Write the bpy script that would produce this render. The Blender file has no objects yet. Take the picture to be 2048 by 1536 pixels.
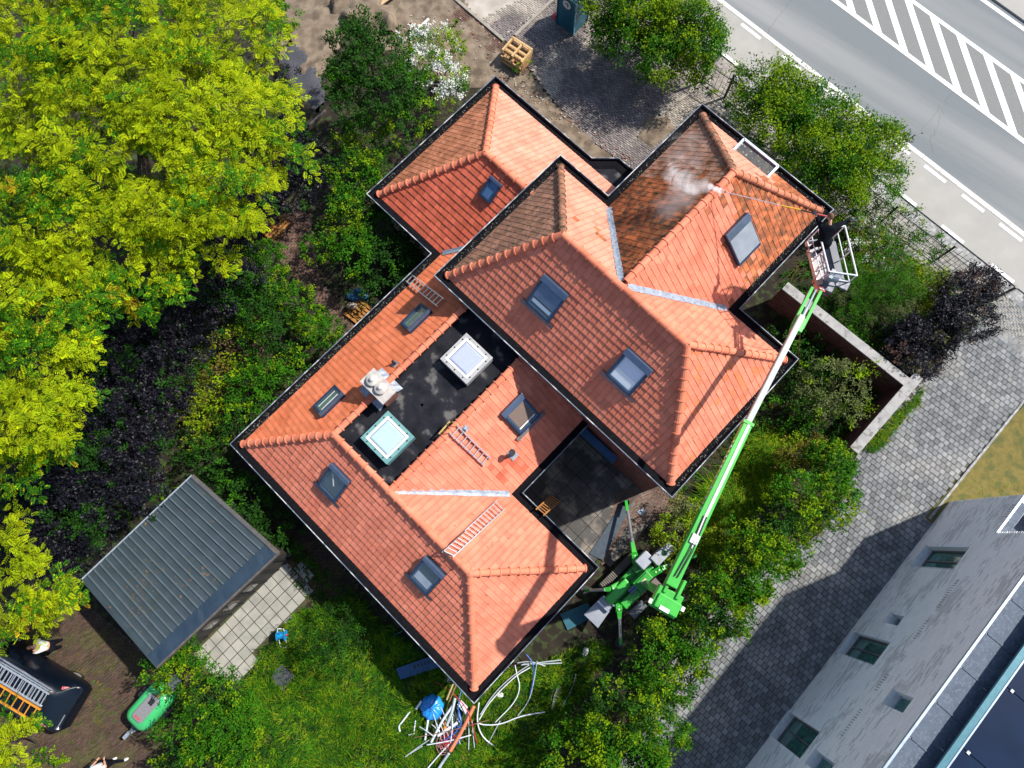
import bpy, math, random
import numpy as np
from mathutils import Vector, Matrix
random.seed(7); rng = np.random.default_rng(7)
S = bpy.context.scene; COL = S.collection
# ------------------------------------------------------------------ camera, sky, sun
CAMH = 31.0; FPX = 1400.0; NAD = (1050, 1080)
_d = np.array([NAD[0]-1024, -(NAD[1]-768), -FPX], float); _Z = -_d/np.linalg.norm(_d)
_X = np.array([1., 0, 0]) - _Z[0]*_Z; _X /= np.linalg.norm(_X); _Y = np.cross(_Z, _X)
CR = np.array([_X, _Y, _Z])                       # camera vector -> world vector
cam_d = bpy.data.cameras.new('camera'); cam = bpy.data.objects.new('camera', cam_d); COL.objects.link(cam)
cam_d.sensor_width = 36; cam_d.lens = FPX/2048*36; cam_d.clip_start = .1; cam_d.clip_end = 500
M4 = Matrix([list(CR[i])+[0] for i in range(3)]+[[0, 0, 0, 1]]); M4.translation = (0, 0, CAMH); cam.matrix_world = M4
S.camera = cam
SUN_AZ, SUN_EL = math.radians(22), math.radians(49)   # direction towards the sun, counted from +X
w = bpy.data.worlds.new('World'); S.world = w; w.use_nodes = True
nt = w.node_tree; nt.nodes.clear()
sky = nt.nodes.new('ShaderNodeTexSky'); sky.sky_type = 'NISHITA'; sky.sun_disc = False
sky.sun_elevation = SUN_EL; sky.sun_rotation = math.radians(90)-SUN_AZ
bg = nt.nodes.new('ShaderNodeBackground'); bg.inputs[1].default_value = .118
wo = nt.nodes.new('ShaderNodeOutputWorld'); nt.links.new(sky.outputs[0], bg.inputs[0]); nt.links.new(bg.outputs[0], wo.inputs[0])
sl = bpy.data.lights.new('sun', 'SUN'); sl.energy = 4.7; sl.angle = math.radians(1.1); sl.color = (1, .95, .87)
so = bpy.data.objects.new('sun', sl); COL.objects.link(so)
sv = Vector((math.cos(SUN_EL)*math.cos(SUN_AZ), math.cos(SUN_EL)*math.sin(SUN_AZ), math.sin(SUN_EL)))
so.rotation_euler = sv.to_track_quat('Z', 'Y').to_euler(); so.location = sv*80
S.view_settings.view_transform = 'Standard'; S.view_settings.look = 'None'; S.view_settings.exposure = .62; S.view_settings.gamma = 1
S.view_settings.use_curve_mapping = False
S.cycles.volume_bounces = 6; S.cycles.max_bounces = 12; S.cycles.transparent_max_bounces = 12

def P(px, py, z=0.):                               # photo point at height z -> place in the world
    v = CR @ np.array([px-1024, -(py-768), -FPX]); return np.array([0, 0, CAMH])+v*((CAMH-z)/-v[2])
# ------------------------------------------------------------------ materials
MATS = {}
def mat(name, c1, c2=None, rough=.7, scale=8., detail=4, bump=0., bscale=40., metal=0., tint=0., objtint=0., trans=0., spec=.5,
        c3=None, s3=2., p3=(.5, .62), coat=0., alpha=None, contrast=(.35, .65), streak=None):
    if name in MATS: return MATS[name]
    m = bpy.data.materials.new(name); m.use_nodes = True; MATS[name] = m
    n = m.node_tree.nodes; L = m.node_tree.links; b = n['Principled BSDF']; out = n['Material Output']
    b.inputs['Roughness'].default_value = rough; b.inputs['Metallic'].default_value = metal
    b.inputs['Specular IOR Level'].default_value = spec; b.inputs['Coat Weight'].default_value = coat
    geo = n.new('ShaderNodeNewGeometry')
    col = None
    def noise(s, d=4):
        t = n.new('ShaderNodeTexNoise'); t.inputs['Scale'].default_value = s; t.inputs['Detail'].default_value = d
        L.new(geo.outputs['Position'], t.inputs['Vector']); return t
    def ramp(src, a, bb):
        r = n.new('ShaderNodeMapRange'); r.inputs[1].default_value = a; r.inputs[2].default_value = bb
        L.new(src, r.inputs[0]); return r.outputs[0]
    def mix(f, a, bb):
        x = n.new('ShaderNodeMix'); x.data_type = 'RGBA'
        if hasattr(f, 'is_linked'): L.new(f, x.inputs[0])
        else: x.inputs[0].default_value = f
        for i, v in ((6, a), (7, bb)):
            if hasattr(v, 'is_linked'): L.new(v, x.inputs[i])
            else: x.inputs[i].default_value = (*v[:3], 1)
        return x.outputs[2]
    if c2 is None: c2 = tuple(x*.8 for x in c1)
    col = mix(ramp(noise(scale, detail).outputs[0], *contrast), c1, c2)
    if c3 is not None:
        q3_ = noise(s3, 5)
        if streak is not None:
            mp = n.new('ShaderNodeMapping'); mp.vector_type = 'TEXTURE'; mp.inputs['Rotation'].default_value = (0, 0, streak); mp.inputs['Scale'].default_value = (14, 1, 1)
            L.new(geo.outputs['Position'], mp.inputs[0]); L.new(mp.outputs[0], q3_.inputs['Vector'])
        col = mix(ramp(q3_.outputs[0], *p3), col, c3)
    if tint or objtint:
        if tint:
            a = n.new('ShaderNodeAttribute'); a.attribute_name = 'tint'; f = a.outputs['Fac']; k = tint
        else:
            a = n.new('ShaderNodeObjectInfo'); f = a.outputs['Random']; k = objtint
        r = n.new('ShaderNodeMapRange'); r.inputs[3].default_value = 1-k; r.inputs[4].default_value = 1+k; L.new(f, r.inputs[0])
        h = n.new('ShaderNodeVectorMath'); h.operation = 'SCALE'; L.new(col, h.inputs[0]); L.new(r.outputs[0], h.inputs['Scale']); col = h.outputs[0]
    L.new(col, b.inputs['Base Color'])
    if bump:
        bp = n.new('ShaderNodeBump'); bp.inputs['Strength'].default_value = bump; bp.inputs['Distance'].default_value = .02
        L.new(noise(bscale, 5).outputs[0], bp.inputs['Height']); L.new(bp.outputs[0], b.inputs['Normal'])
    if trans:
        t = n.new('ShaderNodeBsdfTranslucent'); L.new(col, t.inputs[0]); x = n.new('ShaderNodeMixShader'); x.inputs[0].default_value = trans
        L.new(b.outputs[0], x.inputs[1]); L.new(t.outputs[0], x.inputs[2]); L.new(x.outputs[0], out.inputs[0])
    if alpha is not None: b.inputs['Alpha'].default_value = alpha
    return m
tile_c = dict(rough=.65, scale=1.3, bump=.15, bscale=60, spec=.15)
def tilemat(name, c1, c2, k, **kw):
    a = {**tile_c, **kw}
    return mat(name, c1, c2, tint=k, **a)
T_CLEAN = tilemat('clay_tile_clean', (.65, .215, .135), (.57, .168, .102), .13, c3=(.44, .12, .07), s3=7, p3=(.62, .72))
T_CLEANO = mat('clay_tile_single', (.65, .215, .135), (.57, .168, .102), objtint=.13, c3=(.44, .12, .07), s3=7, p3=(.62, .72), **tile_c)
T_ORANGE = tilemat('clay_tile_orange', (.64, .19, .092), (.55, .15, .066), .14)
T_PALE = tilemat('clay_tile_pale', (.66, .27, .19), (.58, .21, .14), .12, c3=(.22, .12, .07), s3=14, p3=(.64, .72))  # paler pink for sun-facing slopes: their overexposed light is in the colour
T_RED = tilemat('clay_tile_red', (.60, .14, .08), (.5, .105, .058), .2)
T_WEATH = tilemat('clay_tile_weathered', (.48, .19, .105), (.33, .125, .065), .22, c3=(.18, .10, .055), s3=9, p3=(.55, .68))
T_MOSS = tilemat('clay_tile_mossy', (.34, .17, .11), (.23, .12, .08), .25, c3=(.13, .085, .06), s3=7, p3=(.5, .65))
T_WET = tilemat('clay_tile_grimy', (.34, .10, .035), (.17, .06, .025), .35, c3=(.07, .04, .022), s3=5, p3=(.45, .62), rough=.45)
T_DIRTY = tilemat('clay_tile_stained', (.52, .16, .07), (.34, .10, .04), .25, c3=(.20, .08, .04), s3=4, p3=(.45, .6))
RUBBER = mat('black_roof_membrane', (.006, .007, .011), (.02, .02, .026), rough=.7, spec=.12, scale=1.6, detail=8, c3=(.11, .105, .10), s3=1.6, p3=(.58, .68), bump=.5, bscale=5)
GUT = mat('gutter_lining', (.006, .006, .008), (.009, .009, .011), rough=.9, spec=.04, scale=6, c3=(.12, .11, .1), s3=22, p3=(.72, .75), bump=.5, bscale=30)
GUTM = mat('gutter_lining_mossy', (.02, .02, .02), (.05, .045, .04), rough=.9, scale=6, c3=(.25, .24, .2), s3=18, p3=(.6, .68), bump=.8, bscale=30)
ZINC = mat('bright_zinc', (.45, .52, .6), (.36, .42, .5), rough=.4, metal=.4, scale=4)
LEAD = mat('lead_sheet', (.17, .21, .27), (.30, .34, .40), rough=.55, metal=.2, scale=9, bump=.6, bscale=12)
LEADF = mat('grey_lead_apron', (.22, .19, .19), (.16, .13, .14), rough=.6, metal=.2, scale=9, bump=.5, bscale=14)
BLUEG = mat('window_frame_paint', (.016, .038, .08), (.022, .05, .10), rough=.35, metal=.3, scale=3)
BLUEL = mat('window_hood_metal', (.09, .13, .20), (.12, .16, .24), rough=.3, metal=.6, scale=3)
WHITE = mat('white_paint', (.66, .66, .65), (.56, .56, .56), rough=.5, scale=6)
ALU = mat('aluminium', (.72, .74, .77), (.6, .62, .65), rough=.3, metal=.7, scale=10)
BLACK = mat('black_plastic', (.012, .012, .014), (.02, .02, .022), rough=.5)
GLASSD = mat('window_glass_dark', (.012, .022, .026), (.02, .035, .04), rough=.04, spec=.9, coat=.5, scale=1.5)
GLASSG = mat('window_glass_green', (.02, .10, .085), (.015, .06, .055), rough=.05, spec=.8, coat=.6, scale=2)
DOME = mat('skylight_dome_milky', (.36, .5, .55), (.39, .52, .57), rough=.2, spec=.6, coat=.4)
DOMEL = mat('skylight_dome_lilac', (.36, .40, .56), (.38, .42, .58), rough=.2, spec=.6, coat=.4)
BRICKR = None
# ------------------------------------------------------------------ mesh helpers
class MB:
    def __init__(s): s.v = []; s.f = []; s.m = []; s.t = []; s.n = 0
    def add(s, v, f, m=0, t=.5):
        v = [tuple(map(float, a)) for a in v]; s.v += v; s.f += [tuple(i+s.n for i in a) for a in f]
        s.m += [m]*len(f); s.t += [t]*len(f); s.n += len(v); return s
    def box(s, c, size, R=None, m=0, t=.5, taper=1.):
        a, b, h = [x/2 for x in size]; vs = []
        for z, k in ((-h, 1), (h, taper)):
            for x, y in ((-a, -b), (a, -b), (a, b), (-a, b)): vs.append((x*k, y*k, z))
        vs = np.array(vs)
        if R is not None: vs = vs @ np.array(R).T
        return s.add(vs+np.array(c), [(0, 3, 2, 1), (4, 5, 6, 7), (0, 1, 5, 4), (1, 2, 6, 5), (2, 3, 7, 6), (3, 0, 4, 7)], m, t)
    def beam(s, p, q, w_, h, up=(0, 0, 1), m=0, w2=None, h2=None, t=.5):
        p, q = np.array(p, float), np.array(q, float); d = q-p; d /= np.linalg.norm(d); u = np.array(up, float)
        if abs(d@u) > .98: u = np.array([1., 0, 0])
        x = np.cross(d, u); x /= np.linalg.norm(x); z = np.cross(x, d)
        w2 = w2 or w_; h2 = h2 or h; vs = []
        for o, a, b in ((p, w_/2, h/2), (q, w2/2, h2/2)):
            for i, j in ((-1, -1), (1, -1), (1, 1), (-1, 1)): vs.append(o+x*i*a+z*j*b)
        return s.add(vs, [(0, 1, 2, 3), (7, 6, 5, 4), (4, 5, 1, 0), (5, 6, 2, 1), (6, 7, 3, 2), (7, 4, 0, 3)], m, t)
    def tube(s, pts, r, n=6, m=0, cap=True, t=.5):
        pts = [np.array(p, float) for p in pts]; N = len(pts)
        if np.isscalar(r): r = [r]*N
        vs = []; x = None
        for i, p in enumerate(pts):
            d = pts[min(i+1, N-1)]-pts[max(i-1, 0)]; d /= (np.linalg.norm(d)+1e-9)
            if x is None:
                x = np.cross(d, (0, 0, 1.)) if abs(d[2]) < .9 else np.cross(d, (1., 0, 0))
            x = x-d*(x@d); x /= np.linalg.norm(x)+1e-9; y = np.cross(d, x)
            for k in range(n):
                a = 2*math.pi*k/n; vs.append(p+r[i]*(x*math.cos(a)+y*math.sin(a)))
        f = [(i*n+k, i*n+(k+1) % n, (i+1)*n+(k+1) % n, (i+1)*n+k) for i in range(N-1) for k in range(n)]
        if cap: f += [tuple(range(n))[::-1], tuple(range((N-1)*n, N*n))]
        return s.add(vs, f, m, t)
    def prism(s, poly, z0, z1, m=0, t=.5):
        n = len(poly); ar = sum(poly[i][0]*poly[(i+1) % n][1]-poly[(i+1) % n][0]*poly[i][1] for i in range(n))
        if ar < 0: poly = poly[::-1]
        vs = [(p[0], p[1], z0) for p in poly]+[(p[0], p[1], z1) for p in poly]
        return s.add(vs, [tuple(range(n))[::-1], tuple(range(n, 2*n))]+[(i, (i+1) % n, n+(i+1) % n, n+i) for i in range(n)], m, t)
    def loft(s, rings, m=0, t=.5, cap=True, closed=True):
        n = len(rings[0]); vs = [p for r in rings for p in r]; K = n if closed else n-1
        f = [(i*n+k, i*n+(k+1) % n, (i+1)*n+(k+1) % n, (i+1)*n+k) for i in range(len(rings)-1) for k in range(K)]
        if cap: f += [tuple(range(n))[::-1], tuple(range((len(rings)-1)*n, len(rings)*n))]
        return s.add(vs, f, m, t)
    def sphere(s, c, r, n=10, k=7, m=0, R=None):
        rs = np.array([r]*3 if np.isscalar(r) else r); c = np.array(c); rings = []
        for i in range(k+1):
            a = math.pi*(i/k)*.999+.0005
            g = np.array([(math.sin(a)*math.cos(2*math.pi*j/n), math.sin(a)*math.sin(2*math.pi*j/n), -math.cos(a)) for j in range(n)])*rs
            if R is not None: g = g @ np.array(R).T
            rings.append(g+c)
        return s.loft(rings, m)
def ori(o):
    x = np.zeros(3)
    while o is not None: x += np.array(o.location); o = o.parent
    return x
def link(name, me, mats, parent=None):
    o = bpy.data.objects.new(name, me); COL.objects.link(o)
    if parent is not None: o.parent = parent
    for m in (mats if isinstance(mats, (list, tuple)) else [mats]): me.materials.append(m)
    return o
def obj(name, mb, mats, parent=None, smooth=False, loc=None, bevel=0.):
    """one mesh object; vertices are given in the world and stored relative to its place"""
    v = np.array(mb.v, float)
    if parent is None and loc is None: loc = np.array([(v[:, 0].min()+v[:, 0].max())/2, (v[:, 1].min()+v[:, 1].max())/2, v[:, 2].min()])
    o0 = ori(parent)+(np.array(loc) if loc is not None else 0)
    me = bpy.data.meshes.new(name); me.from_pydata((v-o0).tolist(), [], mb.f)
    me.polygons.foreach_set('material_index', mb.m)
    a = me.attributes.new('tint', 'FLOAT', 'FACE'); a.data.foreach_set('value', np.array(mb.t, float))
    if smooth: me.polygons.foreach_set('use_smooth', [True]*len(mb.f))
    me.update(); o = link(name, me, mats, parent)
    if loc is not None: o.location = loc
    if bevel:
        b = o.modifiers.new('b', 'BEVEL'); b.width = bevel; b.segments = 2; b.limit_method = 'ANGLE'
    return o
def big(name, V, n, mats, parent=None, tint=None, midx=None, loc=None):
    """many n-gons, V has shape (faces, n, 3) in the world"""
    V = np.asarray(V, float); F = len(V)
    o0 = ori(parent)+(np.array(loc) if loc is not None else 0)
    me = bpy.data.meshes.new(name); me.vertices.add(F*n); me.vertices.foreach_set('co', (V-o0).reshape(-1))
    me.loops.add(F*n); me.loops.foreach_set('vertex_index', np.arange(F*n))
    me.polygons.add(F); me.polygons.foreach_set('loop_start', np.arange(0, F*n, n)); me.polygons.foreach_set('loop_total', np.full(F, n))
    if midx is not None: me.polygons.foreach_set('material_index', midx)
    me.update(calc_edges=True)
    if tint is not None:
        a = me.attributes.new('tint', 'FLOAT', 'FACE'); a.data.foreach_set('value', tint)
    o = link(name, me, mats, parent)
    if loc is not None: o.location = loc
    return o
CRK = None
def tag(o, label=None, cat=None, group=None, kind=None):
    for k, v in (('label', label), ('category', cat), ('group', group), ('kind', kind)):
        if v: o[k] = v
    return o
def thing(name, label, cat, loc, group=None):
    o = bpy.data.objects.new(name, None); COL.objects.link(o); o.location = tuple(map(float, loc)); o.empty_display_size = .2
    return tag(o, label, cat, group)
def struct(o): o['kind'] = 'structure'; return o
def stuff(o): o['kind'] = 'stuff'; return o
def place(o, pos, R, parent=None):
    m = Matrix([[*R[0], 0], [*R[1], 0], [*R[2], 0], [0, 0, 0, 1]]); m.translation = Vector(np.array(pos, float)-ori(parent)); o.matrix_local = m
def inpoly(x, y, poly):
    x = np.asarray(x); y = np.asarray(y); c = np.zeros(x.shape, bool); n = len(poly)
    for i in range(n):
        x1, y1 = poly[i][:2]; x2, y2 = poly[(i+1) % n][:2]
        if y1 == y2: continue
        c ^= ((y1 > y) != (y2 > y)) & (x < (x2-x1)*(y-y1)/(y2-y1)+x1)
    return c
# house frame: u runs along the long ridge, v across it
HA = math.radians(-44.2); UU = np.array([math.cos(HA), math.sin(HA), 0]); VV = np.array([-UU[1], UU[0], 0]); UP = np.array([0, 0, 1.])
def hv(u, v, z=0.): return UU*u+VV*v+UP*z
HR = np.array([UU, VV, UP]).T                        # columns: house axes
def sheet(name, pts, z, m, thick=.02):
    """ground sheet from photo outline"""
    poly = [P(*p)[:2] if len(p) == 2 else p[:2] for p in pts]
    o = obj(name, MB().prism(poly, z-thick, z), m); return struct(o)
def W(pts): return [P(*p)[:2] for p in pts]
# ------------------------------------------------------------------ ground and paving
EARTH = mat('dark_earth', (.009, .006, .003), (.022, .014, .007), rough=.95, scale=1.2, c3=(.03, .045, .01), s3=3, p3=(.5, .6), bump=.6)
SANDM = mat('sandy_soil', (.22, .17, .12), (.125, .092, .063), rough=.95, scale=2.1, detail=9, c3=(.09, .065, .045), s3=1.5, p3=(.5, .66), bump=1., bscale=14)
LAWNM = mat('lawn_soil', (.035, .075, .008), (.022, .045, .006), rough=.95, scale=2, c3=(.05, .04, .012), s3=1.2)
ASPH = mat('worn_asphalt', (.165, .182, .19), (.12, .134, .142), rough=.9, scale=38, detail=3, c3=(.235, .24, .24), s3=.55, p3=(.42, .7), streak=-.66, bump=.5, bscale=70, contrast=(.3, .7))
ASPHF = mat('hatch_asphalt', (.19, .19, .185), (.14, .145, .14), rough=.9, scale=30, c3=(.25, .25, .24), s3=40, p3=(.6, .66))
PAINT = mat('road_paint', (.82, .82, .82), (.72, .72, .72), rough=.6, scale=5)
CONC = mat('cycle_path_concrete', (.32, .31, .285), (.28, .27, .25), rough=.9, scale=.8, c3=(.30, .29, .265), s3=1.2)
KERB = mat('kerb_concrete', (.62, .6, .57), (.5, .48, .45), rough=.9, scale=4)
GREYC = mat('grey_concrete', (.25, .25, .245), (.19, .19, .185), rough=.9, scale=2, c3=(.35, .35, .34), s3=6)
MORT = mat('dark_joint_sand', (.075, .07, .06), (.10, .09, .075), rough=.95, scale=5)
MORTL = mat('pale_joint_sand', (.17, .165, .15), (.12, .115, .1), rough=.95, scale=5)
SETT = mat('grey_concrete_paver', (.185, .192, .198), (.14, .147, .152), rough=.9, spec=.2, scale=2, tint=.28, c3=(.22, .22, .215), s3=.5, p3=(.5, .62), bump=.3)
SETTO = mat('grey_paver_single', (.185, .192, .198), (.14, .147, .152), rough=.9, spec=.2, scale=2, objtint=.28, c3=(.22, .22, .215), s3=.5, p3=(.5, .62), bump=.3)
PALEP = mat('pale_paver', (.27, .26, .235), (.21, .2, .18), rough=.9, scale=2, tint=.18)
BRKD = mat('purple_brown_clinker', (.20, .17, .165), (.14, .12, .115), rough=.85, scale=1.2, tint=.25, c3=(.34, .3, .25), s3=.35, p3=(.52, .62))
BRKB = mat('brown_clinker', (.07, .036, .022), (.042, .021, .012), rough=.9, scale=1.5, tint=.3, c3=(.055, .045, .01), s3=1.1, p3=(.48, .62))
BRKR = mat('red_clinker', (.15, .085, .062), (.10, .055, .04), rough=.9, scale=1.5, tint=.25)
SLABW = mat('pale_concrete_slab', (.31, .30, .26), (.23, .225, .2), rough=.85, scale=1.7, objtint=.1, bump=.2)
SLABD = mat('dark_patio_slab', (.075, .07, .065), (.05, .048, .045), rough=.85, scale=1.5, objtint=.2, c3=(.2, .17, .14), s3=1.1, p3=(.5, .62), bump=.3)

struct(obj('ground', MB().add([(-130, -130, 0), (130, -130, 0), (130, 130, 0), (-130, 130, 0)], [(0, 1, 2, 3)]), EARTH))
def rough_sheet(name, pts, z, amp, m, step=.22, seed=0):
    """soil with its own lumps: a grid cut to an outline"""
    poly = W(pts); a = np.array(poly); r = np.random.default_rng(seed)
    x0, y0 = a.min(0); x1, y1 = a.max(0); nx = int((x1-x0)/step)+2; ny = int((y1-y0)/step)+2
    X, Y = np.meshgrid(x0+np.arange(nx)*step, y0+np.arange(ny)*step); Z = np.zeros(X.shape)
    for _ in range(14):
        k = r.uniform(.8, 6, 2)*r.choice([-1, 1], 2); Z += np.sin(X*k[0]+Y*k[1]+r.uniform(0, 6))*.5/np.hypot(*k)
    Z = z+amp*(Z-Z.min())/(Z.max()-Z.min())+r.normal(0, amp*.05, Z.shape)
    xc = X[:-1, :-1]+step/2; yc = Y[:-1, :-1]+step/2; ok = inpoly(xc, yc, poly)
    mb = MB(); idx = {}; v = []; f = []
    for j, i in zip(*np.where(ok)):
        q = []
        for jj, ii in ((j, i), (j, i+1), (j+1, i+1), (j+1, i)):
            if (jj, ii) not in idx:
                idx[jj, ii] = len(v); edge = min(ok[max(jj-1, 0):jj+1, max(ii-1, 0):ii+1].all(), 1)
                v.append((X[jj, ii], Y[jj, ii], Z[jj, ii] if edge else z-.01))
            q.append(idx[jj, ii])
        f.append(q)
    return struct(obj(name, MB().add(v, f), m, smooth=True))
def pavers(root, name, poly, ang, L, Wd, gap, h, z, mats, bond='run', single=0, singlemat=None, jit=.004, holes=()):
    """lay blocks in an outline; the nearest 'single' ones become objects of their own"""
    a = np.array(poly); R = np.array([[math.cos(ang), -math.sin(ang)], [math.sin(ang), math.cos(ang)]]); q = a @ R
    x0, y0 = q.min(0)-1; x1, y1 = q.max(0)+1; C = []
    if bond == 'herring':
        # 90 degree herringbone on a square grid of width Wd, blocks 2 Wd long
        n = int(max(x1-x0, y1-y0)/Wd)+4
        for i in range(n):
            for j in range(n):
                k = (i-j) % 4
                if k == 0: C.append((x0+(i+1)*Wd, y0+(j+.5)*Wd, 0))
                elif k == 2: C.append((x0+(i+.5)*Wd, y0+(j+1)*Wd-Wd*0, math.pi/2))
    else:
        j = 0; y = y0
        while y < y1:
            x = x0+(L/2 if j % 2 else 0)
            while x < x1: C.append((x, y, 0)); x += L
            y += Wd; j += 1
    C = np.array(C); xy = C[:, :2] @ R.T; ok = inpoly(xy[:, 0], xy[:, 1], poly)
    for hpoly in holes: ok &= ~inpoly(xy[:, 0], xy[:, 1], hpoly)
    xy = xy[ok]; th = C[ok, 2]+ang+rng.normal(0, .01, ok.sum()); N = len(xy); xy = xy+rng.normal(0, jit, xy.shape)
    zz = z+rng.normal(0, .0025, N); l, b = (L-gap)/2, (Wd-gap)/2; e = min(.008, b*.25)
    base = np.array([(-l, -b, -h), (l, -b, -h), (l, b, -h), (-l, b, -h), (-l+e*.3, -b+e*.3, -e), (l-e*.3, -b+e*.3, -e), (l-e*.3, b-e*.3, -e), (-l+e*.3, b-e*.3, -e),
                     (-l+e, -b+e, 0), (l-e, -b+e, 0), (l-e, b-e, 0), (-l+e, b-e, 0)])
    F = np.array([(8, 9, 10, 11), (0, 1, 9, 8), (1, 2, 10, 9), (2, 3, 11, 10), (3, 0, 8, 11)])
    sing = np.zeros(N, bool)
    if single:
        vis = np.array([0 < p[0] < 2048 and 0 < p[1] < 1536 for p in map(to_px, xy)])
        d = np.hypot(*(xy-np.array([0, 0])).T)+np.where(vis, 0, 999); idx = np.argsort(d)[:single]; sing[idx[d[idx] < 900]] = True
        me = bpy.data.meshes.new(name); me.from_pydata(base.tolist(), [], F.tolist()); me.materials.append(singlemat)
        for k in np.where(sing)[0]:
            o = bpy.data.objects.new(name, me); COL.objects.link(o); o.parent = root
            o.location = Vector(np.array([*xy[k], zz[k]])-ori(root)); o.rotation_euler.z = th[k]
    k = ~sing; c, s_ = np.cos(th[k])[:, None], np.sin(th[k])[:, None]
    X = xy[k, :1]+c*base[:, 0]-s_*base[:, 1]; Y = xy[k, 1:]+s_*base[:, 0]+c*base[:, 1]; Zc = zz[k, None]+base[:, 2]
    V = np.stack([X, Y, Zc], -1)[:, F]; n = V.shape[0]
    if n:
        o = big(name, V.reshape(-1, 4, 3), 4, mats, root, tint=np.repeat(rng.random(n), len(F))); stuff(o)
def to_px(p):
    v = CR.T @ (np.array([p[0], p[1], 0 if len(p) < 3 else p[2]])-[0, 0, CAMH]); return 1024+FPX*v[0]/-v[2], 768-FPX*v[1]/-v[2]

# road side: asphalt, markings, cycle path
K0, K1, K2 = P(1434, 0)[:2], P(1720, 209)[:2], P(2048, 474)[:2]
rd = K2-K0; rd /= np.linalg.norm(rd); rn = np.array([-rd[1], rd[0]])        # rn points over the road
def road(a, b):                                                             # a along, b across from the kerb
    return K0+rd*a+rn*b
def band(a0, a1, b0, b1): return [road(a0, b0), road(a1, b0), road(a1, b1), road(a0, b1)]
B = lambda px, py: (float((P(px, py)[:2]-K0)@rd), float((P(px, py)[:2]-K0)@rn))
struct(obj('road', MB().prism(band(-40, 60, .12, 60), -.1, .004), ASPH))
hb0 = (B(1664, 0)[1]+B(2048, 288)[1])/2; hb1 = (B(1821, 0)[1]+B(2048, 164)[1])/2
struct(obj('road_hatched_island', MB().prism(band(-40, 60, hb0, hb1), -.05, .007), ASPHF))
mb = MB()
for b0, b1 in ((hb0-.02, hb0+.2), (hb1-.1, hb1+.1)): mb.prism(band(-40, 60, b0, b1), .004, .011)
struct(obj('road_edge_lines', mb, PAINT))
for a_, b_, seed_ in (((1527, 75), (1590, -10), 1), ((1808, 300), (1900, 190), 2), ((1860, 640-340), (1885, 215), 3)):
    r_ = np.random.default_rng(seed_); q0, q1 = P(*a_, .006), P(*b_, .006); pts = [q0+(q1-q0)*t+np.array([*r_.normal(0, .07, 2), 0]) for t in np.linspace(0, 1, 16)]; v = []
    for p_ in pts: v += [p_+[.007, 0, 0], p_-[.007, 0, 0]]
    struct(obj('road_crack', MB().add(v, [(2*i, 2*i+2, 2*i+3, 2*i+1) for i in range(15)]), mat('crack_black', (.05, .05, .05), (.08, .08, .08))))
s0 = np.array(B(1846, 160)); s1 = np.array(B(1793, 0))
isl = thing('hatch_marking', 'white diagonal stripes painted on the traffic island between the lanes', 'road marking', (*road(8, (hb0+hb1)/2), .007)); isl['kind'] = 'structure'
ax = [B(1703, 28), B(1753, 68), B(1806, 110), B(1862, 152), B(1916, 194), B(1970, 234), B(2022, 272)]
pitch = (ax[6][0]-ax[0][0])/6; sh = B(1775, 0)[0]-B(1811, 112)[0]
tilt = (B(1767, 0)[0]-B(1803, 112)[0])/((B(1767, 0)[1]-B(1803, 112)[1]))
for i in range(-5, 22):
    a = ax[0][0]-.35+i*pitch; d = (hb1-hb0-.3)*tilt
    obj('stripe', MB().prism([road(a, hb0+.2), road(a+.52, hb0+.2), road(a+.52+d, hb1-.1), road(a+d, hb1-.1)], .005, .0095), PAINT, isl)
struct(obj('far_pavement', MB().prism(band(-40, 60, B(1985, 0)[1], B(1985, 0)[1]+4), -.05, .1), CONC))
far = obj('far_edge_line', MB().prism(band(-40, 60, B(1980, 0)[1]-.35, B(1980, 0)[1]-.15), 0, .012), PAINT); struct(far)
kb = thing('kerb', 'pale concrete kerb stones between the cycle path and the road', 'kerb', (*road(10, 0), 0)); kb['kind'] = 'structure'
for i in range(-6, 30):
    obj('kerb_stone', MB().prism(band(i*1.0+.008, i+.992, -.1, .13), -.1, .11+.002*(i % 3)), KERB, kb)
struct(obj('cycle_path', MB().prism(band(-40, 60, -2.35, -.1), -.05, .10), CONC))
struct(obj('channel_strip', MB().prism(band(-40, 60, -3.0, -2.35), -.05, .045), GREYC))
ds = thing('cycle_path_dashes', 'broken white lines along both sides of the cycle path', 'road marking', (*road(10, -1), .1)); ds['kind'] = 'structure'
for px, py, side in ((1465, 107, 0), (1620, 221, 0), (1721, 296, 0), (1820, 384, 0), (1918, 453, 0), (2018, 530, 0), (1504, 62, 1), (1586, 125, 1), (1660, 181, 1), (1731, 235, 1), (1800, 290, 1), (1872, 345, 1), (1947, 404, 1), (2022, 462, 1)):
    a = B(px, py)[0]; b0 = -2.34 if side == 0 else -.4
    obj('dash', MB().prism(band(a-.62, a+.62, b0, b0+.16), .1, .108), PAINT, ds)
struct(obj('pavement', MB().prism(band(-40, 60, -5.4, -3.0), -.05, .02), MORTL))
pv = thing('pavement_blocks', 'pale rectangular blocks of the pavement behind the railing', 'paving', (*road(12, -4), 0)); pv['kind'] = 'structure'
pavers(pv, 'paver', band(-2, 24, -5.0, -3.02), math.atan2(rd[1], rd[0]), .3, .2, .012, .04, .045, PALEP)
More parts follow.
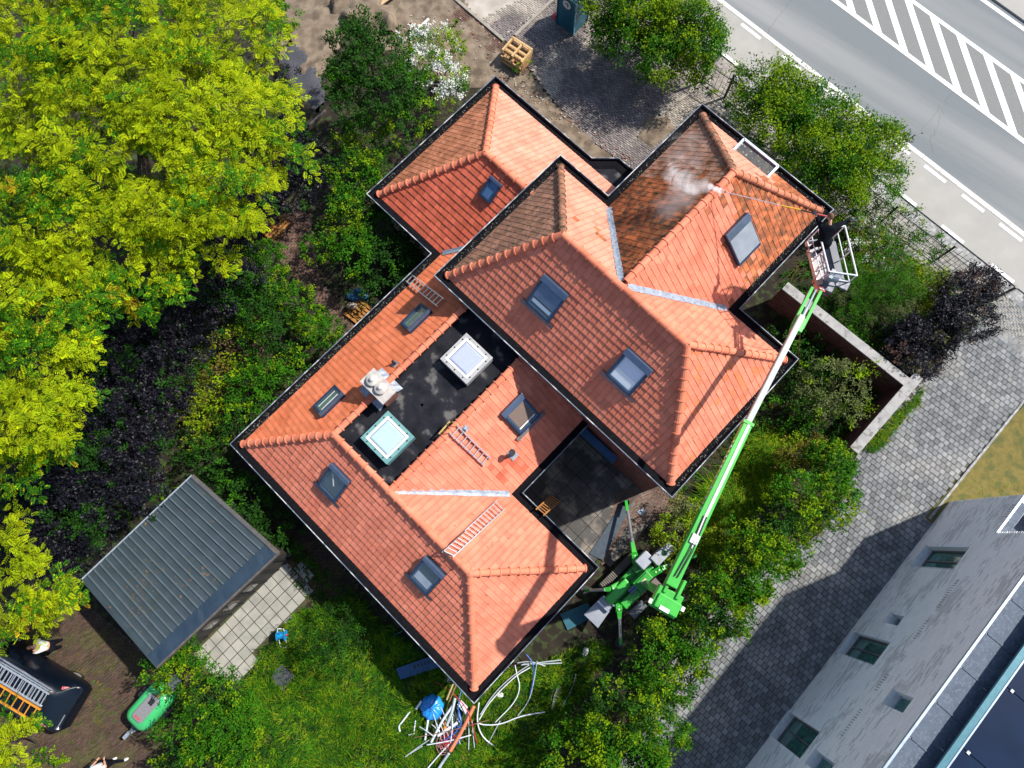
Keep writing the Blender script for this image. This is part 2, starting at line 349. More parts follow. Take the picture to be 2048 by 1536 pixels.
# grate in the cycle path edge
g = thing('drain_grate', 'dark slotted drain grate beside the pavement near the black gate', 'drain', P(1492, 140, .04)); ga = math.atan2(rd[1], rd[0])
GRm = np.array([[math.cos(ga), -math.sin(ga), 0], [math.sin(ga), math.cos(ga), 0], [0, 0, 1]])
obj('frame', MB().box(P(1492, 140, .07), (.95, .42, .05), GRm), GREYC, g)
for i in range(9): obj('slot', MB().box(P(1492, 140, .10)+GRm @ np.array([-.38+i*.095, 0, 0]), (.04, .32, .02), GRm), BLACK, g)

# grey block drive on the right
dr = thing('block_paved_drive', 'grey concrete block paving of the neighbouring drive', 'paving', P(1750, 900)); dr['kind'] = 'structure'
DRV = [(2120, 545), (1955, 640), (1850, 755), (1715, 905), (1650, 1060), (1400, 1220), (1180, 1640), (1000, 1960), (1200, 1960), (1440, 1640), (1600, 1420), (1880, 1035), (1860, 1020), (2048, 800), (2250, 560)]
obj('joint_bed', MB().prism(W(DRV), -.05, .012), MORT, dr)
LD = P(1490, 1536)[:2]-P(1855, 1060)[:2]; la = math.atan2(LD[1], LD[0])
pavers(dr, 'paver', W(DRV), la+math.pi/2, .235, .235, .009, .04, .05, SETT, single=300, singlemat=SETTO)
t = obj('edge_kerb', MB().beam(P(1858, 1037, .05), P(2120, 712, .05), .1, .1), GREYC); tag(t, 'narrow grey edging between the drive and the yellowed lawn', 'edging')
her = thing('herringbone_paving', 'pale herringbone block paving beside the purple shrub', 'paving', P(2020, 610)); her['kind'] = 'structure'
HP = [(1975, 560), (2070, 655), (2230, 560), (2150, 470), (2048, 560), (2010, 515)]
pavers(her, 'paver', [p for p in (P(1935, 580)[:2], P(2075, 720)[:2], road(B(2100, 700)[0]+1, B(2100, 700)[1]), road(B(2100, 700)[0]+1, -3.02), road(B(1985, 545)[0], -3.02))], ga, .2, .1, .01, .05, .065, PALEP, bond='herring')

# brick driveway at the top
dw = thing('brick_driveway', 'purple brown clinker driveway behind the house', 'paving', P(1200, 200)); dw['kind'] = 'structure'
DW = [(1005, 75), (1110, 5), (1125, -60), (1420, -40), (1490, 110), (1405, 250), (1350, 260), (1280, 345), (1250, 330), (1190, 290), (1110, 205), (1060, 140)]
obj('joint_bed', MB().prism(W(DW), -.05, .012), MORT, dw)
pavers(dw, 'paver', W(DW), math.radians(-38), .205, .1, .01, .05, .05, BRKD)
d2 = thing('brick_forecourt', 'brick paving strewn with pale cement beyond the curb', 'paving', P(1000, 20)); d2['kind'] = 'structure'
D2 = [(905, -5), (1000, 78), (1110, 0), (1110, -90), (880, -90)]
obj('joint_bed', MB().prism(W(D2), -.05, .014), mat('cement_dust', (.42, .38, .33), (.3, .26, .22), rough=.95, scale=1.2), d2)
pavers(d2, 'paver', W([(960, 40), (1000, 78), (1110, 0), (1110, -40), (1040, 0)]), math.radians(-38), .205, .1, .01, .05, .045, BRKD)
pavers(d2, 'paver', W([(850, 0), (1000, 118), (1020, 100), (885, -20)]), math.radians(-38), .205, .1, .01, .05, .055, BRKR)
for nm, lab, a, b in (('curb', 'long pale curb running towards the pallet stack', (900, -10), (1008, 82)), ('curb', 'grey curb between the two brick areas by the blue cabin', (1108, -2), (1030, 72)), ('curb', 'short white curb near the black railing gate', (1320, 230), (1400, 170))):
    t = obj(nm, MB().beam(P(*a, .06), P(*b, .06), .15, .16), mat('old_curb', (.3, .27, .23), (.22, .2, .17), rough=.95, scale=4)); tag(t, lab, 'curb')
rough_sheet('sandy_ground', [(640, -40), (905, -40), (1000, 90), (1060, 140), (1110, 205), (1250, 330), (1290, 330), (1190, 400), (960, 180), (860, 150), (700, 60), (630, 180), (560, 110), (575, -40)], .0, .12, SANDM, seed=3)
rough_sheet('sand_heap', [(650, 10), (720, -20), (800, 20), (790, 70), (700, 60)], .02, .75, SANDM, .2, seed=4)
rough_sheet('sandy_mound', [(1290, 235), (1340, 235), (1350, 262), (1300, 300), (1275, 275)], .04, .14, SANDM, .1, seed=6)
rough_sheet('gravel_patch', [(580, 80), (625, 110), (650, 190), (640, 225), (590, 190), (560, 120)], .01, .2, mat('blue_grey_gravel', (.07, .072, .085), (.04, .042, .05), rough=.95, scale=20, bump=1., bscale=60), .2, seed=5)

# brown brick yard with the van
yd = thing('brick_yard', 'mossy brown clinker yard around the van', 'paving', P(240, 1380)); yd['kind'] = 'structure'
YD = [(60, 1180), (140, 1180), (330, 1340), (400, 1330), (430, 1380), (330, 1600), (-80, 1600), (-80, 1250)]
obj('joint_bed', MB().prism(W(YD), -.05, .012), MORT, yd)
pavers(yd, 'paver', W(YD), math.radians(40), .21, .105, .012, .05, .045, BRKB)
# path by the north-west corner of the house
pt = thing('garden_path', 'narrow brick garden path running under the hedge beside the house', 'paving', P(650, 600)); pt['kind'] = 'structure'
PT = [(520, 440), (560, 400), (620, 430), (640, 560), (720, 660), (760, 700), (700, 720), (560, 520)]
obj('joint_bed', MB().prism(W(PT), -.05, .012), MORT, pt)
pavers(pt, 'paver', W(PT), math.radians(42), .21, .105, .012, .05, .045, BRKR)
pt2 = thing('garden_path', 'brown brick path against the lower house wall near the slab terrace', 'paving', P(620, 1130)); pt2['kind'] = 'structure'
pavers(pt2, 'paver', W([(560, 1060), (640, 1060), (720, 1180), (640, 1230), (560, 1130)]), math.radians(42), .21, .105, .012, .05, .045, BRKB)
pt3 = thing('brick_apron', 'small red brick apron at the house corner below the boom', 'paving', P(1290, 1010)); pt3['kind'] = 'structure'
AP = [(1235, 985), (1310, 965), (1385, 1000), (1330, 1030), (1250, 1060), (1205, 1130), (1215, 1060)]
obj('joint_bed', MB().prism(W(AP), -.05, .012), MORT, pt3)
pavers(pt3, 'paver', W(AP), math.radians(25), .21, .105, .012, .05, .045, BRKR)
# courtyard slabs
ct = thing('courtyard_slabs', 'large dark slabs of the enclosed courtyard', 'paving', hv(.8, 3, 0)); ct['kind'] = 'structure'
n = 0
for i in range(9):
    for j in range(10):
        u, v = -1.55+i*.62, 1.1+j*.62
        if v > 5.0 or u > 3.4 or (u > 2.6 and v < 1.2): continue
        obj('slab', MB().box(hv(u+.3, v+.3, .012+.002*((i*3+j) % 3)), (.6, .6, .05), HR), SLABD, ct)
# pale slabs by the shed
st = thing('slab_terrace', 'pale square concrete slabs laid beside the shed', 'paving', P(520, 1240)); st['kind'] = 'structure'
SP = W([(570, 1112), (632, 1160), (600, 1215), (590, 1235), (545, 1280), (520, 1300), (485, 1350), (425, 1368), (395, 1330), (405, 1290)])
R = np.array([UU[:2], VV[:2]]); q = np.array(SP) @ R.T; me = None
for i in range(40):
    for j in range(40):
        u = q[:, 0].min()+i*.44; v = q[:, 1].min()+j*.44
        if u > q[:, 0].max() or v > q[:, 1].max(): continue
        c = UU[:2]*u+VV[:2]*v
        if not inpoly(np.array([c[0]]), np.array([c[1]]), SP)[0]: continue
        if me is None:
            b = MB().box((0, 0, 0), (.405, .405, .05)); me = bpy.data.meshes.new('slab'); me.from_pydata(b.v, [], b.f); me.materials.append(SLABW)
        o = bpy.data.objects.new('slab', me); COL.objects.link(o); o.parent = st
        o.location = Vector(np.array([c[0], c[1], .02+rng.normal(0, .004)])-ori(st)); o.rotation_euler = (rng.normal(0, .008), rng.normal(0, .008), HA)
sheet('slab_joint_soil', [(570, 1110), (640, 1166), (606, 1220), (595, 1240), (550, 1285), (490, 1356), (430, 1372), (390, 1330), (400, 1290)], .012, mat('mossy_joint', (.03, .045, .012), (.06, .05, .02), rough=.95, scale=6))
sheet('lawn', [(560, 1240), (700, 1200), (860, 1330), (1060, 1340), (1190, 1280), (1230, 1300), (1150, 1400), (1090, 1480), (1060, 1620), (1040, 1960), (300, 1960), (420, 1620), (520, 1300)], .006, LAWNM)
sheet('garden_soil', [(1340, 1000), (1560, 760), (1560, 560), (1680, 430), (1990, 610), (1840, 760), (1700, 905), (1500, 900)], .008, mat('garden_bed', (.015, .02, .006), (.028, .02, .01), rough=.95, scale=3))
sheet('verge', [(1715, 905), (1850, 755), (1960, 640), (1985, 600), (1970, 585), (1800, 720), (1690, 880)], .03, mat('dry_verge', (.17, .14, .06), (.1, .1, .03), rough=.95, scale=5))
sheet('dry_lawn', [(1862, 1046), (1848, 1035), (2060, 795), (2400, 700), (2400, 1010), (1920, 1010)], .052, mat('yellowed_lawn', (.16, .125, .03), (.115, .095, .02), rough=.95, scale=5, c3=(.08, .085, .02), s3=2, bump=1., bscale=50))
sheet('planting_strip', [(1405, 160), (1480, 215), (1800, 470), (2000, 610), (1960, 640), (1650, 430), (1400, 215)], .01, mat('leaf_litter', (.09, .055, .035), (.05, .03, .02), rough=.95, scale=4))
# ------------------------------------------------------------------ the house
house = thing('brick_house', 'L shaped brick house with coral clay tile hip roofs and black box gutters', 'house', hv(-4, 4, 0))
TW, TG = .235, .27
prof = np.array([(0, -.012), (.004, .018), (.04, .018), (.052, .005), (TW-.006, .005), (TW-.003, -.012)])
TV = np.array([(x, y, z+(.026 if y < .1 else -.002)) for y in (0, TG*1.06) for x, z in prof])
TV[[0, 5], 2] = -.02
TF = [(0, 1, 7, 6), (1, 2, 8, 7), (2, 3, 9, 8), (3, 4, 10, 9), (4, 5, 11, 10), (5, 4, 3, 2, 1, 0)]
tile_me = bpy.data.meshes.new('roof_tile'); tile_me.from_pydata(TV.tolist(), [], TF); tile_me.materials.append(T_CLEANO)
cand = []                                              # whole tiles that may become single objects
def roof_face(part, n, E, zE, m, poly, mats, pick=None, parent=None, single=False):
    import bmesh
    parent = parent or house
    n = np.array(n, float); e = np.array([n[1], -n[0]]); k = math.sqrt(1+m*m); poly = [np.array(p, float) for p in poly]
    ar = sum(poly[i][0]*poly[(i+1) % len(poly)][1]-poly[(i+1) % len(poly)][0]*poly[i][1] for i in range(len(poly)))
    if ar < 0: poly = poly[::-1]
    A = [p@e for p in poly]; Bc = [((p@n)-E)*k for p in poly]
    R = np.array([[*e, 0], [n[0]/k, n[1]/k, m/k], [-n[0]*m/k, -n[1]*m/k, 1/k]])       # rows: tile axes in uvz
    O = np.array([*(n*E), zE])
    whole = []; partial = []
    for j in range(int(max(Bc)/TG)+2):
        for i in range(int(min(A)/TW)-1, int(max(A)/TW)+2):
            a, b = i*TW, j*TG-.03
            cs = [O+R[0]*(a+x)+R[1]*(b+y) for x, y in ((0, 0), (TW, 0), (TW, TG), (0, TG))]
            px = np.array([c[0] for c in cs]); py = np.array([c[1] for c in cs]); ins = inpoly(px, py, poly)
            if j == 0: ins[:2] = ins[2:]
            c0 = O+R[0]*a+R[1]*b
            if ins.all(): whole.append(c0)
            else:
                # any overlap
                g = np.array([O+R[0]*(a+x)+R[1]*(b+y) for x in (0.02, TW*.33, TW*.66, TW-.02) for y in (.04, .1, .18, .26)])
                if inpoly(g[:, 0], g[:, 1], poly).any() or ins.any(): partial.append(c0)
    def mi(c): return pick(c) if pick else 0
    V = []; F = []; MI = []; T = []
    if single: cand.extend((c, R) for c in whole); keep = []
    else: keep = whole
    for c in keep:
        s = len(V); V += (c+(TV+[0, 0, rng.normal(0, .0025)]) @ R).tolist(); F += [tuple(x+s for x in f) for f in TF]
        t = rng.random(); T += [t]*6; MI += [mi(c)]*6
    if partial:
        bm = bmesh.new(); lt = bm.faces.layers.float.new('t'); lm = bm.faces.layers.int.new('m')
        for c in partial:
            vs = [bm.verts.new(x) for x in (c+TV @ R)]; t = rng.random(); mm = mi(c)
            for f in TF: fc = bm.faces.new([vs[x] for x in f]); fc[lt] = t; fc[lm] = mm
        for i in range(len(poly)):
            p, q = poly[i], poly[(i+1) % len(poly)]; d = q-p; no = np.array([d[1], -d[0]])/np.linalg.norm(d)
            if abs(no@n+1) < 1e-3: continue                       # eave side stays
            bmesh.ops.bisect_plane(bm, geom=bm.verts[:]+bm.edges[:]+bm.faces[:], plane_co=(*p, 0), plane_no=(*no, 0), clear_outer=True)
        bm.verts.index_update(); s = len(V); V += [list(v.co) for v in bm.verts]
        for f in bm.faces: F.append(tuple(v.index+s for v in f.verts)); MI.append(f[lm]); T.append(f[lt])
        bm.free()
    deck = MB(); deck.add([hv(p[0], p[1], zE+m*(p@n-E)-.035) for p in poly], [tuple(range(len(poly)))])
    ro = obj(part, deck, BLACK, parent)
    if V:
        V = np.array(V); V = V[:, :1]*UU+V[:, 1:2]*VV+V[:, 2:]*UP
        mb = MB(); mb.v = V.tolist(); mb.f = F; mb.m = MI; mb.t = T
        stuff(obj('roof_tiles', mb, mats, ro))
    return ro
Z5, ZR = 5.9, 8.95; mm = 3.05/3.15
mSW = roof_face('main_roof_slope', (0, 1), 5.0, Z5, mm, [(-8.95, 5), (2.35, 5), (-.51, 8.15), (-6.08, 8.15)], [T_CLEAN], single=True)
roof_face('main_roof_slope', (0, -1), -11.3, Z5, mm, [(-8.95, 11.3), (-6.4, 11.3), (-3.42, 8.15), (-6.08, 8.15)], [T_PALE, T_DIRTY], pick=lambda c: int(c[0] < -6.2+rng.normal(0, .8) and rng.random() < .06))
roof_face('main_roof_slope', (0, -1), -11.3, Z5, mm, [(-.45, 11.3), (2.35, 11.3), (-.51, 8.15), (-3.42, 8.15)], [T_CLEAN])
roof_face('main_roof_slope', (1, 0), -8.95, Z5, 3.05/2.87, [(-8.95, 5), (-6.08, 8.15), (-8.95, 11.3)], [T_MOSS])
roof_face('main_roof_slope', (-1, 0), -2.35, Z5, 3.05/2.86, [(2.35, 5), (2.35, 11.3), (-.51, 8.15)], [T_CLEAN, T_ORANGE, T_DIRTY], pick=lambda c: int(rng.choice(3, p=[.86, .12, .02])))
m2 = 3.05/2.98
roof_face('rear_roof_slope', (1, 0), -6.4, Z5, m2, [(-6.4, 16.85), (-6.4, 11.3), (-3.42, 8.15), (-3.42, 13.9)], [T_WET, T_MOSS], pick=lambda c: int(c[1] > 13.6+rng.normal(0, .5)))
def stain(c):
    v = c[1]; u = c[0]; s = (v-12.6)*.9+(u+2.2)*.35+rng.normal(0, .5)
    return 1 if s > .3 else 0
roof_face('rear_roof_slope', (-1, 0), .45, Z5, m2, [(-.45, 16.85), (-.45, 11.3), (-3.42, 8.15), (-3.42, 13.9)], [T_CLEAN, T_DIRTY], pick=stain)
roof_face('rear_roof_slope', (0, -1), -16.85, Z5, 3.05/2.95, [(-6.4, 16.85), (-.45, 16.85), (-3.42, 13.9)], [T_PALE, T_DIRTY], pick=lambda c: int(c[0] > -2.6+rng.normal(0, .3)))
ZL = 3.2
roof_face('west_roof_slope', (0, 1), 6.1, ZL, .7, [(-14.75, 6.1), (-10.75, 6.1), (-8.7, 8.15), (-8.7, 9.75), (-11.6, 9.75)], [T_RED])
roof_face('west_roof_slope', (0, -1), -13.4, ZL, .7, [(-14.75, 13.4), (-11.6, 9.75), (-6.3, 9.75), (-6.3, 13.4)], [T_PALE])
roof_face('west_roof_slope', (1, 0), -14.75, ZL, .81, [(-14.75, 6.1), (-14.75, 13.4), (-11.6, 9.75)], [T_WEATH])
roof_face('garden_roof_slope', (1, 0), -10.75, ZL, .7, [(-10.75, -5.2), (-7.75, -2.2), (-7.75, 9.1), (-10.75, 6.1)], [T_ORANGE])
roof_face('garden_roof_slope', (0, 1), -5.2, ZL, .7, [(-10.75, -5.2), (2.4, -5.2), (-.6, -2.2), (-7.75, -2.2)], [T_CLEAN])
roof_face('garden_roof_slope', (-1, 0), -2.4, ZL, .7, [(2.4, -5.2), (2.4, .85), (-.6, -2.2)], [T_CLEAN])
roof_face('garden_roof_slope', (0, -1), -.85, ZL, .7, [(2.4, .85), (-1.65, .85), (-4.7, -2.2), (-.6, -2.2)], [T_CLEAN])
roof_face('garden_roof_slope', (-1, 0), 1.65, ZL, .7, [(-1.65, .85), (-1.65, 6), (-4.75, 6), (-4.75, -2.25)], [T_CLEAN, T_RED], pick=lambda c: int((abs(c[0]+2.3) < .6 and abs(c[1]-1.6) < .8) and rng.random() < .4))
# single tiles: the ones nearest to the camera
cand.sort(key=lambda c: np.linalg.norm(hv(*c[0])-np.array([0, 0, CAMH])))
rest = MB()
for i, (c, R) in enumerate(cand):
    if i < 300:
        o = bpy.data.objects.new('roof_tile', tile_me); COL.objects.link(o); o.parent = mSW
        ax = np.array([hv(*r) for r in R]).T; place(o, hv(*(c+R[2]*rng.normal(0, .0025))), ax, mSW)
    else:
        v = c+TV @ R; rest.add(v[:, :1]*UU+v[:, 1:2]*VV+v[:, 2:]*UP, TF, 0, rng.random())
stuff(obj('roof_tiles', rest, T_CLEAN, mSW))
# ridge and hip tiles, each one
RT = MB(); Lr = .40; ring = lambda y, r, dz=0: [(r*math.cos(a), y, r*.8*math.sin(a)+dz) for a in [math.radians(-28+i*236/8) for i in range(9)]]
RT.loft([ring(0, .165), ring(.05, .165), ring(.052, .132), ring(Lr+.02, .115)], closed=False, cap=False)
RT.add(ring(0, .165), [tuple(range(9))[::-1]])
def ridge_mesh(m):
    me = bpy.data.meshes.new('ridge_tile'); me.from_pydata(RT.v, [], RT.f); me.materials.append(m); return me
T_RIDGE = mat('ridge_clay', (.66, .22, .13), (.58, .17, .095), objtint=.12, **tile_c)
T_RIDGEM = mat('ridge_clay_mossy', (.34, .15, .09), (.22, .11, .07), objtint=.2, c3=(.1, .08, .05), s3=6, **tile_c)
T_RIDGED = mat('ridge_clay_stained', (.52, .2, .12), (.36, .13, .07), objtint=.2, **tile_c)
RM = {0: ridge_mesh(T_RIDGE), 1: ridge_mesh(T_RIDGEM), 2: ridge_mesh(T_RIDGED)}
def ridge(a, b, k=0, lift=.03):
    """tiles from the low or far end a to b"""
    a, b = hv(*a)+UP*lift, hv(*b)+UP*lift; d = b-a; L = np.linalg.norm(d); d /= L; x = np.cross(d, UP); x /= np.linalg.norm(x); z = np.cross(x, d)
    n = max(1, round(L/Lr)); st = L/n
    for i in range(n):
        o = bpy.data.objects.new('ridge_tile', RM[k]); COL.objects.link(o); o.parent = house
        place(o, a+d*st*i+rng.normal(0, .004, 3), np.array([x, d, z]).T, house)
def cap(u, v, z): obj('ridge_cap', MB().sphere(hv(u, v, z), (.17, .17, .13), 12, 6).sphere(hv(u, v, z+.12), .05, 8, 5), T_RIDGE, house, smooth=True)
A1, A2 = (-6.08, 8.15, ZR), (-.51, 8.15, ZR)
ridge(A2, A1); ridge((-8.95, 5, Z5), A1); ridge((-8.95, 11.3, Z5), A1, 1); ridge((2.35, 5, Z5), A2); ridge((2.35, 11.3, Z5), A2)
A3 = (-3.42, 13.9, ZR); ridge(A3, (-3.42, 8.4, ZR)); ridge((-6.4, 16.85, Z5), A3, 1); ridge((-.45, 16.85, Z5), A3, 2)
A4 = (-11.6, 9.75, 5.755); ridge((-14.75, 6.1, ZL), A4); ridge((-14.75, 13.4, ZL), A4); ridge((-9.0, 9.75, 5.755), A4); cap(*A4)
A5, A6, A7 = (-7.75, -2.2, 5.3), (-4.75, -2.2, 5.3), (-.6, -2.2, 5.3)
ridge((-10.75, -5.2, ZL), A5); ridge((-7.75, 5.0, 5.3), A5); ridge(A6, A5); ridge((-4.75, 5.0, 5.3), A6); ridge(A7, A6); ridge((2.4, -5.2, ZL), A7); ridge((2.4, .85, ZL), A7)
cap(*A5); cap(*A6); cap(*A7)
# valleys: crumpled lead
def valley(a, b, w_=.11):
    a, b = hv(*a), hv(*b); n = 16; d = (b-a)/n; x = np.cross(d, UP); x /= np.linalg.norm(x); v = []; f = []
    for i in range(n+1):
        c = a+d*i+UP*.115; o = (i % 2)*.018
        v += [c-x*(w_+o), c+UP*(-.03+o*.5), c+x*(w_+rng.uniform(-.015, .015))]
        if i < n: f += [(3*i, 3*i+3, 3*i+4, 3*i+1), (3*i+1, 3*i+4, 3*i+5, 3*i+2)]
    obj('valley_flashing', MB().add(v, f), LEAD, house)
valley((-3.55, 8.3, ZR-.12), (-6.4, 11.3, Z5)); valley((-3.25, 8.3, ZR-.12), (-.45, 11.3, Z5)); valley((-4.6, -2.05, 5.2), (-1.65, .85, ZL)); valley((-10.75, 6.1, ZL), (-8.8, 8.05, ZL+1.37), .09)
# flat roof between the garden slopes
obj('flat_roof', MB().prism([hv(*p)[:2] for p in ((-7.68, -2.1), (-4.82, -2.1), (-4.82, 5.05), (-7.68, 5.05))], 4.7, 5.02), RUBBER, house)
fm = MB()
for u0, v0, u1, v1 in ((-6.9, -1.4, -5.9, .3), (-5.9, .9, -5.2, 2.3), (-7.3, .6, -6.2, 1.0), (-6.4, 3.3, -5.9, 3.9), (-7.2, -.2, -6.6, .9)):
    nn = 12; cx, cy = (u0+u1)/2, (v0+v1)/2
    fm.prism([hv(cx+(u1-u0)/2*math.cos(t*2*math.pi/nn)*rng.uniform(.7, 1.1), cy+(v1-v0)/2*math.sin(t*2*math.pi/nn)*rng.uniform(.7, 1.1))[:2] for t in range(nn)], 5.0, 5.028+.002*u0)
obj('roof_patch', fm, mat('dusty_membrane', (.10, .1, .1), (.035, .035, .04), rough=.7, scale=2.2, c3=(.26, .25, .24), s3=5, p3=(.55, .7), bump=.6, bscale=9), house)
obj('roof_outlet', MB().prism([hv(*p)[:2] for p in ((-5.7, -.35), (-5.3, -.35), (-5.3, 0), (-5.7, 0))], 5.0, 5.036), mat('hole_black', (.002, .002, .002), rough=1), house)
for a, b in (((-7.6, .9), (-4.9, .85)), ((-7.6, 2.9), (-4.9, 2.95)), ((-6.3, -2), (-6.2, 5)), ((-7.6, -1.1), (-4.9, -1.05))):
    obj('membrane_seam', MB().beam(hv(*a, 5.022), hv(*b, 5.022), .1, .014), RUBBER, house)
# gutters
def sweep(path, prof, closed, pick=None):
    """profile points (inward offset, z) swept with mitred corners along an outline walked with the house on its left"""
    n = len(path); path = [np.array(p, float) for p in path]; rings = []
    for i in range(n):
        p = path[i]; d0 = p-path[i-1] if (closed or i > 0) else path[1]-p; d1 = path[(i+1) % n]-p if (closed or i < n-1) else d0
        d0 = d0/np.linalg.norm(d0); d1 = d1/np.linalg.norm(d1); n0 = np.array([-d0[1], d0[0]]); n1 = np.array([-d1[1], d1[0]])
        b = (n0+n1)/(1+n0@n1); rings.append([hv(*(p+b*o), z) for o, z in prof])
    if closed: rings.append(rings[0])
    return MB().loft(rings, cap=not closed)
def gutter(path, z, closed, inner=.36, gm=GUT):
    obj('gutter', sweep(path, [(.03, z-.02), (.03, z-.32), (.5, z-.32), (.5, z-.15), (inner, z-.11), (.075, z-.11), (.075, z-.02)], closed), gm, house)
    obj('gutter_edge', sweep(path, [(-.002, z-.1), (.024, z-.1), (.024, z-.012), (.026, z-.012), (.026, z+.006), (-.002, z+.006)], closed), mat('gutter_rim', (.16, .2, .26), (.07, .09, .13), rough=.5, scale=1.5, c3=(.5, .53, .56), s3=2.2, p3=(.5, .62)), house)
gutter([(-9.3, 4.65), (2.7, 4.65), (2.7, 11.65), (-.1, 11.65), (-.1, 17.2), (-6.75, 17.2), (-6.75, 11.65), (-9.3, 11.65)], 6.0, True)
lowg = [(-6.75, 14.55), (-8.35, 14.55), (-9.2, 13.75), (-15.1, 13.75), (-15.1, 5.75), (-11.1, 5.75), (-11.1, -5.55), (2.75, -5.55), (2.75, 1.25), (-1.3, 1.25), (-1.3, 5.0)]
gutter(lowg, 3.3, False)
obj('bay_roof', MB().prism([hv(*p)[:2] for p in ((-6.8, 13.3), (-9.1, 13.3), (-9.1, 13.75), (-8.35, 14.45), (-6.8, 14.45))], 2.9, 3.16), RUBBER, house)
db = MB()
for (a, b, z, n_, cl_) in (((-.4, 12.3), (-.4, 17.0), 5.9, 260, .09), ((2.55, 5.0), (2.55, 11.4), 5.9, 170, .08), ((-9.12, 5.0), (-9.12, 11.4), 5.9, 160, .08), ((-6.58, 12), (-6.58, 16.9), 5.9, 90, .09), ((-10.93, -5.3), (-10.93, 5.6), 3.2, 380, .09), ((-14.95, 6), (-14.95, 13.6), 3.2, 120, .08), ((-6.3, 17.02), (-.4, 17.02), 5.9, 50, .08)):
    for _ in range(n_):
        t = rng.random()**1.0; c_ = hv(a[0]+(b[0]-a[0])*t+rng.normal(0, cl_), a[1]+(b[1]-a[1])*t+rng.normal(0, cl_ if a[1] == b[1] else .1), z+.005); g_s = rng.uniform(.012, .045); aa = rng.uniform(0, 3)
        db.box(c_, (g_s*1.7, g_s, g_s*.6), np.array([[math.cos(aa), -math.sin(aa), 0], [math.sin(aa), math.cos(aa), 0], [0, 0, 1]]), int(rng.random() < .55), taper=.6)
stuff(obj('gutter_debris', db, [mat('grey_moss', (.13, .13, .11), (.07, .075, .055)), mat('dark_muck', (.03, .03, .022), (.05, .05, .035))], house))
BRW = mat('red_brown_brick', (.16, .055, .04), (.11, .04, .03), rough=.85, scale=3)
# walls: brick courses with recessed joints, only on faces that can be seen
BR1 = mat('red_brick', (.19, .065, .05), (.13, .045, .035), rough=.85, scale=4, tint=.3)
JNT = mat('brick_joint', (.26, .22, .19), (.2, .17, .15), rough=.95, scale=8)
def brick_wall(root, p, q, z0, z1, t=.02, L=.21, H=.062, m=BR1, cut=None, g=.01, single=0, part='bricks', mats1=None):
    """bricks standing 6 mm proud of the plane through p-q; the outside lies to the right of p->q"""
    p, q = np.array(p[:2], float), np.array(q[:2], float); d = q-p; Ln = np.linalg.norm(d); d /= Ln; no = np.array([d[1], -d[0]])
    rows = int((z1-z0)/H); c = []
    for r in range(rows):
        x = -L/2 if r % 2 else 0.
        while x < Ln:
            a, b = max(x, 0), min(x+L, Ln)
            if b-a > .03: c.append((a, b-g, z0+r*H, z0+(r+1)*H-g))
            x += L
    c = np.array(c)
    if cut is not None:
        k = ~cut((c[:, 0]+c[:, 1])/2, (c[:, 2]+c[:, 3])/2); c = c[k]
    N = len(c); o = t+rng.normal(0, .002, N); a, b, lo, hi = c.T
    def pt(s, off, z): return np.stack([p[0]+d[0]*s+no[0]*off, p[1]+d[1]*s+no[1]*off, z], -1)
    A, Bq, Cq, D = pt(a, o, lo), pt(b, o, lo), pt(b, o, hi), pt(a, o, hi); A0, B0, C0, D0 = pt(a, 0*o, lo), pt(b, 0*o, lo), pt(b, 0*o, hi), pt(a, 0*o, hi)
    V = np.stack([np.stack(x, 1) for x in ((A, Bq, Cq, D), (A0, B0, Bq, A), (B0, C0, Cq, Bq), (C0, D0, D, Cq), (D0, A0, A, D))], 1)
    tt = rng.random(N)**1.0
    return c, V[:, [0, 3, 4]], tt
def build_bricks(root, V, tt, m, name='bricks'):
    return stuff(big(name, V.reshape(-1, 4, 3), 4, m, root, tint=np.repeat(tt, 3)))
uw = MB().prism([hv(*p)[:2] for p in ((-8.88, 5.07), (2.28, 5.07), (2.28, 11.23), (-.52, 11.23), (-.52, 16.78), (-6.33, 16.78), (-6.33, 11.23), (-8.88, 11.23))], 0, 5.7)
wl = obj('upper_walls', uw, JNT, house)
lw = MB().prism([hv(*p)[:2] for p in ((-14.68, 6.17), (-10.68, 6.17), (-10.68, -5.13), (2.33, -5.13), (2.33, .83), (-1.72, .83), (-1.72, 5.0), (-1.72, 10), (-6.4, 10), (-6.4, 14.1), (-8.2, 14.1), (-8.9, 13.33), (-14.68, 13.33))], 0, 3.0)
wl2 = obj('lower_walls', lw, JNT, house)
parts = []
for a, b, z0, z1 in (((-1.72, 5.07), (2.28, 5.07), 0, 5.68), ((2.28, 5.07), (2.28, 11.2), 0, 5.68), ((-10.68, -5.13), (2.33, -5.13), 0, 2.98), ((2.33, -5.13), (2.33, .83), 0, 2.98), ((-.52, 11.23), (-.52, 16.7), 0, 5.6), ((-14.68, 13.33), (-14.68, 6.17), 0, 2.98)):
    c, V, tt = brick_wall(house, hv(*a), hv(*b), z0, z1); parts.append((V, tt))
build_bricks(wl, np.concatenate([p[0] for p in parts]), np.concatenate([p[1] for p in parts]), BR1)
# dark sliding window and awning under the main eave, seen from the courtyard
aw = obj('window', MB().box(hv(-.7, 4.98, 1.15), (1.7, .1, 2.2), HR), BLUEG, wl); obj('glass', MB().box(hv(-.7, 4.915, 1.15), (1.5, .04, 2.0), HR), GLASSD, wl)
obj('awning_box', MB().box(hv(-.6, 4.8, 2.5), (2.1, .3, .22), HR), mat('blue_metal', (.02, .07, .16), (.03, .1, .2), rough=.4, scale=3), house)
